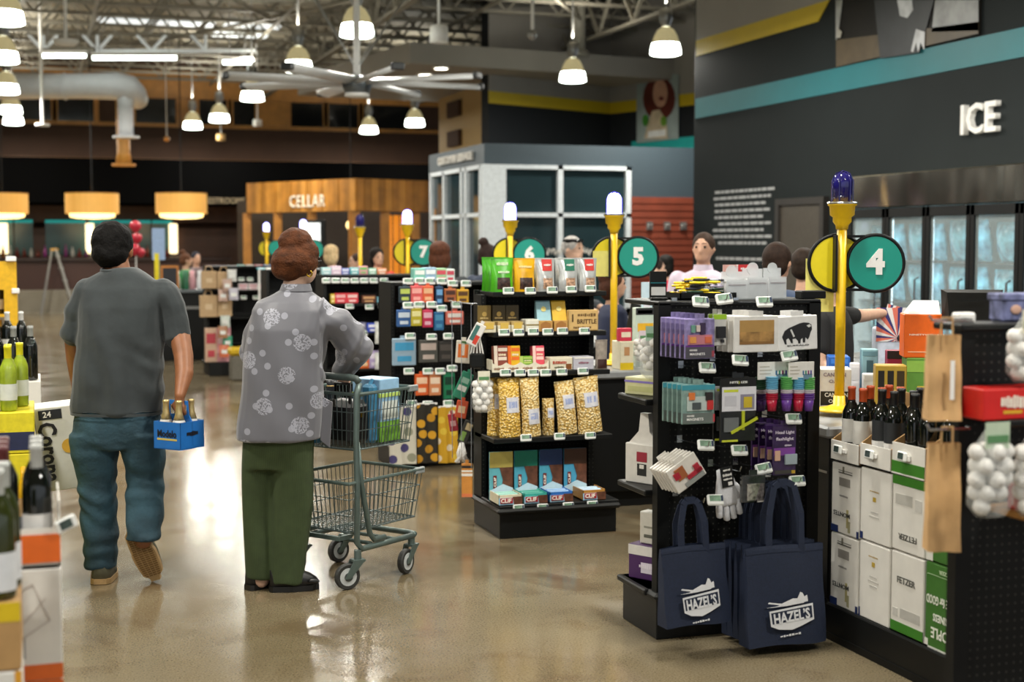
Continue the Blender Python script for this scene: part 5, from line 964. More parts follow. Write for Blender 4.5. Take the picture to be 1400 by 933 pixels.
# --- goods on rack 3
t = pkp('red_snack_box', 'red box with white and yellow script standing above the garlic', 'box', 1345, 1440, 531, 574, 3.29, .1, 'c81c18', [(.28, .55, .2, .3, 'd8a828')], [('Bite', .6, .42, .58, 'f4e8d8', .36)], zb=ZR)
o_ = t
p = onY(1366, 578, 3.26); garlic('garlic_net', 'large garlic net with green printed label below the red box', (p.x - .05, 3.225, p.z - .012), 1.1, 17, 'b8c8b0'); garlic('garlic_net', 'second large garlic net squeezed beside the first', (p.x + .097, 3.225, p.z - .02), 1.1, 17, 'c8c4b0')
p = onY(1398, 478, 3.28); garlic('garlic_net', 'garlic net hanging high at the rack edge above the red box', (p.x + .03, 3.3, p.z + .09), 1., 14)
p = onY(1380, 700, 3.25); pkp('red_packet', 'small red packet lying behind the garlic nets', 'packet', 1392, 1440, 662, 690, 3.3, .05, 'a81c24', [(.2, .8, .3, .7, 'd8c8a8')], zb=ZW)
PUR = mat('floral_print', '6a6f96', .7, var=.7, scale=26)
t = thing('floral_box', 'blue and purple floral patterned box on the near rack top', 'box', (onY(1400, 445, 3.5).x, 3.47, 1.42), R(-6)); MB().rbox(-.09, .12, 0, .08, 0, .075, .006).build('body', PUR, t); MB().rbox(-.095, .125, -.004, .084, .06, .082, .004).build('lid', PUR, t); MB().ball((-.05, -.002, .035), (.018, .004, .014), 10, 6).build('flower', col('c9a08c'), t); MB().ball((.03, -.002, .03), (.02, .004, .016), 10, 6).build('flower', col('7fb0b8'), t)
p = onY(1297, 450, 3.5); o = MB().rbox(-.03, .03, -.02, .02, 0, .03, .006).build('tag_holder', WHITEP, None, (2.52, 3.47, 1.42)); tag(o, 'small white tag holder on the near rack top', 'tag holder')
# --- stacks across the aisle
OB = mat('orange_band', 'd8641c', .5, var=.05)
def lcase(loc, w, d, h, label, m=WC, bands=(), sk=True, tx=()):
    t = pk('wine_case', label, 'wine case', loc, w, h, d, m, bands, tx)
    if sk:
        for a in ((-.06, .2, .05, .26), (.05, .26, .09, .16), (.09, .16, -.06, .06), (-.02, .1, .08, .22)): MB().tube([(a[0], -.002, a[1] * h / .3), (a[2], -.002, a[3] * h / .3)], .0012, 4).build('print_line', col('b4a8a0'), t)
    return t
lcase((-.085, 3.8, 0), .24, .3, .27, 'white line drawn wine case at floor level of the near stack'); lcase((-.085, 3.8, .272), .24, .3, .25, 'white line drawn wine case with orange base in the near stack', bands=[(0, 1, .85, 1, OB)])
lcase((-.085, 3.8, .524), .24, .3, .29, 'white line drawn wine case with orange foot band and barcode', bands=[(0, 1, 0, .14, OB), (.55, .62, .2, .4, '8a8884')], tx=[('WINE', .07, .35, .07, 'f0d8c0', .3)])
t = thing('case_tray', 'cut white tray with orange side in the near stack', 'tray', (-.085, 3.8, .818)); MB().box(-.12, .12, 0, .3, 0, .006).box(-.12, .12, 0, .004, 0, .1).box(.116, .12, 0, .3, 0, .17).box(-.12, -.116, 0, .3, 0, .17).build('walls', WC, t); MB().box(.02, .12, -.003, 0, .012, .085).build('band', OB, t); MB().box(-.09, .02, -.004, 0, -.03, .0).build('yellow_tag_rail', col('d6b818'), t); price_tag(t, (.135, -.01, .11), (0, R(-20), R(20)), 1.1, True); price_tag(t, (-.02, -.02, .07), (0, R(-25), 0), 1.1, True)
for i, (x, y) in enumerate(((-.02, 3.86), (-.105, 3.86), (-.02, 3.95), (-.105, 3.95), (-.02, 4.04), (-.105, 4.04))): bottle('dark wine bottle with grey capsule and white label in orange sided tray' if i % 2 == 0 else 'dark wine bottle with oxblood capsule in orange sided tray', (x, y, .826), GLB, 'a9aaa6' if i % 2 == 0 else '5a2428', 'd8d6d4', (.03, .125), 'grey capped bottles in the orange sided tray' if i % 2 == 0 else 'oxblood capped bottles in the orange sided tray', foil=.222)
lcase((-.17, 3.42, 0), .22, .3, .3, 'white wine case with red edge at the foot of the closest stack', bands=[(.9, 1, 0, 1, '8a2030')]); lcase((-.17, 3.42, .302), .22, .3, .36, 'white line drawn wine case with yellow edge in the closest stack', bands=[(.93, 1, 0, 1, 'd89a2c')]); lcase((-.17, 3.42, .664), .22, .3, .16, 'shallow kraft wine case with yellow lip in the closest stack', m=KRAFT, bands=[(0, 1, .72, 1, 'd6b818')], sk=False)
for i, (x, y) in enumerate(((-.105, 3.47), (-.095, 3.58), (-.195, 3.47), (-.185, 3.58))): bottle('olive wine bottle with silver capsule on the closest stack', (x, y, .826), GLO, 'b4b6b2', 'd4d6da', (.02, .11), 'silver capped bottles on the closest stack', foil=.222)
# farther stacks
NAVY = mat('navy_board', '1c2444', .6)
t = lcase((-.21, 6.86, .0), .34, .5, .35, 'yellow case at floor level under the navy box', m=mat('yellow_board', 'd8c81c', .6), sk=False); t = lcase((-.21, 6.86, .352), .34, .5, .33, 'yellow case with dark lettering band under the navy banded box', m=mat('yellow_board', ''), sk=False)
t = pk('banded_case', 'yellow and navy case lettered DAY carrying white wine bottles', 'wine case', (-.21, 6.86, .684), .34, .19, .5, mat('yellow_board', ''), [(0, 1, .08, .52, NAVY), (.0, .62, .52, .56, 'c8b418')], [('DAY', .24, .25, .3, 'e4e4e0', .18)])
for i, (x, y) in enumerate(((-.15, 6.93), (-.235, 6.93), (-.15, 7.03), (-.235, 7.03), (-.1, 7.12))): bottle('pale green wine bottle with yellow capsule on the navy banded case', (x, y, .876), GLG, 'd6cc1c', 'cfd2c8', (.05, .125), 'yellow capped bottles on the navy case', foil=.215)
BRB = mat('amber_glass', '8a5a14', .1, var=.2)
for i in range(3):
    o = MB().lathe([(.03, 0), (.03, .12), (.013, .17), (.013, .22), (.0, .225)], 12).build('beer_bottle', BRB if i else mat('yellow_drink', 'd8a818', .2), None, (-.09 - .062 * i, 6.66, .43), smooth=True); tag(o, 'small amber bottle in the kraft carton before the navy case', 'bottle', 'small bottles in the kraft carton')
t = thing('kraft_carton', 'kraft carton with small bottles before the navy case', 'carton', (-.13, 6.6, 0)); MB().box(-.13, .11, 0, .2, 0, .43).build('body', mat('navy_board', ''), t); MB().box(-.13, .11, -.003, 0, .44, .52).box(.107, .11, 0, .2, .43, .53).box(-.13, -.127, 0, .2, .43, .53).build('upper_wall', KRAFT, t); MB().box(-.13, .11, -.003, 0, .0, .2).build('yellow_band', mat('yellow_board', ''), t)
for k, Y in enumerate((8.4, 10.2)):
    x = (-.19, -.26)[k]; lcase((x, Y, 0), .36, .5, .45, ('white wine case under the dark bottles behind the navy case', 'white wine case under the dark bottles before the yellow display')[k]); lcase((x, Y, .452), .36, .5, .42, ('second white wine case under the dark bottles behind the navy case', 'second white wine case before the yellow display')[k])
    for i in range(8): bottle(('dark wine bottle on the white case behind the navy case', 'dark wine bottle on the white case before the yellow display')[k], (x + .13 - .09 * (i % 4), Y + .07 + .1 * (i // 4), .875), GLB, ('8a8c88', 'c8c8c4')[k], 'd0d0cc' if i % 2 else None, (.04, .12), ('bottles behind the navy case', 'bottles before the yellow display')[k])
t = thing('yellow_display', 'tall yellow cardboard display frame beside the bottles', 'display stand', (-.48, 12.2, 0)); YB = mat('display_yellow', 'd8a814', .5)
MB().box(-.3, .3, .0, .02, 1.27, 1.5).build('header', YB, t); MB().box(.2, .3, 0, .3, 0, 1.27).build('side_post', YB, t); MB().box(-.3, -.2, 0, .3, 0, 1.27).build('side_post', YB, t); [MB().box(-.2, .2, 0, .3, z, z + .02).build('shelf', YB, t) for z in (.3, .7, 1.05)]; MB().rbox(.22, .3, -.03, .0, 1.5, 1.54, .005).build('clip', WHITEP, t); MB().rbox(.26, .32, -.02, .0, 1.24, 1.28, .005).build('clip', WHITEP, t)
for i in range(10): bottle('dark bottle on the shelves of the yellow display', (-.62 + .1 * (i % 4), 12.32, (.72, 1.07, .32)[i // 4]), GLB, ('c8a030', '8a2a24', 'c8c8c4')[i % 3], 'c8c0a8', (.04, .12), 'bottles in the yellow display')
# ================================================================== PEOPLE
def atH(px, py, D): d = ray(px, py); return EYE + d * (D / d.dot(FLAT))
_TS = bpy.data.scenes.new('sculpt_bench')           # a bench scene of its own keeps the merging of body surfaces quick; removed below
def remesh(mb, voxel, it=4):
    me = mb.mesh('tmp', col('808080')); o = bpy.data.objects.new('tmp', me); _TS.collection.objects.link(o)
    m = o.modifiers.new('r', 'REMESH'); m.mode = 'VOXEL'; m.voxel_size = voxel; s = o.modifiers.new('s', 'SMOOTH'); s.iterations = it; s.factor = .5
    vl = _TS.view_layers[0]; vl.update(); out = bpy.data.meshes.new_from_object(o.evaluated_get(vl.depsgraph)); bpy.data.objects.remove(o); return out
def finish(me, name, mats, parent, disp=None, loc=(0, 0, 0), rot=(0, 0, 0)):
    me.name = name; me.materials.clear()
    for m in (mats if isinstance(mats, (list, tuple)) else [mats]): me.materials.append(m)
    me.polygons.foreach_set('use_smooth', [True] * len(me.polygons))
    if disp:
        ns = [v.normal.copy() for v in me.vertices]; cs_ = [v.co.copy() for v in me.vertices]; me.vertices.foreach_set('co', [q for c, n in zip(cs_, ns) for q in (c + n * disp(c))])
    me.update(); return obj(name, me, parent, loc, rot)
def limb(mb, pts, rad, n=12):
    mb.tube(pts, rad, n)
    for i in (0, -1): mb.ball(pts[i], rad[i], n, 8)
    return mb
def ring(cx, cy, z, rx, ry, n=24, p=2.3):
    out = []
    for i in range(n):
        a = 2 * math.pi * i / n; c, s = math.cos(a), math.sin(a); out.append((cx + rx * math.copysign(abs(c) ** (2 / p), c), cy + ry * math.copysign(abs(s) ** (2 / p), s), z))
    return out
def hand(mb, w, fdir, side_v, palm_n, curl=1.0, k=1.):
    """wrist w, finger direction, thumb side, palm normal; five separate bent fingers"""
    w, f, s, n = Vector(w), Vector(fdir).normalized(), Vector(side_v).normalized(), Vector(palm_n).normalized()
    mb.tube([w - f * .015 * k, w + f * .03 * k, w + f * .085 * k], [.024 * k, .031 * k, .03 * k], 10)
    for q in (-1, 0, 1): mb.ball(w + f * .06 * k + s * .02 * q * k, .022 * k, 8, 6)
    for i, (o, L) in enumerate(((.032, .072), (.011, .082), (-.011, .077), (-.031, .06))):
        a = w + f * .085 * k + s * o * k; b = a + (f * math.cos(.5 * curl) + n * math.sin(.5 * curl)) * L * .42 * k; c = b + (f * math.cos(1.5 * curl) + n * math.sin(1.5 * curl)) * L * .33 * k; d = c + (f * math.cos(2.3 * curl) + n * math.sin(2.3 * curl)) * L * .25 * k
        limb(mb, [a - f * .02 * k, a, b, c, d], [.01 * k, .0105 * k, .0098 * k, .009 * k, .0075 * k], 8)
    a = w + f * .03 * k + s * .026 * k; b = a + (f * .6 + s * .8) * .038 * k; c = b + (f * .85 + n * .5) * .032 * k; limb(mb, [a, b, c], [.013 * k, .0115 * k, .009 * k], 8); return mb
SKINT = mat('skin_tan', '8a5838', .5, var=.1, scale=30); SKINL = mat('skin_light', 'c99c82', .5, var=.08, scale=30); SKINP = mat('skin_pale', 'd0a890', .5, var=.08, scale=30)
HAIRB = mat('hair_black', '0a0807', .75, var=.3, scale=60, bump=.4, bscale=90, spec=.15); HAIRR = mat('hair_auburn', '4f2b15', .7, var=.4, scale=30, bump=.6, bscale=110, spec=.2)
# ------------------------------------------------ the man in the grey shirt
DM_ = 6.85; mo = atH(160, 795, DM_); mo.z = 0
man = thing('person', 'person walking away in charcoal shirt and jeans carrying two drink packs', 'person', mo, -YAW)
_ri = Matrix.Rotation(YAW, 3, 'Z')
def Lm(px, py, dy=0., root=mo, D=DM_): return tuple(_ri @ (atH(px, py, D + dy) - root))
def outline_rings(tab, dyc, root, D):
    out = []
    for py, a, b, ry in tab:
        l, r = Lm(a, py, dyc, root, D), Lm(b, py, dyc, root, D); out.append(ring((l[0] + r[0]) / 2, dyc, (l[2] + r[2]) / 2, (r[0] - l[0]) / 2, ry))
    return out
b = MB()                                        # body: one continuous surface
b.loft(outline_rings([(378, 138, 192, .06), (392, 118, 216, .09), (430, 116, 214, .11), (500, 112, 210, .11), (560, 112, 212, .11), (600, 112, 212, .1)], 0, mo, DM_))
limb(b, [Lm(162, 392, .01), Lm(162, 372, .02), Lm(158, 350, .03)], [.066, .06, .055]); hc = Lm(153, 338, .03); b.ball(hc, (.082, .098, .118), 20, 14); b.ball((hc[0] - .01, hc[1] + .045, hc[2] - .06), (.06, .06, .06)); b.ball((hc[0] - .015, hc[1] + .12, hc[2] - .02), (.014, .02, .02))
for s in (-1, 1): b.ball((hc[0] + s * .088, hc[1] + .01, hc[2] - .02), (.012, .024, .034), 8, 8)
limb(b, [Lm(226, 405), Lm(245, 455), Lm(251, 487, -.06), Lm(252, 512, -.12), Lm(246, 541, -.2)], [.06, .052, .047, .044, .026]); hand(b, Lm(245.5, 543, -.2), (0, 0, -1), (-.866, .5, 0), (.5, .866, 0), 1.25, .82)
limb(b, [Lm(118, 405), Lm(101, 455, .04), Lm(103, 490, .09), Lm(108, 540, .15)], [.06, .05, .045, .03]); hand(b, Lm(108, 542, .15), (0, 0, -1), (0, 1, 0), (1, 0, 0), 1.0)
limb(b, [Lm(136, 590), Lm(136, 680, .02), Lm(138, 780, .0)], [.09, .06, .045]); limb(b, [Lm(190, 590), Lm(197, 665, .03), Lm(196, 738, -.08)], [.09, .06, .045])
finish(remesh(b, .0065, 3), 'body', SKINT, man)
b = MB(); b.loft(outline_rings([(367, 140, 188, .075), (373, 132, 200, .088), (383, 119, 216, .10), (395, 111, 226, .118), (420, 108, 226, .142), (455, 106, 222, .155), (500, 103, 221, .155), (535, 101, 222, .15), (564, 99, 222, .145)], 0, mo, DM_))
limb(b, [Lm(224, 400), Lm(234, 420), Lm(244, 458)], [.075, .072, .066]); b.tube([Lm(238, 435), Lm(245, 462)], [.07, .07], 14); limb(b, [Lm(121, 402), Lm(110, 425, .01), Lm(101, 458, .03)], [.072, .07, .058]); b.tube([Lm(107, 440, .01), Lm(100, 464, .03)], [.062, .066], 14)
SHIRT = mat('charcoal_jersey', '2f3537', .85, var=.15, scale=9, bump=.3, bscale=16, sheen=.2)
def fold(co):
    x, y, z = co; return .011 * noise.noise((x * 9 + z * 3, y * 5, z * 1.8)) + .012 * math.sin((x * 26 + z * 7 + 4 * noise.noise((x * 3, y * 3, z * 3)))) * max(0, min(1, (1.42 - z) * 2.2)) * .7 + .004 * math.sin(z * 40 + x * 14 + 6 * noise.noise((x * 4, y * 4, z * 4))) * (.2 + .8 * max(0, min(1, (abs(x) - .13) / .09)))
sh = finish(remesh(b, .0075, 4), 'shirt', SHIRT, man, fold)
tb = MB(); zc_ = Lm(160, 369)[2]; tb.tube([(.0 + .083 * math.cos(a) + Lm(163, 369)[0], .075 * math.sin(a), zc_ + .006 * math.sin(a)) for a in [2 * math.pi * i / 28 for i in range(28)]], .008, 6, closed=True); tb.build('collar', SHIRT, sh, smooth=True)
hm = MB(); rr = outline_rings([(562, 98, 223, .149), (566, 98, 223, .149)], 0, mo, DM_); hm.loft(rr, caps=False); hm.build('hem', SHIRT, sh, smooth=True)
b = MB(); b.loft(outline_rings([(548, 106, 214, .125), (575, 101, 220, .135), (600, 99, 222, .135), (612, 101, 221, .12)], 0, mo, DM_))
b.loft([ring(*Lm(128.5, 592), .112, .125), ring(*Lm(130, 620), .108, .118), ring(*Lm(132, 655, .01), .092, .1), ring(*Lm(135, 700, .01), .084, .088), ring(*Lm(138, 745), .078, .082), ring(*Lm(139, 776), .075, .085)])
b.loft([ring(*Lm(192, 592), .11, .125), ring(*Lm(196, 620, .01), .098, .115), ring(*Lm(198, 655, .03), .09, .1), ring(*Lm(198, 690, .0), .09, .092), ring(*Lm(197, 720, -.06), .083, .085), ring(*Lm(195, 738, -.09), .078, .075)])
def denim():
    m = mat('blue_denim', '27434f', .85, var=.45, scale=6, bump=.35, bscale=45); return m
def jfold(co):
    x, y, z = co; k = max(0, 1 - abs(z - .16) * 4) + max(0, 1 - abs(z - .46) * 4) * .8 + .35
    return k * (.0034 * math.sin(z * 60 + x * 22 + 7 * noise.noise((x * 5, y * 5, z * 5)))) + .009 * noise.noise((x * 9 + z * 4, y * 9, z * 7))
je = finish(remesh(b, .0085, 4), 'jeans', denim(), man, jfold)
HAIR = MB().ball((hc[0], hc[1] + .002, hc[2] + .022), (.099, .113, .108), 22, 14).ball((hc[0], hc[1] - .035, hc[2] - .03), (.088, .085, .075), 18, 12)
finish(remesh(HAIR, .008, 3), 'hair', HAIRB, man, lambda c: .006 * noise.noise((c.x * 30, c.y * 30, c.z * 30)))
TANS = mat('tan_rubber', 'a8885a', .7, var=.12, scale=40); SHOEG = mat('olive_canvas', '55523f', .8, var=.15, scale=40)
def shoe(par, M, m_up, m_sole, Lh=.28, w=.1, tread=False):
    """shoe along +y (toe), sole at z=0, transformed by M"""
    def half(t): return w / 2 * (.78 + .34 * math.sin(math.pi * min(1, t * 1.05)) ** .8 * (1 if t > .4 else .75) - (.35 if t > .93 else 0) - (.25 if t < .04 else 0))
    n = 15; rings = []; up = []
    for i in range(n + 1):
        t = i / n; hw = half(t); y = (t - .5) * Lh; rings.append([(-hw, y, 0), (hw, y, 0), (hw, y, .026), (-hw, y, .026)])
        hz = .03 + .055 * (1 - t) ** .6 + .02 * math.sin(math.pi * t); up.append([(hw * .94 * math.cos(a), y * .97, .02 + hz * max(0, math.sin(a)) ** .7) for a in [math.pi * j / 8 for j in range(9)]] + [(0, y * .97, .015)])
    s = MB().loft(rings, M=M).build('sole', m_sole, par); MB().loft(up, M=M).build('shoe_upper', m_up, par, smooth=True)
    if tread:
        mb = MB()
        for i in range(3, 24):
            t = i / 26; hw = half(t) * .86; y = (t - .5) * Lh
            for q in range(4): x0 = -hw + q * hw / 2; mb.box(x0 + .003, x0 + hw / 2 - .002, y - .003, y + .002, -.004, .001, M=M @ Matrix.Rotation(0, 4, 'Z'))
        mb.build('tread', mat('tread_brown', '7a5c32', .8), s)
    return s
M = Matrix.Translation(Vector(Lm(138, 796)) + Vector((0, .06, 0))) @ Matrix.Rotation(R(8), 4, 'Z'); M[2][3] = 0.002; shoe(man, M, SHOEG, TANS, .285, .112)
toe, heel = Vector(Lm(213, 797, -.02)), Vector(Lm(181, 731, -.09)); ax = (toe - heel).normalized(); zn = Vector((0, 1, .18)); zn = (zn - ax * zn.dot(ax)).normalized(); xn = ax.cross(zn); ce = (toe + heel) / 2; ce.z += .014
M = Matrix(((xn.x, ax.x, zn.x, ce.x), (xn.y, ax.y, zn.y, ce.y), (xn.z, ax.z, zn.z, ce.z), (0, 0, 0, 1))); shoe(man, M, SHOEG, TANS, .285, .108, True)
# four bottle carrier in his hand
BLUEC = mat('carrier_blue', '1f6ab8', .4, var=.1, scale=12)
p = atH(245, 612, DM_ - .185); ca = thing('bottle_carrier', 'blue carton carrier of gold capped beer bottles in a hand', 'carrier', p, -YAW + R(-30)); ca.scale = (1.12, 1.12, 1.12)
cw, cd_, ch = .15, .142, .115
MB().box(-cw / 2, cw / 2, -cd_ / 2, -cd_ / 2 + .003, 0, ch).box(-cw / 2, cw / 2, cd_ / 2 - .003, cd_ / 2, 0, ch).box(-cw / 2, -cw / 2 + .003, -cd_ / 2, cd_ / 2, 0, ch).box(cw / 2 - .003, cw / 2, -cd_ / 2, cd_ / 2, 0, ch).box(-cw / 2, cw / 2, -cd_ / 2, cd_ / 2, 0, .004).build('carton', BLUEC, ca)
MB().prism([(-cw / 2, 0), (cw / 2, 0), (cw / 2, ch), (.058, .142), (-.058, .142), (-cw / 2, ch)], -.002, .002).prism([(-.058, .142), (-.046, .142), (-.046, .182), (-.052, .2)], -.002, .002).prism([(.046, .142), (.058, .142), (.052, .2), (.046, .182)], -.002, .002).prism([(-.046, .182), (.046, .182), (.052, .2), (-.052, .2)], -.002, .002).build('handle_panel', BLUEC, ca); text('Modelo', .042, ca, col('1a1a22'), (0, -cd_ / 2 - .002, .065), width=.105, off=.02); MB().box(-.055, .055, -cd_ / 2 - .001, -cd_ / 2, .038, .046).build('gold_line', col('c9b25a'), ca); text('Especial', .03, ca, col('1a1a22'), (cw / 2 + .002, 0, .065), (R(90), 0, R(90)), width=.07)
for x in (-.036, .036):
    for y in (-.0365, .0365):
        o = thing('beer_bottle', 'gold foil capped beer bottle in the blue carrier', 'bottle', ca.location, ca.rotation_euler[2], 'beer bottles in the blue carrier'); o.location = ca.location + Matrix.Rotation(-YAW + R(-30), 3, 'Z') @ Vector((x, y, .006)) * 1.12; o.scale = (1.12, 1.12, 1.12)
        MB().lathe([(.028, 0), (.029, .01), (.029, .1), (.014, .145), (.0125, .17), (.0125, .19)], 12).build('glass', mat('amber_glass', '8a5a14', .1, var=.2), o, smooth=True); MB().lathe([(.0275, .104), (.015, .145), (.0132, .17), (.0132, .186), (.0145, .188), (.0145, .197), (0, .199)], 12).build('foil', mat('gold_foil', 'c9b27c', .3, metal=.6, var=.2, scale=60), o, smooth=True); MB().lathe([(.0285, .085), (.0285, .103), (.024, .116)], 12, caps=False).build('neck_label', col('d8d4cc'), o, smooth=True)
# 24 bottle case on his other side
p = atH(103, 668, DM_ + .2); cc = thing('beer_case', 'white and navy beer case with bold black name held upright', 'beer case', p, -YAW + R(4)); cc.rotation_euler = (0, R(-5), -YAW + R(18))
cw, ch = .155, .42; x0 = -.155
MB().rbox(x0, x0 + .24, 0, .27, 0, ch, .004).build('carton', mat('case_white', 'd6d6d0', .5, var=.04), cc); MB().box(x0 - .0015, x0, .0, .27, 0, ch).build('navy_side', mat('case_navy', '16172a', .45, var=.2), cc)
text('Corona', .12, cc, col('16161c'), (x0 + .05, -.003, ch * .47), (R(90), R(90), 0), width=.3, off=.03, name='brand_lettering'); MB().lathe([(.036, -.001), (.036, .001)], 20, M=Matrix.Rotation(R(90), 4, 'X')).build('crest', col('d8a83c'), cc, (x0 + .15, -.002, ch * .52)); MB().box(x0 + .02, x0 + .13, -.002, 0, ch - .06, ch - .012).build('count_panel', col('20222a'), cc); text('24', .04, cc, WHITEP, (x0 + .06, -.004, ch - .036), width=.04, off=.02)
for k, (z_, h2) in enumerate(((.08, .1), (.24, .1))): MB().box(x0 - .003, x0 - .0015, .05, .22, z_, z_ + h2).build('side_print', col('c99a2c'), cc)
# ------------------------------------------------ the woman with the cart
DW = 6.69; wo = atH(395, 806, DW); wo.z = 0
wom = thing('person', 'person in grey medallion jacket and green trousers pushing a cart', 'person', wo, -YAW)
def Lw(px, py, dy=0.): return Lm(px, py, dy, wo, DW)
hc = Lw(405, 358, .03); b = MB(); b.loft(outline_rings([(402, 378, 424, .06), (415, 366, 432, .08), (450, 358, 430, .11), (520, 346, 432, .13), (600, 340, 430, .12)], 0, wo, DW)); limb(b, [Lw(400, 408, .01), Lw(402, 392, .02), Lw(406, 370, .03)], [.062, .055, .052])
b.ball(hc, (.082, .09, .105), 18, 12); fd = Vector((.72, .69, 0)); f0 = Vector(hc) + fd * .045 + Vector((0, 0, -.045)); b.ball(f0, (.06, .06, .065)); b.ball(Vector(hc) + fd * .105 + Vector((0, 0, -.015)), (.014, .014, .02)); er = Vector(hc) + Vector((.062, -.052, -.02)); b.ball(er, (.016, .012, .03), 8, 8)
limb(b, [Lw(434, 434), Lw(484, 474, .1), Lw(470, 505, .22)], [.04, .04, .03]); hand(b, Lw(470, 505, .22), (-.1, .8, -.3), (-.8, 0, .2), (0, .2, -1), 1.0, .9); limb(b, [Lw(366, 436), Lw(350, 480, .18), Lw(405, 507, .38)], [.04, .04, .03]); hand(b, Lw(405, 507, .38), (.5, .7, -.2), (.6, -.5, .2), (0, .1, -1), 1.0, .9)
limb(b, [Lw(355, 600), Lw(354, 700), Lw(357, 793)], [.05, .045, .04]); limb(b, [Lw(404, 600), Lw(400, 700), Lw(395, 797)], [.055, .05, .042]); finish(remesh(b, .0065, 3), 'body', SKINP, wom)
def medal():
    m = mat('medallion_silk', '7f8085', .5, var=0, sheen=.3); nt, bs = nodes(m); tc = nt.nodes.new('ShaderNodeTexCoord'); sp = nt.nodes.new('ShaderNodeSeparateXYZ'); cb = nt.nodes.new('ShaderNodeCombineXYZ'); nt.links.new(tc.outputs['Object'], sp.inputs[0]); nt.links.new(sp.outputs[0], cb.inputs[0]); nt.links.new(sp.outputs[2], cb.inputs[1]); nt.links.new(nmath(nt, 'MULTIPLY', sp.outputs[1], .4), cb.inputs[2])
    def vor(s, rn, off):
        mp = nt.nodes.new('ShaderNodeMapping'); mp.inputs['Location'].default_value = (off, off * .7, 0); mp.inputs['Rotation'].default_value = (0, 0, .5); nt.links.new(cb.outputs[0], mp.inputs[0]); v = nt.nodes.new('ShaderNodeTexVoronoi'); v.voronoi_dimensions = '2D'; v.inputs['Scale'].default_value = s; v.inputs['Randomness'].default_value = rn; nt.links.new(mp.outputs[0], v.inputs['Vector']); return v.outputs['Distance']
    n = nt.nodes.new('ShaderNodeTexNoise'); n.inputs['Scale'].default_value = 130; nt.links.new(tc.outputs['Object'], n.inputs['Vector'])
    big = nmath(nt, 'MULTIPLY', nmath(nt, 'LESS_THAN', vor(5.2, .35, .13), .21), nmath(nt, 'GREATER_THAN', n.outputs['Fac'], .47)); sm = nmath(nt, 'LESS_THAN', vor(9.5, .75, .37), .15)
    f = nmath(nt, 'MINIMUM', nmath(nt, 'ADD', big, nmath(nt, 'MULTIPLY', sm, .8)), 1); c = nmix(nt, f, lin('64646b'), lin('9a9ba6')); nt.links.new(c, bs.inputs['Base Color']); return m
SILK = medal()
b = MB(); b.loft(outline_rings([(396, 384, 424, .06), (403, 372, 433, .08), (412, 352, 447, .11), (424, 344, 455, .13), (450, 339, 449, .155), (500, 333, 444, .165), (550, 328, 442, .17), (592, 324, 441, .17), (600, 324, 440, .17)], .01, wo, DW))
limb(b, [Lw(438, 430), Lw(468, 449, .05), Lw(484, 474, .09)], [.075, .082, .084]); limb(b, [Lw(484, 474, .09), Lw(476, 490, .16), Lw(470, 503, .21)], [.084, .07, .055]); limb(b, [Lw(364, 432), Lw(352, 457, .07), Lw(348, 482, .17)], [.07, .07, .065]); limb(b, [Lw(346, 482, .17), Lw(398, 504, .36)], [.07, .055])
def wfold(c): return .006 * noise.noise((c.x * 6, c.y * 6, c.z * 5)) + (.008 * math.sin(c.x * 40 - c.z * 30 + 5 * noise.noise((c.x * 5, c.y * 5, c.z * 5))) if c.x > .17 and c.z > 1. else .002 * math.sin(c.x * 30 + c.z * 18))
jk = finish(remesh(b, .0075, 4), 'jacket', SILK, wom, wfold)
rr = outline_rings([(388, 386, 424, .062), (398, 382, 427, .07)], .01, wo, DW); MB().loft(rr, caps=False).build('collar', SILK, jk, smooth=True)
a = Lw(441, 545, -.03); MB().prism([(a[0] - .012, a[2] + .01), (a[0] + .045, a[2] - .02), (a[0] + .03, a[2] - .235), (a[0] - .012, a[2] - .2)], -.02, -.008).build('side_slit_panel', SILK, jk)
CORD = mat('green_corduroy', '364324', .9, var=.12, scale=20); nt, bs = nodes(CORD); tc = nt.nodes.new('ShaderNodeTexCoord'); wv = nt.nodes.new('ShaderNodeTexWave'); wv.inputs['Scale'].default_value = 60; bp = nt.nodes.new('ShaderNodeBump'); bp.inputs['Strength'].default_value = .35; bp.inputs['Distance'].default_value = .004; nt.links.new(tc.outputs['Object'], wv.inputs['Vector']); nt.links.new(wv.outputs['Fac'], bp.inputs['Height']); nt.links.new(bp.outputs[0], bs.inputs['Normal'])
b = MB(); b.loft(outline_rings([(585, 334, 432, .13), (610, 332, 431, .125), (640, 333, 429, .11)], 0, wo, DW)); b.loft([ring(*Lw(355, 610, .02), .08, .1), ring(*Lw(354, 690, .02), .077, .09), ring(*Lw(356, 789, .02), .07, .085)]); b.loft([ring(*Lw(401, 610), .1, .11), ring(*Lw(398, 690), .096, .1), ring(*Lw(394, 796, -.01), .076, .09)])
tr = finish(remesh(b, .0085, 3), 'trousers', CORD, wom, lambda c: .006 * math.sin(c.x * 30 + 4 * noise.noise((c.x * 4, c.y * 4, c.z * 2))) + .004 * noise.noise((c.x * 8, c.y * 8, c.z * 4)))
SHB = mat('black_leather', '141313', .4, var=.2, scale=30)
M = Matrix.Translation(Vector((Lw(403, 806)[0], -.02, .001))) @ Matrix.Rotation(R(-76), 4, 'Z'); shoe(wom, M, SHB, SHB, .235, .082); M = Matrix.Translation(Vector((Lw(361, 800)[0], .06, .001))) @ Matrix.Rotation(R(-40), 4, 'Z'); shoe(wom, M, SHB, SHB, .235, .082); c = Lw(434, 796); MB().ball((c[0] - .01, -.05, .05), (.03, .012, .012), 8, 6).build('bow', SHB, wom)
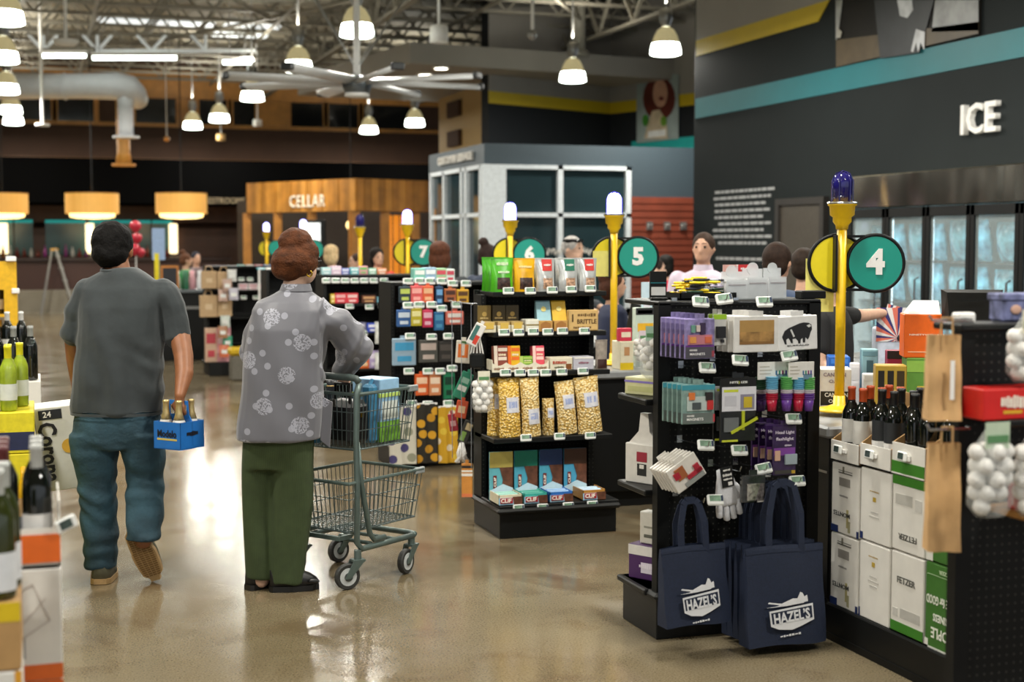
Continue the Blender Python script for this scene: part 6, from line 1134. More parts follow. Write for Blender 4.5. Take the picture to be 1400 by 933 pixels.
b = MB().ball((hc[0] - .008, hc[1] - .012, hc[2] + .0), (.112, .112, .082), 20, 12).ball((hc[0] - .03, hc[1] - .02, hc[2] - .035), (.085, .09, .06), 16, 10).ball((hc[0] - .005, hc[1] - .0, hc[2] + .09), (.082, .085, .072), 18, 12).ball((hc[0] + .04, hc[1] + .0, hc[2] + .045), (.07, .08, .06), 14, 10)
finish(remesh(b, .007, 3), 'hair', HAIRR, wom, lambda c: .005 * noise.noise((c.x * 22, c.y * 22, c.z * 22)) + .0008 * math.sin(c.z * 190 + 5 * noise.noise((c.x * 14, c.y * 14, c.z * 14))))
GOLD = mat('gold', 'c9a23c', .25, metal=1); e2 = er + Vector((.008, -.006, -.035)); MB().tube([e2 + Vector((.012 * math.cos(a), 0, .014 * math.sin(a))) for a in [2 * math.pi * i / 14 for i in range(14)]], .004, 6, closed=True).build('earring', GOLD, wom, smooth=True)
gl_ = thing('tmp', 'x', 'x') if False else None
g0 = Vector(hc) + fd * .098 + Vector((0, 0, .002)); sv = Vector((.69, -.72, 0)); gm = MB().tube([er + Vector((.004, -.004, .022)), g0 + sv * .065], .0028, 6)
for s in (-1, 1): gm.tube([g0 + sv * (.034 * s) + sv * .027 * math.cos(a) + Vector((0, 0, .021 * math.sin(a))) for a in [2 * math.pi * i / 16 for i in range(16)]], .0032, 6, closed=True)
gm.tube([g0 - sv * .008, g0 + sv * .008], .0026, 6); gm.build('eyeglasses', mat('dark_frame', '1a1614', .3), wom)
# ------------------------------------------------ the shopping cart (two wire baskets on a tube frame)
CARTG = mat('cart_grey_green', '5d6c68', .4, metal=.4, var=.08); WIRE = mat('cart_wire', '6d7a7a', .35, metal=.6, var=.08)
fw = Vector((.57, .82, 0)); lf = Vector((-.82, .57, 0))
cr = atH(492, 760, 6.80); cr = onZ(489, 751, .19)
cr = Vector((cr.x, cr.y, 0)); cart = thing('shopping_cart', 'compact grey shopping cart with two wire baskets', 'shopping cart', cr, -YAW + math.atan2(fw.y, fw.x))
# local: +x forward along the cart, +y to its far side; origin under the near rear post
def frame_side(y):
    m = MB(); m.tube([(.02, y, .985), (.0, y, .93), (-.005, y, .72), (.0, y, .45), (-.005, y, .22), (.03, y, .185), (.12, y, .185), (.42, y, .185)], .015, 10); m.tube([(.0, y, .7), (.03, y, .5), (.09, y, .25), (.12, y, .215), (.2, y, .215)], .014, 10); return m
CWd, CLn = .44, .47
for y in (0, CWd): frame_side(y).build('side_frame', CARTG, cart, smooth=True)
MB().tube([(.42, 0, .185), (.45, .015, .185), (.46, .05, .185), (.46, CWd - .05, .185), (.45, CWd - .015, .185), (.42, CWd, .185)], .015, 10).build('front_bumper', CARTG, cart, smooth=True)
MB().tube([(.02, 0, .985), (.012, .012, 1.005), (.005, .04, 1.01), (.005, CWd - .04, 1.01), (.012, CWd - .012, 1.005), (.02, CWd, .985)], .017, 10).build('push_handle', mat('handle_grip', '46524f', .5), cart, smooth=True)
MB().cyl((.1, .0, .2), (.1, CWd, .2), .01, n=8).build('cross_bar', CARTG, cart); MB().cyl((.3, .0, .185), (.3, CWd, .185), .01, n=8).build('cross_bar', CARTG, cart)
def basket(x0, x1, xb0, xb1, z0, z1, name, inset=.03, y0=.0, y1=CWd):
    b = thing_part = MB(); T = [(x0, y0, z1), (x1, y0, z1), (x1, y1, z1), (x0, y1, z1)]; Bq = [(xb0, y0 + inset, z0), (xb1, y0 + inset, z0), (xb1, y1 - inset, z0), (xb0, y1 - inset, z0)]
    rim = MB().tube(T, .009, 8, closed=True).build(name, CARTG, cart); w = MB()
    for k in range(4):
        a, b2, c, d_ = Vector(T[k]), Vector(T[(k + 1) % 4]), Vector(Bq[k]), Vector(Bq[(k + 1) % 4]); n = 17 if k % 2 == 0 else 14
        for i in range(n): t = i / n; w.tube([a.lerp(b2, t), c.lerp(d_, t)], .0022, 4, caps=False)
        for t in (.33, .66): w.tube([a.lerp(c, t), b2.lerp(d_, t)], .003, 4, caps=False)
    for i in range(15): t = i / 14; w.tube([Vector(Bq[0]).lerp(Vector(Bq[3]), t), Vector(Bq[1]).lerp(Vector(Bq[2]), t)], .0022, 4, caps=False); w.tube([Vector(Bq[0]).lerp(Vector(Bq[1]), t), Vector(Bq[3]).lerp(Vector(Bq[2]), t)], .0022, 4, caps=False)
    w.tube(Bq, .005, 6, closed=True); w.build('wire_mesh', WIRE, rim); MB().rbox(x1 - .06, x1 + .015, y0 - .006, y0 + .01, z1 - .02, z1 + .012, .004).build('corner_guard', mat('guard_grey', '8a9090', .4), rim); return rim
basket(.0, .45, .02, .43, .66, .93, 'upper_basket'); basket(-.06, .50, -.03, .47, .27, .51, 'lower_basket')
MB().box(-.075, .01, CWd * .1, CWd * .1 + .02, .235, .255).box(-.075, .01, CWd * .9, CWd * .9 + .02, .235, .255).box(-.08, -.06, CWd * .1, CWd * .9 + .02, .235, .255).build('rear_rail', CARTG, cart)
TYRE = mat('wheel_rubber', '2a2a28', .6); HUB = mat('wheel_hub', 'b4b8b8', .4)
def caster(x, y, yaw):
    c = MB().cyl((0, 0, .14), (0, 0, .185), .018, n=10).box(-.03, .03, -.028, .028, .132, .142).add([(-.03, -.028, .14), (.03, -.028, .14), (-.045, -.024, .055), (-.075, -.024, .055), (-.03, -.022, .14), (.03, -.022, .14), (-.045, -.018, .055), (-.075, -.018, .055)], [(0, 1, 2, 3), (7, 6, 5, 4), (0, 4, 5, 1), (1, 5, 6, 2), (2, 6, 7, 3), (3, 7, 4, 0)]).add([(-.03, .022, .14), (.03, .022, .14), (-.045, .018, .055), (-.075, .018, .055), (-.03, .028, .14), (.03, .028, .14), (-.045, .024, .055), (-.075, .024, .055)], [(0, 1, 2, 3), (7, 6, 5, 4), (0, 4, 5, 1), (1, 5, 6, 2), (2, 6, 7, 3), (3, 7, 4, 0)]).build('caster_fork', CARTG, cart, (x, y, 0), (0, 0, yaw))
    Mx = Matrix.Translation((-.055, 0, .063)) @ Matrix.Rotation(R(90), 4, 'X')
    MB().lathe([(.042, -.014), (.058, -.015), (.063, -.009), (.063, .009), (.058, .015), (.042, .014)], 22, M=Mx).build('tyre', TYRE, c, smooth=False); MB().lathe([(.0, -.016), (.014, -.018), (.02, -.0165), (.026, -.0155), (.043, -.0155), (.043, .0155), (.026, .0155), (.02, .0165), (.014, .018), (.0, .016)], 20, M=Mx).build('wheel_disc', HUB, c); MB().lathe([(.0, -.021), (.02, -.02), (.021, .02), (.0, .021)], 16, M=Mx).build('hub', mat('hub_dark', '3c403e', .5), c)
caster(.0, .0, R(-25)); caster(.42, .01, R(8)); caster(.42, CWd, R(-10)); caster(.1, CWd, R(-20))
def in_cart(name, label, cat, x, y, z, rz=0.):
    p = cart.location + Matrix.Rotation(cart.rotation_euler[2], 3, 'Z') @ Vector((x, y, z)); return thing(name, label, cat, p, cart.rotation_euler[2] + rz)
t = in_cart('drink_carton', 'pale blue and green drinks carton in the upper cart basket', 'carton', .33, .16, .668); MB().rbox(-.075, .075, -.09, .09, 0, .31, .004).build('carton', mat('carton_sky', '8fb6d4', .5, var=.1), t); MB().box(-.0765, .0765, -.0915, .0915, .0, .1).build('green_band', mat('carton_green', '6a9a34', .5, var=.5, scale=20), t); MB().box(-.0765, .0765, -.0915, .0915, .22, .24).build('lime_band', col('b8d06a'), t); MB().box(-.06, .06, -.093, -.0915, .11, .2).build('label_panel', col('d6dcd4'), t)
t = in_cart('handbag', 'black leather handbag inside the upper cart basket', 'handbag', .112, .165, .668); MB().rbox(-.074, .074, -.1, .1, 0, .22, .03).build('bag_body', mat('black_leather', ''), t); MB().tube([(-.05, -.07, .2), (-.03, -.05, .3), (-.02, .05, .3), (0, .07, .2)], .008, 8).build('strap', mat('black_leather', ''), t, smooth=True); MB().box(-.01, .01, -.104, -.1, .14, .16).build('clasp', GOLD, t)
t = in_cart('blue_bottle', 'blue plastic bottle lying in the upper cart basket', 'bottle', .075, .33, .668); MB().lathe([(.03, 0), (.033, .01), (.033, .2), (.014, .24), (.014, .28)], 14).build('bottle', mat('blue_plastic', '3f7a9c', .3), t, smooth=True); MB().cyl((0, 0, .278), (0, 0, .3), .017, n=12).build('cap', WHITEP, t)
t = in_cart('folded_cap', 'small blue wrapped parcel beside the drinks carton', 'parcel', .219, .105, .668); MB().rbox(-.029, .029, -.035, .035, 0, .29, .015).build('wrap', mat('blue_plastic', ''), t); MB().tube([(0, 0, .285), (.02, 0, .31)], .01, 6).build('twist', mat('blue_plastic', ''), t)
t = in_cart('wine_bag', 'dark bottle bag standing in the upper cart basket', 'bag', .195, .335, .668); MB().lathe([(.042, 0), (.046, .02), (.046, .2), (.02, .27), (.03, .3)], 12).build('bag_body', mat('dark_wrap', '2a2c30', .4, var=.3), t, smooth=True); MB().tube([(.02 * math.cos(a), .02 * math.sin(a), .27) for a in [2 * math.pi * i / 10 for i in range(10)]], .004, 5, closed=True).build('tie', col('c8a050'), t)
# ------------------------------------------------ bystanders
def person_meshes(armR, armL, voxel=.013):
    b = MB(); b.loft([ring(0, 0, z, rx, ry) for z, rx, ry in ((.85, .15, .1), (1.0, .14, .095), (1.2, .155, .1), (1.36, .16, .09), (1.42, .1, .07))])
    limb(b, [(0, .01, 1.4), (0, 0, 1.5)], [.06, .052]); b.ball((0, -.005, 1.6), (.076, .094, .112), 18, 12); b.ball((0, -.04, 1.535), (.056, .06, .05)); b.ball((0, -.098, 1.575), (.014, .02, .024)); b.ball((0, -.088, 1.548), (.026, .012, .006))
    for s in (-1, 1): b.ball((s * .08, .01, 1.59), (.012, .022, .032), 8, 8); b.ball((s * .032, -.086, 1.625), (.024, .012, .007)); limb(b, [(s * .085, 0, .87), (s * .09, -.01, .48), (s * .09, .02, .09)], [.085, .06, .04]); b.ball((s * .09, -.04, .05), (.04, .11, .045))
    for s, A in ((1, armR), (-1, armL)):
        A = [Vector(p) for p in A]; limb(b, A, [.052, .043, .03]); d = (A[2] - A[1]).normalized(); hand(b, A[2], d, d.cross(Vector((0, 0, 1))) * s if abs(d.z) < .9 else Vector((0, -1, 0)), Vector((0, 0, -1)) if abs(d.z) < .9 else Vector((-s, 0, 0)), .7, .95)
    body = remesh(b, voxel, 3)
    b = MB(); b.loft([ring(0, 0, z, rx, ry) for z, rx, ry in ((.84, .185, .13), (1.0, .18, .128), (1.2, .19, .13), (1.34, .195, .115), (1.4, .16, .09), (1.435, .085, .07))])
    for A in (armR, armL): A = [Vector(p) for p in A]; limb(b, [A[0], A[1], A[1].lerp(A[2], .55)], [.07, .062, .055])
    shirt = remesh(b, voxel, 4); s2 = MB()
    for A in (armR, armL): A = [Vector(p) for p in A]; limb(s2, [A[0], A[0].lerp(A[1], .62)], [.062, .054])
    b.v, b.f, b.m = [], [], []; b.loft([ring(0, 0, z, rx, ry) for z, rx, ry in ((.84, .185, .13), (1.0, .18, .128), (1.2, .19, .13), (1.34, .195, .115), (1.4, .16, .09), (1.435, .085, .07))]); b.v2 = None
    o = len(b.v); b.v += s2.v; b.f += [tuple(i + o for i in q) for q in s2.f]; b.m += s2.m; tee = remesh(b, voxel, 4)
    b = MB(); b.loft([ring(0, 0, z, .175, .125) for z in (.95, .82)])
    for s in (-1, 1): b.loft([ring(s * .088, 0, .86, .095, .115), ring(s * .092, -.01, .48, .08, .085), ring(s * .092, .02, .07, .07, .075)])
    return body, shirt, tee, remesh(b, voxel, 3)
def hair_mesh(kind):
    b = MB().ball((0, .012, 1.625), (.088, .1, .1), 16, 10)
    if kind == 'short': b.ball((0, .04, 1.58), (.08, .07, .075))
    if kind == 'bob': b.ball((0, .035, 1.58), (.105, .085, .12)); b.ball((0, .03, 1.66), (.1, .1, .085))
    if kind == 'bun': b.ball((0, .04, 1.58), (.085, .075, .08)); b.ball((0.02, .05, 1.74), (.05, .05, .045))
    me = remesh(b, .011, 3)
    if kind in ('short', 'bun'):
        pass
    return me
ARMS = {'down': ([(.2, 0, 1.36), (.25, .02, 1.1), (.25, -.06, .86)], [(-.2, 0, 1.36), (-.25, .02, 1.1), (-.25, -.06, .86)]), 'work': ([(.2, 0, 1.36), (.24, -.02, 1.1), (.16, -.26, 1.04)], [(-.2, 0, 1.36), (-.24, -.02, 1.1), (-.16, -.26, 1.04)]), 'reach': ([(.19, 0, 1.37), (.42, -.06, 1.36), (.64, -.14, 1.37)], [(-.2, 0, 1.36), (-.24, -.02, 1.1), (-.16, -.26, 1.04)])}
PM = {k: person_meshes(*v) for k, v in ARMS.items()}; HM = {k: hair_mesh(k) for k in ('short', 'bob', 'bun', 'crop')}
def slot(o, m): o.material_slots[0].link = 'OBJECT'; o.material_slots[0].material = m; return o
for q in PM.values():
    for me in q: me.materials.clear(); me.materials.append(SKINL); me.polygons.foreach_set('use_smooth', [True] * len(me.polygons))
for me in HM.values(): me.materials.clear(); me.materials.append(HAIRB); me.polygons.foreach_set('use_smooth', [True] * len(me.polygons))
_eye = MB().ball((0, 0, 0), .011, 8, 6).mesh('eye', col('2a2422', .2), True); _brow = MB().tube([(-.02, 0, 0), (0, -.006, .005), (.02, 0, 0)], .0026, 5).mesh('eyebrow', HAIRB)
def bystander(label, px, ptop, D, face, hair, hk, shirt, pose='work', tee=False, skin=SKINL, trousers='2a2c34'):
    p = atH(px, ptop, D); h = p.z; k = h / 1.725; t = thing('person', label, 'person', (p.x, p.y, 0), face); t.scale = (k, k, k); bo, sh_, te, tr_ = PM[pose]
    slot(obj('body', bo, t), skin); slot(obj('shirt', te if tee else sh_, t), col(shirt, .8)); slot(obj('trousers', tr_, t), col(trousers, .8)); 
    if hk: slot(obj('hair', HM[hk], t), mat('hair_%s' % hair, hair, .7, var=.3, scale=40, spec=.2))
    for s in (-1, 1): obj('eye', _eye, t, (s * .032, -.086, 1.608)); obj('eyebrow', _brow, t, (s * .032, -.092, 1.633))
    return t
c0 = -YAW          # faces the camera when rotated by -YAW
sm = bystander('person in pale lilac collared shirt standing behind the counters', 962, 317, 10.9, c0 - R(22), '3a2a20', 'crop', 'cfc0d0', 'down')
MB().loft([ring(0, 0, 1.43, .078, .072), ring(0, -.01, 1.475, .068, .066)], caps=False).build('collar', col('d6c8d8', .8), sm); MB().box(-.15, -.06, -.136, -.13, 1.2, 1.24).build('name_badge', WHITEP, sm)
bystander('person in slate blue top with back turned at lane 4', 1063, 330, 8.2, c0 + R(180 - 30), '2a1c14', 'short', '3a4a66', 'down')
bystander('person in dark blue jacket beside the yellow lane disc', 1100, 338, 8.9, c0 + R(150), '2c2018', 'short', '22355a', 'work')
cs = bystander('person in black shirt reaching an arm past the lane 4 pole', 1136, 350, 7.55, c0 + R(60), '241a14', 'bun', '141416', 'reach', True, SKINP)
k_ = cs.scale[0]; gp = cs.location + Matrix.Rotation(cs.rotation_euler[2], 3, 'Z') @ (Vector((.735, -.175, 1.365)) * k_); CARRIER.location = gp - FLAT * .03 - Vector((0, 0, .165))
bystander('person with dark glasses pushed up on the head', 783, 322, 13.2, c0 + R(60), 'a8a4a0', 'crop', '3c4046', 'work', skin=SKINP)
bystander('person in red top before the red slatted panel', 912, 350, 15.0, c0 + R(150), '14120f', 'bob', 'c8344c', 'down', True)
bystander('person in navy top at the lane behind the snack pouches', 668, 333, 12.75, c0 + R(140), '2a1c18', 'bun', '2a3448', 'work')
bystander('person in dark top with back turned beside the teal seven disc', 602, 332, 12.2, c0 + R(170), '4e2c1c', 'bob', '20262a', 'down')
bystander('person in pale blue top at a far checkout lane', 454, 336, 17.5, c0 + R(160), 'cfb48a', 'bob', '8fa0b8', 'work')
bystander('person in bright red top beside the slim unlit pole', 516, 340, 17.6, c0 + R(30), '18120f', 'bob', 'd23a26', 'work', True)
bystander('person in mauve top bending near the unlit lane pole', 487, 346, 18.5, c0 - R(70), '3a2a22', 'short', '5a4a58', 'work', skin=SKINP)
bystander('person in green top beyond the paper bag rack', 254, 346, 21.5, c0 + R(120), '5a3824', 'bun', '1f7a3c', 'down', True)
bystander('person in taupe top beside the one in green', 268, 344, 23.0, c0 + R(40), '2a2a34', 'short', '6a5a5c', 'down')
bystander('person in white top half hidden behind the lane 5 disc', 897, 352, 13.4, c0 + R(90), '2a201c', 'short', 'd8d8da', 'down', True, SKINP)
bystander('person in navy sleeve behind the brittle box', 838, 368, 9.95, c0 + R(100), '4a2c20', 'bob', '1c2440', 'work')
sg = thing('sunglasses', 'black wrap sunglasses resting on a shopper head', 'sunglasses', atH(783, 330, 13.08), c0); MB().tube([(-.09, .06, 0), (-.085, -.02, .005), (-.05, -.055, .0), (0, -.06, .005), (.05, -.055, 0), (.085, -.02, .005), (.09, .06, 0)], [.006, .012, .019, .014, .019, .012, .006], 8).build('frame', mat('black_gloss', '0c0c0e', .1), sg, smooth=True)
bpy.data.scenes.remove(_TS)
# ================================================================== FAR BACKGROUND
# --- drum pendant lamps over the bar
DRUM = mat('drum_shade', 'c79a52', .7, var=.06, scale=3, emit=.55, ecol='d09038'); DIFF = mat('drum_diffuser', 'ffe9b0', .6, var=0, emit=2.6, ecol='ffdf96')
def drum(px, w_px, lab):
    dep = 29.5; p = at(px, 279, dep); r = w_px / 2 * dep / F; t = thing('drum_lamp', lab, 'lamp', p, group='drum lamps over the bar')
    MB().lathe([(r, -.2), (r, .22), (r - .01, .22), (r - .01, -.2)], 28, caps=False).build('shade', DRUM, t, smooth=False); MB().lathe([(r * .86, -.2), (r * .84, -.27), (r * .6, -.3), (0, -.31)], 28, caps=False).build('diffuser', DIFF, t, smooth=True)
    MB().lathe([(r + .004, .21), (r + .004, .225)], 28, caps=False).build('rim', OCHRE, t); MB().cyl((0, 0, .2), (0, 0, ROOF - p.z + .015), .012, n=6).build('stem', BLACK, t)
    for a in range(3): MB().cyl((0, 0, .2), (r * math.cos(a * 2.1), r * math.sin(a * 2.1), .2), .008, n=5).build('spoke', BLACK, t)
    l = bpy.data.lights.new('drum_light', 'POINT'); l.energy = 14; l.color = (1, .78, .45); l.shadow_soft_size = .3; lo = bpy.data.objects.new('drum_light', l); COL.objects.link(lo); lo.parent = t; lo.location = (0, 0, -.4)
for q, w_ in ((3, 68), (126, 71), (248, 69)): drum(q, w_, 'wide glowing amber drum lamp hanging over the far bar')
# --- bar counter, stools of goods on it
by = 34.9; ba = thing('bar_counter', 'long dark red bar counter with pale stepped front', 'bar', (-3, by, 0)); zb_ = onY(60, 352, by).z
MB().rbox(0, 7.4, 0, .8, zb_ - .1, zb_, .02).build('bar_top', mat('bar_top', '2a1710', .4), ba); MB().box(.05, 7.35, .1, .75, .55, zb_ - .1).build('bar_front', mat('bar_front', '3a1d14', .5, var=.2), ba)
SLW = mat('pale_slat', '8d8676', .5, var=.1)
z = .0
for k in range(7): MB().box(.05, 7.35, .06 + .02 * k * 0, .14, z, z + .065).build('slat', SLW, ba); z += .08
MB().box(.05, 7.35, .12, .7, 0, .56).build('bar_base', mat('base_dark', '4a4438', .6), ba)
g = random.Random(11)
for i in range(34):
    x = -2.2 + i * .155; h_ = g.uniform(.16, .3); c = g.choice(['2c4a30', '7a2c20', 'c8b890', 'd8d8d0', '26262a', 'b86a20', '8a3c7a', 'd0662a'])
    o = MB().lathe([(.04, 0), (.042, h_ * .55), (.018, h_ * .75), (.016, h_), (0, h_ + .005)], 10).build('bottle', col(c, .25), None, (x, by + g.uniform(.15, .6), zb_), smooth=True); tag(o, 'small bottle standing on the far bar top', 'bottle', 'bottles on the far bar')
# --- step ladder
la = thing('step_ladder', 'open aluminium step ladder before the bar', 'ladder', onZ(76, 430, 0), -YAW + R(20)); AL = mat('aluminium', 'a8a8a4', .4, metal=.5)
for s in (-1, 1):
    MB().tube([(-.32, s * .22, .0), (-.05, s * .14, 1.48)], .022, 6).build('rear_leg', STEEL, la); MB().tube([(.42, s * .25, .0), (.03, s * .15, 1.5)], .03, 6).build('front_rail', AL, la)
for k in range(5): t = .14 + k * .19; x = .42 - .39 * t; MB().box(x - .05, x + .05, -.25 + .1 * t, .25 - .1 * t, 1.5 * t - .012, 1.5 * t + .012).build('step', AL, la)
MB().box(-.08, .08, -.17, .17, 1.47, 1.52).build('top_cap', mat('ladder_cap', 'c89a48', .5), la)
for t in (.25, .55): MB().cyl((-.32 + .27 * t, -.21 + .07 * t, 1.48 * t), (-.32 + .27 * t, .21 - .07 * t, 1.48 * t), .012, n=6).build('brace', STEEL, la)
# --- RESTROOMS sign
p = onY(307, 275, BY - 3.25); rs_ = thing('restroom_sign', 'small tan RESTROOMS letters on the black soffit', 'sign', (p.x, BY - 3.21, p.z)); text('RESTROOMS', .2, rs_, mat('sign_tan', '8a7a60', .5), (0, -.02, 0), name='letters', ext=.02, width=.95)
# --- wood clad cellar block
CL_L, CL_C, CL_R = at(338, 250, 29.3), at(487, 244, 27.0), at(600, 247, 28.3); zt_ = CL_C.z; zl = at(487, 288, 27.0).z
def plank_mat():
    m = mat('cellar_wood', 'a06a26', .45, var=.25, scale=4); nt, b = nodes(m); return m
PW = plank_mat(); PW2 = mat('cellar_wood_b', '91601f', .45, var=.25, scale=4); PW3 = mat('cellar_wood_c', 'b27a30', .45, var=.2, scale=4)
cel = vwall(CL_L, CL_C, zl, zt_, (.02, .3), 'wall_cellar', PW2, 'wood clad wall of the cellar room'); cel2 = vwall(CL_C, CL_R, zl, zt_, (.02, .3), 'wall_cellar_side', PW2, 'wood clad return wall of the cellar room')
for a, b_, par in ((CL_L, CL_C, cel), (CL_C, CL_R, cel2)):
    d_ = b_ - a; d_.z = 0; Ln = d_.length; n_ = int(Ln / .16)
    for k in range(n_): vwall(a + d_ * (k / n_) + d_.normalized() * .004, a + d_ * ((k + 1) / n_) - d_.normalized() * .004, zl, zt_, (-.02 - .006 * (k % 3), .02), 'plank', (PW, PW2, PW3)[(k * 7 + k // 3) % 3], parent=par)
csn = thing('cellar_letters', 'white raised CELLAR letters on the wood clad wall', 'sign', (0, 0, 0)); d_ = CL_C - CL_L; d_.z = 0; nn = Vector((d_.y, -d_.x, 0)).normalized()
r_ = ray(422, 276); t_ = (CL_L - EYE).dot(nn) / r_.dot(nn); csn.location = EYE + r_ * t_ + nn * .042; csn.rotation_euler = (0, 0, math.atan2(d_.y, d_.x)); text('CELLAR', .34, csn, mat('letter_white_glow', 'e0d8c4', .5, emit=.15), (0, 0, 0), name='letters', ext=.01, off=.0, width=1.08, sp=1.2)  # unlit sign, a faint glow in the letters lifts their contrast
pit = MB(); 
for a, b_, nm in ((CL_L, CL_C, 'front'), (CL_C, CL_R, 'side')):
    for f in ((.0, .3, .62, .98) if nm == 'front' else (.0, .35, .72, .98)):
        q = a + (b_ - a) * f; po_ = MB().box(-.08, .08, 0, .1, 0, zl).build('column_post', PW, None, (q.x, q.y + .06, 0)); tag(po_, 'wooden post under the cellar wall', 'post', 'cellar posts', 'structure')
back = vwall(CL_L + Vector((0, 1.6, 0)), CL_R + Vector((.3, 1.3, 0)), 0, zl + .3, (0, .1), 'wall_cellar_rear', mat('cellar_dark', '2b211a', .6, var=.3), 'dark rear wall inside the cellar room')
WARM = mat('warm_rack_glow', 'd08a30', .5, emit=.9, ecol='d07a1c', var=.3)  # uprights glow themselves, standing in for warm light on the racks
for k, q in enumerate((524, 533, 542, 551)):
    p = at(q, 330, 28.6); o = MB().box(-.05, .05, 0, .04, 0, 2.2).build('lit_rack', WARM, None, (p.x, p.y, 0)); tag(o, 'wine rack upright inside cellar with its amber lighting put in as glow', 'wine rack', 'cellar wine rack uprights')
p = at(480, 308, 27.9); o = MB().ball((0, 0, 0), .1, 14, 10).build('globe', DIFF, None, p, smooth=True); tag(o, 'round glowing globe lamp inside the cellar doorway', 'lamp'); MB().cyl((0, 0, .09), (0, 0, ROOF - p.z + .015), .01, n=6).build('cord', BLACK, o)
p = at(428, 322, 27.6); scn = thing('wall_screen', 'bright white screen on dark panel in the cellar front', 'screen', (p.x, p.y, p.z), -YAW); MB().rbox(-.24, .24, 0, .08, -.3, .3, .01).build('bezel', BLACK, scn); MB().box(-.14, .14, -.01, 0, -.2, .24).build('screen_face', mat('white_screen', 'f0f4f4', .5, emit=1.1, var=0), scn); MB().box(-.03, .03, .01, .05, -p.z, -.28).build('stand', BLACK, scn)
# framed notice by the office
p = at(602, 320, 23.5); fr = thing('framed_notice', 'ochre framed pale notice beside the office corner', 'notice', (p.x, p.y, p.z), -YAW); MB().box(-.1, .1, 0, .03, -.42, .42).build('frame', OCHRE, fr); MB().box(-.065, .065, -.006, 0, -.36, .3).build('sheet', mat('glowing_sheet', 'e8d0a8', .5, emit=.35), fr); MB().box(-.02, .02, .0, .03, -p.z, -.42).build('leg', OCHRE, fr)  # the notice sheet is given a faint glow of its own
# tan stair wall left of the feature wall
q0, q1 = at(600, 150, 30.5), at(668, 150, 27.2); tw = vwall(q0, q1, 3.0, 5.3, (0, .2), 'wall_stair', mat('tan_plaster', 'a98c54', .6, var=.05), 'tan plaster wall between the cellar and the office booth')
for f, zz in ((.35, 3.9), (.35, 4.5)): MB().box(-.35, .5, -.08, .0, -.16, .16).build('opening', BROWN, tw, tuple(q0 + (q1 - q0) * f + Vector((0, 0, zz - q0.z))), (0, 0, math.atan2((q1 - q0).y, (q1 - q0).x)))
# ------------------------------------------------ goods on racks 6 to 9 and the counters beyond
def row(Y, spec, name, cat, zb=None, th=.06, **k):
    for px0, px1, py0, py1, c, c2, lab in spec: pkp(name, lab, cat, px0, px1, py0, py1, Y, th, c, [(.1, .9, .55, .85, c2), (.2, .8, .15, .35, c2)], (), zb=zb, **k)
def tags(par, Y, pts):
    for px, py in pts: p = onY(px, py, Y); price_tag(par, tuple(p - par.location), (R(-10), 0, 0), 1.5)
YA = 10.0
row(YA + .12, [(566, 582, 367, 381, '7fc4b4', 'e8f0ec', 'mint green flat box in the row on the towel rack'), (581, 597, 366, 381, '8fb0c8', 'e8f0f4', 'pale blue flat box in the row on the towel rack'), (596, 611, 367, 381, '9cc49a', 'd05060', 'pale green and red flat box in the row on the towel rack'), (610, 622, 368, 381, 'd0dcd8', 'c04a5c', 'white and red flat box at the end of the row')], 'mint_box', 'box', zb=1.36, th=.1)
row(YA - .05, [(546, 562, 392, 414, '2a3a44', 'b8c860', 'navy packet in the upper hanging row of the towel rack'), (562, 578, 391, 414, 'd85a5c', 'f0a8a0', 'coral packet in the upper hanging row'), (578, 593, 391, 414, 'd8603c', 'e8b48a', 'orange packet in the upper hanging row'), (596, 606, 392, 418, '1c3a5c', '6aa0d0', 'blue packet in the upper hanging row'), (608, 624, 395, 413, 'a86038', '4a2a20', 'brown packet in the upper hanging row'), (625, 641, 396, 415, 'c89a2c', '5a3a20', 'mustard packet in the upper hanging row')], 'hanging_packet', 'packet', tab=True, th=.03)
row(YA - .06, [(543, 562, 424, 447, '2f5a94', 'c8d4e0', 'blue pouch in the second hanging row'), (562, 577, 422, 446, 'c0b02c', 'e8e0a0', 'yellow pouch in the second hanging row'), (578, 592, 424, 448, 'c02c54', 'e0b0c0', 'crimson pouch in the second hanging row'), (594, 607, 427, 452, '2a6a9c', '4a90b8', 'long blue pouch in the second hanging row'), (610, 634, 426, 444, 'c86a5c', 'd8d4d0', 'red and white pouch in the second hanging row')], 'hanging_pouch', 'pouch', tab=True, th=.03)
row(YA - .07, [(537, 569, 463, 500, '8fa8bc', '3f94c0', 'pale blue card pack in the third hanging row'), (573, 599, 465, 496, '4a4a46', 'b8a8a0', 'dark card pack with pale picture in the third row'), (600, 620, 467, 495, '2a2826', '4a4440', 'black card pack in the third hanging row')], 'card_pack', 'card pack', tab=True, th=.03)
row(YA - .06, [(568, 586, 512, 541, 'd8602c', 'f0c8a8', 'orange card pack in the lowest hanging row'), (587, 603, 512, 541, 'd88a5c', 'f0d8c0', 'peach card pack in the lowest hanging row'), (607, 622, 510, 546, '1f7a54', '123c2c', 'green frame shaped card pack in the lowest row')], 'card_pack', 'card pack', tab=True, th=.03)
tags(K6, YA + .09, [(558, 385), (574, 385), (588, 385), (604, 385), (619, 388), (637, 388)]); tags(K6, YA - .08, [(558, 418), (573, 417), (590, 417), (604, 422), (624, 417), (561, 460), (590, 461), (613, 460), (559, 508), (585, 508), (602, 508), (618, 504), (563, 552), (585, 553), (613, 552)])
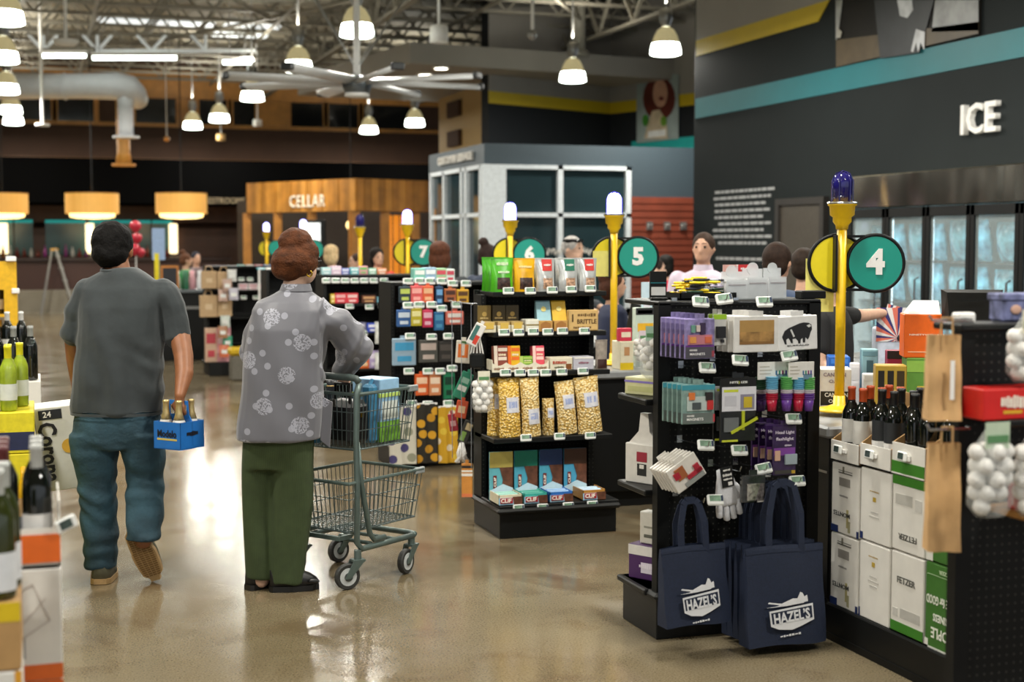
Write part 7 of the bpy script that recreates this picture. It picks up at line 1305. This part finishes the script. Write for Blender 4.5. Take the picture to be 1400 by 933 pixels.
def towel_mat(n, base, spots, sc, th):
    m = mat(n, base, .85, var=0); nt, b = nodes(m); tc = nt.nodes.new('ShaderNodeTexCoord'); v = nt.nodes.new('ShaderNodeTexVoronoi'); v.inputs['Scale'].default_value = sc; v.inputs['Randomness'].default_value = .7; sp = nt.nodes.new('ShaderNodeSeparateXYZ'); cb = nt.nodes.new('ShaderNodeCombineXYZ'); nt.links.new(tc.outputs['Object'], sp.inputs[0]); nt.links.new(sp.outputs[0], cb.inputs[0]); nt.links.new(sp.outputs[2], cb.inputs[1]); v.voronoi_dimensions = '2D'; nt.links.new(cb.outputs[0], v.inputs['Vector'])
    r = nt.nodes.new('ShaderNodeValToRGB'); r.color_ramp.interpolation = 'CONSTANT'; sp2 = nt.nodes.new('ShaderNodeSeparateXYZ'); nt.links.new(v.outputs['Color'], sp2.inputs[0]); nt.links.new(sp2.outputs[0], r.inputs['Fac'])
    r.color_ramp.elements[0].color = lin(spots[0]); r.color_ramp.elements[1].color = lin(spots[1]); r.color_ramp.elements[1].position = .5
    nt.links.new(nmix(nt, nmath(nt, 'LESS_THAN', v.outputs['Distance'], th), lin(base), r.outputs[0]), b.inputs['Base Color']); return m
for px0, px1, py0, py1, m, lab in ((533, 569, 556, 636, towel_mat('purple_dots', 'd6d2c4', ('4a4476', '9a9a86'), 9.5, .3), 'white tea towel with purple and sage dots'), (571, 598, 552, 634, towel_mat('mustard_dots', '2a261e', ('c08a1c', 'd09a24'), 11, .33), 'black tea towel with mustard dots'), (600, 626, 556, 634, towel_mat('cream_dots', 'c89a20', ('ddd0b8', 'd8b83c'), 10, .25), 'yellow tea towel with cream dots')):
    Yt = 9.88; a, b_ = onY(px0, py1, Yt), onY(px1, py0, Yt); w_, h_ = b_.x - a.x, b_.z - a.z; t = thing('tea_towel', lab, 'tea towel', ((a.x + b_.x) / 2, Yt, a.z)); mb = MB(); f = lambda s: (lambda u, v: ((u - .5) * w_, s + .012 * math.sin(u * 12 + v * 2) * (1 - v * .5), v * h_)); mb.sheet(f(0), 12, 8); mb.sheet(f(.012), 12, 8); mb.build('cloth', m, t, smooth=True); MB().box(-w_ / 2, w_ / 2, .0, .012, h_ - .006, h_ + .006).build('hanger_bar', WHITEP, t)
# rack 7
YB_ = 12.68
row(YB_ + .05, [(440, 453, 366, 382, '9cc8cc', 'e0ecec', 'pale aqua tub on the shelf above the red boxes'), (453, 467, 364, 382, 'd0b8cc', 'ece0ea', 'pale pink tub on the shelf above the red boxes'), (467, 478, 367, 382, '6a74b8', 'd8dcf0', 'violet blue tub on the shelf above the red boxes'), (479, 491, 366, 382, '5fb0b8', 'e0f0f0', 'teal tub on the shelf above the red boxes'), (491, 503, 364, 382, 'd89aa0', '7ab86a', 'pink and green tub on the shelf above the red boxes'), (504, 515, 367, 382, '8fc4a8', 'e8f0ec', 'mint tub on the shelf above the red boxes'), (516, 529, 367, 382, 'd8885c', 'f0dccc', 'orange tub at the end of the tub row')], 'gum_tub', 'tub', zb=1.36)
row(YB_ + .05, [(452, 458, 402, 417, 'd8b83c', 'f0e0a0', 'yellow carton end beside the red cartons'), (458, 474, 401, 417, 'cf3a44', 'e8a8a8', 'red carton in the middle of the dark shelf'), (474, 490, 401, 417, 'd8404a', 'f0c8c4', 'red carton with round pale mark on the dark shelf'), (495, 514, 404, 417, '5a3424', 'c89a6c', 'brown carton beside the red cartons'), (516, 528, 406, 418, '7fb8c8', 'e0ecf0', 'pale blue carton at shelf end')], 'candy_carton', 'carton', zb=1.1)
row(YB_ + .05, [(480, 501, 441, 452, '6a6a86', 'b8b4c8', 'grey violet flat carton on the third dark shelf'), (502, 522, 442, 454, '3a50b8', 'e0e0ec', 'blue and white flat carton on the third dark shelf')], 'flat_carton', 'carton', zb=.83)
row(YB_ + .05, [(492, 505, 480, 497, 'd8662c', 'e8c8a0', 'orange bag on the low dark shelf'), (505, 519, 480, 498, 'a898c0', 'd8d0e0', 'lilac bag on the low dark shelf'), (519, 530, 478, 498, 'c8c8c0', 'e0e0dc', 'white bag on the low dark shelf')], 'sweet_bag', 'bag', zb=.5)
tags(K7, YB_ - .01, [(446, 384), (459, 384), (472, 384), (485, 384), (498, 384), (511, 384), (525, 384), (478, 419), (505, 420), (523, 419), (497, 456), (520, 457)])
for px, py, z2, lab, yb in ((521, 440, 470, 'crumpled clear bag hanging on the rack corner beside blue carton', 12.61), (521, 482, 505, 'leafy white bag hanging low on the rack corner', 12.655)):
    p = onY(px, py, yb); pouch('hanging_bag', lab, 'bag', (p.x, yb, onY(px, z2, yb).z), .12, p.z - onY(px, z2, yb).z, .08, mat('crumpled_film', 'c4c6c2', .3, var=.3, scale=20))
[MB().box(-.01, .01, y_, y_ + .002, .3, 1.34).build('clip_strip', WHITEP, K9, (.62, 0, 0)) for y_ in (-.235, -.28)]; MB().box(-.008, .008, -.285, .0, 1.335, 1.35).build('strip_arm', BLACK, K9, (.62, 0, 0))
# rack 8 and 9
row(15.3, [(352 + 11 * i, 362 + 11 * i, 366, 380, ('4fa8b8', 'd8d8d4', '7a5ab0', 'c8484c', '5ab08a')[i % 5], 'e8ecec', '%s packet on the rack top hidden by the shopper' % ('teal', 'white', 'violet', 'red', 'green')[i % 5]) for i in range(5)], 'small_packet', 'packet', zb=1.36)
row(17.98, [(325 + 12 * i, 335 + 12 * i, 362, 378, ('5fb8b0', 'd8d4d0', 'd8667a', '6a88c8')[i % 4], 'e8ecea', '%s packet beyond the shopper shoulder' % ('sea green', 'white', 'pink', 'blue')[i % 4]) for i in range(4)], 'small_packet', 'packet', zb=1.36)
row(17.98, [(326 + 14 * i, 339 + 14 * i, 388, 405, ('d8ccd0', 'e0d8d8', 'd8c0c4')[i % 3], 'c88a94', '%s packet on second shelf of paper bag rack' % ('pale grey', 'white', 'pale pink')[i % 3]) for i in range(3)], 'small_packet', 'packet', zb=1.06)
tags(K9, 17.96, [(330, 382), (342, 382), (333, 407), (350, 407)])
for px0, px1, py0, py1, lab in ((276, 296, 371, 395, 'upper pale kraft paper bag on the strip rack'), (297, 316, 372, 395, 'upper white kraft paper bag beside the pale one'), (274, 297, 404, 434, 'lower wide kraft paper bag on the strip rack'), (298, 317, 404, 433, 'lower narrow kraft paper bag on the strip rack')):
    Yp = 17.85; a, b_ = onY(px0, py1, Yp), onY(px1, py0, Yp); t = pk('paper_bag', lab, 'paper bag', ((a.x + b_.x) / 2, Yp, a.z), b_.x - a.x, b_.z - a.z, .1, mat('pale_kraft', 'b89a74', .7, var=.1), [(.3, .7, .35, .6, 'cdb491')], ()); MB().tube([(-.05, .05, b_.z - a.z), (-.03, .05, b_.z - a.z + .06), (.03, .05, b_.z - a.z + .06), (.05, .05, b_.z - a.z)], .006, 5).build('handle', mat('pale_kraft', ''), t)
row(17.86, [(281, 297, 449, 487, 'c9a890', 'b8404c', 'tan and pink tall box at the rack foot'), (297, 316, 449, 488, 'd89aa0', 'e8c8c8', 'rose tall box at the rack foot')], 'tall_box', 'box', th=.085, zb=.17)
for i, (px, py, c) in enumerate(((317, 385, 'c8c8c4'), (310, 398, 'b89a8c'), (305, 412, 'd0b0a0'), (318, 410, 'b8b4c0'), (308, 448, 'c8d0c8'), (304, 462, 'a87858'), (311, 476, '3f9a78'), (306, 488, 'd0704c'))):
    p = onY(px, py, 17.8); pouch('strip_packet', '%s packet clipped on the hanging strip' % ('pale grey', 'tan', 'peach', 'lilac grey', 'pale sage', 'brown', 'green', 'orange')[i], 'packet', (p.x, 17.79 - .046 * (0, 1, 0, 2, 0, 1, 0, 1)[i], p.z), .12, .15, .045, c, [(.2, .8, .3, .6, 'd8d8d4')], (), 0, None)
for i in range(9):
    px = 232 + i * 10.5; p = onY(px, 378, 20.5); c = ('c8dcd4', 'd8d4d0', '2a6a4a', 'd8a0a8', 'd8d8da', '4aa884', 'c84854', '3f6ab8', 'd8d8dc')[i]
    o = MB().lathe([(.047, 0), (.052, .02), (.05, .14), (.034, .2), (.04, .26), (0, .27)], 10).build('jar', col(c, .4), None, (p.x, 20.5 + .1 * (i % 2), .99), smooth=True); tag(o, '%s jar on the far display counter' % ('pale mint', 'cream', 'dark green', 'pink', 'white', 'jade', 'crimson', 'royal blue', 'chalk white')[i], 'jar')
cb_ = thing('chalkboard', 'small chalkboard with orange frame on the far display counter', 'chalkboard', (onY(232, 370, 20.35).x, 20.35, .99)); MB().box(-.12, .12, 0, .03, 0, .34).build('frame', mat('orange_wood', 'b8742c', .5), cb_); MB().box(-.095, .095, -.005, 0, .03, .31).build('board', mat('slate_board', '23242a', .7), cb_)
p = onY(217, 352, 21.2); bn = thing('promo_banner', 'tall pale blue promotional banner behind the display counter', 'banner', (p.x, 21.2, 0)); MB().box(-.09, .09, 0, .02, 1.4, 1.86).build('sheet', mat('banner_blue', '8fa6c8', .6), bn); MB().cyl((0, .01, 0), (0, .01, 1.4), .015, n=8).build('pole', STEEL, bn); MB().cyl((0, .01, 0), (0, .01, .02), .15, n=14).build('base', STEEL, bn)
p = onY(212, 352, 20.9); o = MB().box(-.03, .03, 0, .03, .99, 1.5).build('yellow_sign', mat('yellow_board', 'd8c81c', .6), None, (p.x, 20.6, 0)); tag(o, 'narrow yellow sign strip on the display counter', 'sign')
fl = thing('balloon_bunch', 'bunch of deep pink balloons rising behind the display counter', 'balloons', (onY(186, 350, 22.5).x, 22.5, 0)); PNK = mat('pink_balloon', 'b8283c', .3)
for dx, z_, r_ in ((0, 1.9, .09), (.02, 1.72, .08), (-.02, 1.55, .09), (.07, 1.5, .07)): MB().lathe([(0, -r_ * 1.15), (r_ * .55, -r_ * .8), (r_, 0), (r_ * .8, r_ * .7), (0, r_ * 1.05)], 14).build('balloon', PNK, fl, (dx, 0, z_), smooth=True)
MB().cyl((0, 0, 0), (0, 0, 1.85), .008, n=5).build('string', WHITEP, fl); MB().cyl((0, 0, 0), (0, 0, .05), .1, n=12).build('weight', PNK, fl)
# yellow crate by the paper bag rack foot
p = onZ(326, 520, 0); o = MB().rbox(-.1, .1, -.1, .1, 0, .3, .02).build('yellow_bin', mat('bin_grey', '6a665c', .5), None, (p.x, p.y, 0)); MB().rbox(-.12, .12, -.12, .12, .3, .4, .03).build('lid', mat('bin_yellow', 'c8a418', .5), o); tag(o, 'yellow lidded grey bin on the floor beyond the shopper', 'bin')
# ------------------------------------------------ goods on lane 5 counter
zc5 = .86; zt5_ = onY(857, 467, 8.14).z
garlic('garlic_net', 'garlic net lying by the number 5 pole foot', (onY(879, 470, 8.18).x, 8.18, zc5 + .222), 1., 16, 'd8c8d0')
pkp('cream_carton', 'cream carton with flower print beside the garlic', 'carton', 848, 866, 467, 503, 8.14, .14, 'd8cfb4', [(0, 1, 0, .25, 'd8b81c'), (.3, .7, .5, .8, 'b8885c')], (), zb=zc5)
pkp('candy_bag', 'pink and red candy packet behind the lane 5 pole', 'packet', 846, 864, 449, 468, 8.16, .04, 'c8344c', [(.2, .9, .3, .7, 'e8d8c0')], (), zb=zt5_)
pkp('potato_bag', 'pale printed bag with black and pink top on the lane 5 counter', 'bag', 869, 894, 421, 505, 8.3, .06, 'b8c8bc', [(.1, .95, .6, .74, 'd8a828'), (0, 1, .88, 1, '2a2a2c'), (.1, .9, .9, .96, 'e0a8b8')], (), zb=zc5)
pkp('leaflet_card', 'pale blue tapered card standing behind the lane 5 disc', 'card', 877, 892, 386, 418, 8.47, .01, 'c4d8e4', [(.2, .8, .2, .8, 'd8d4e0')], (), zb=zc5)
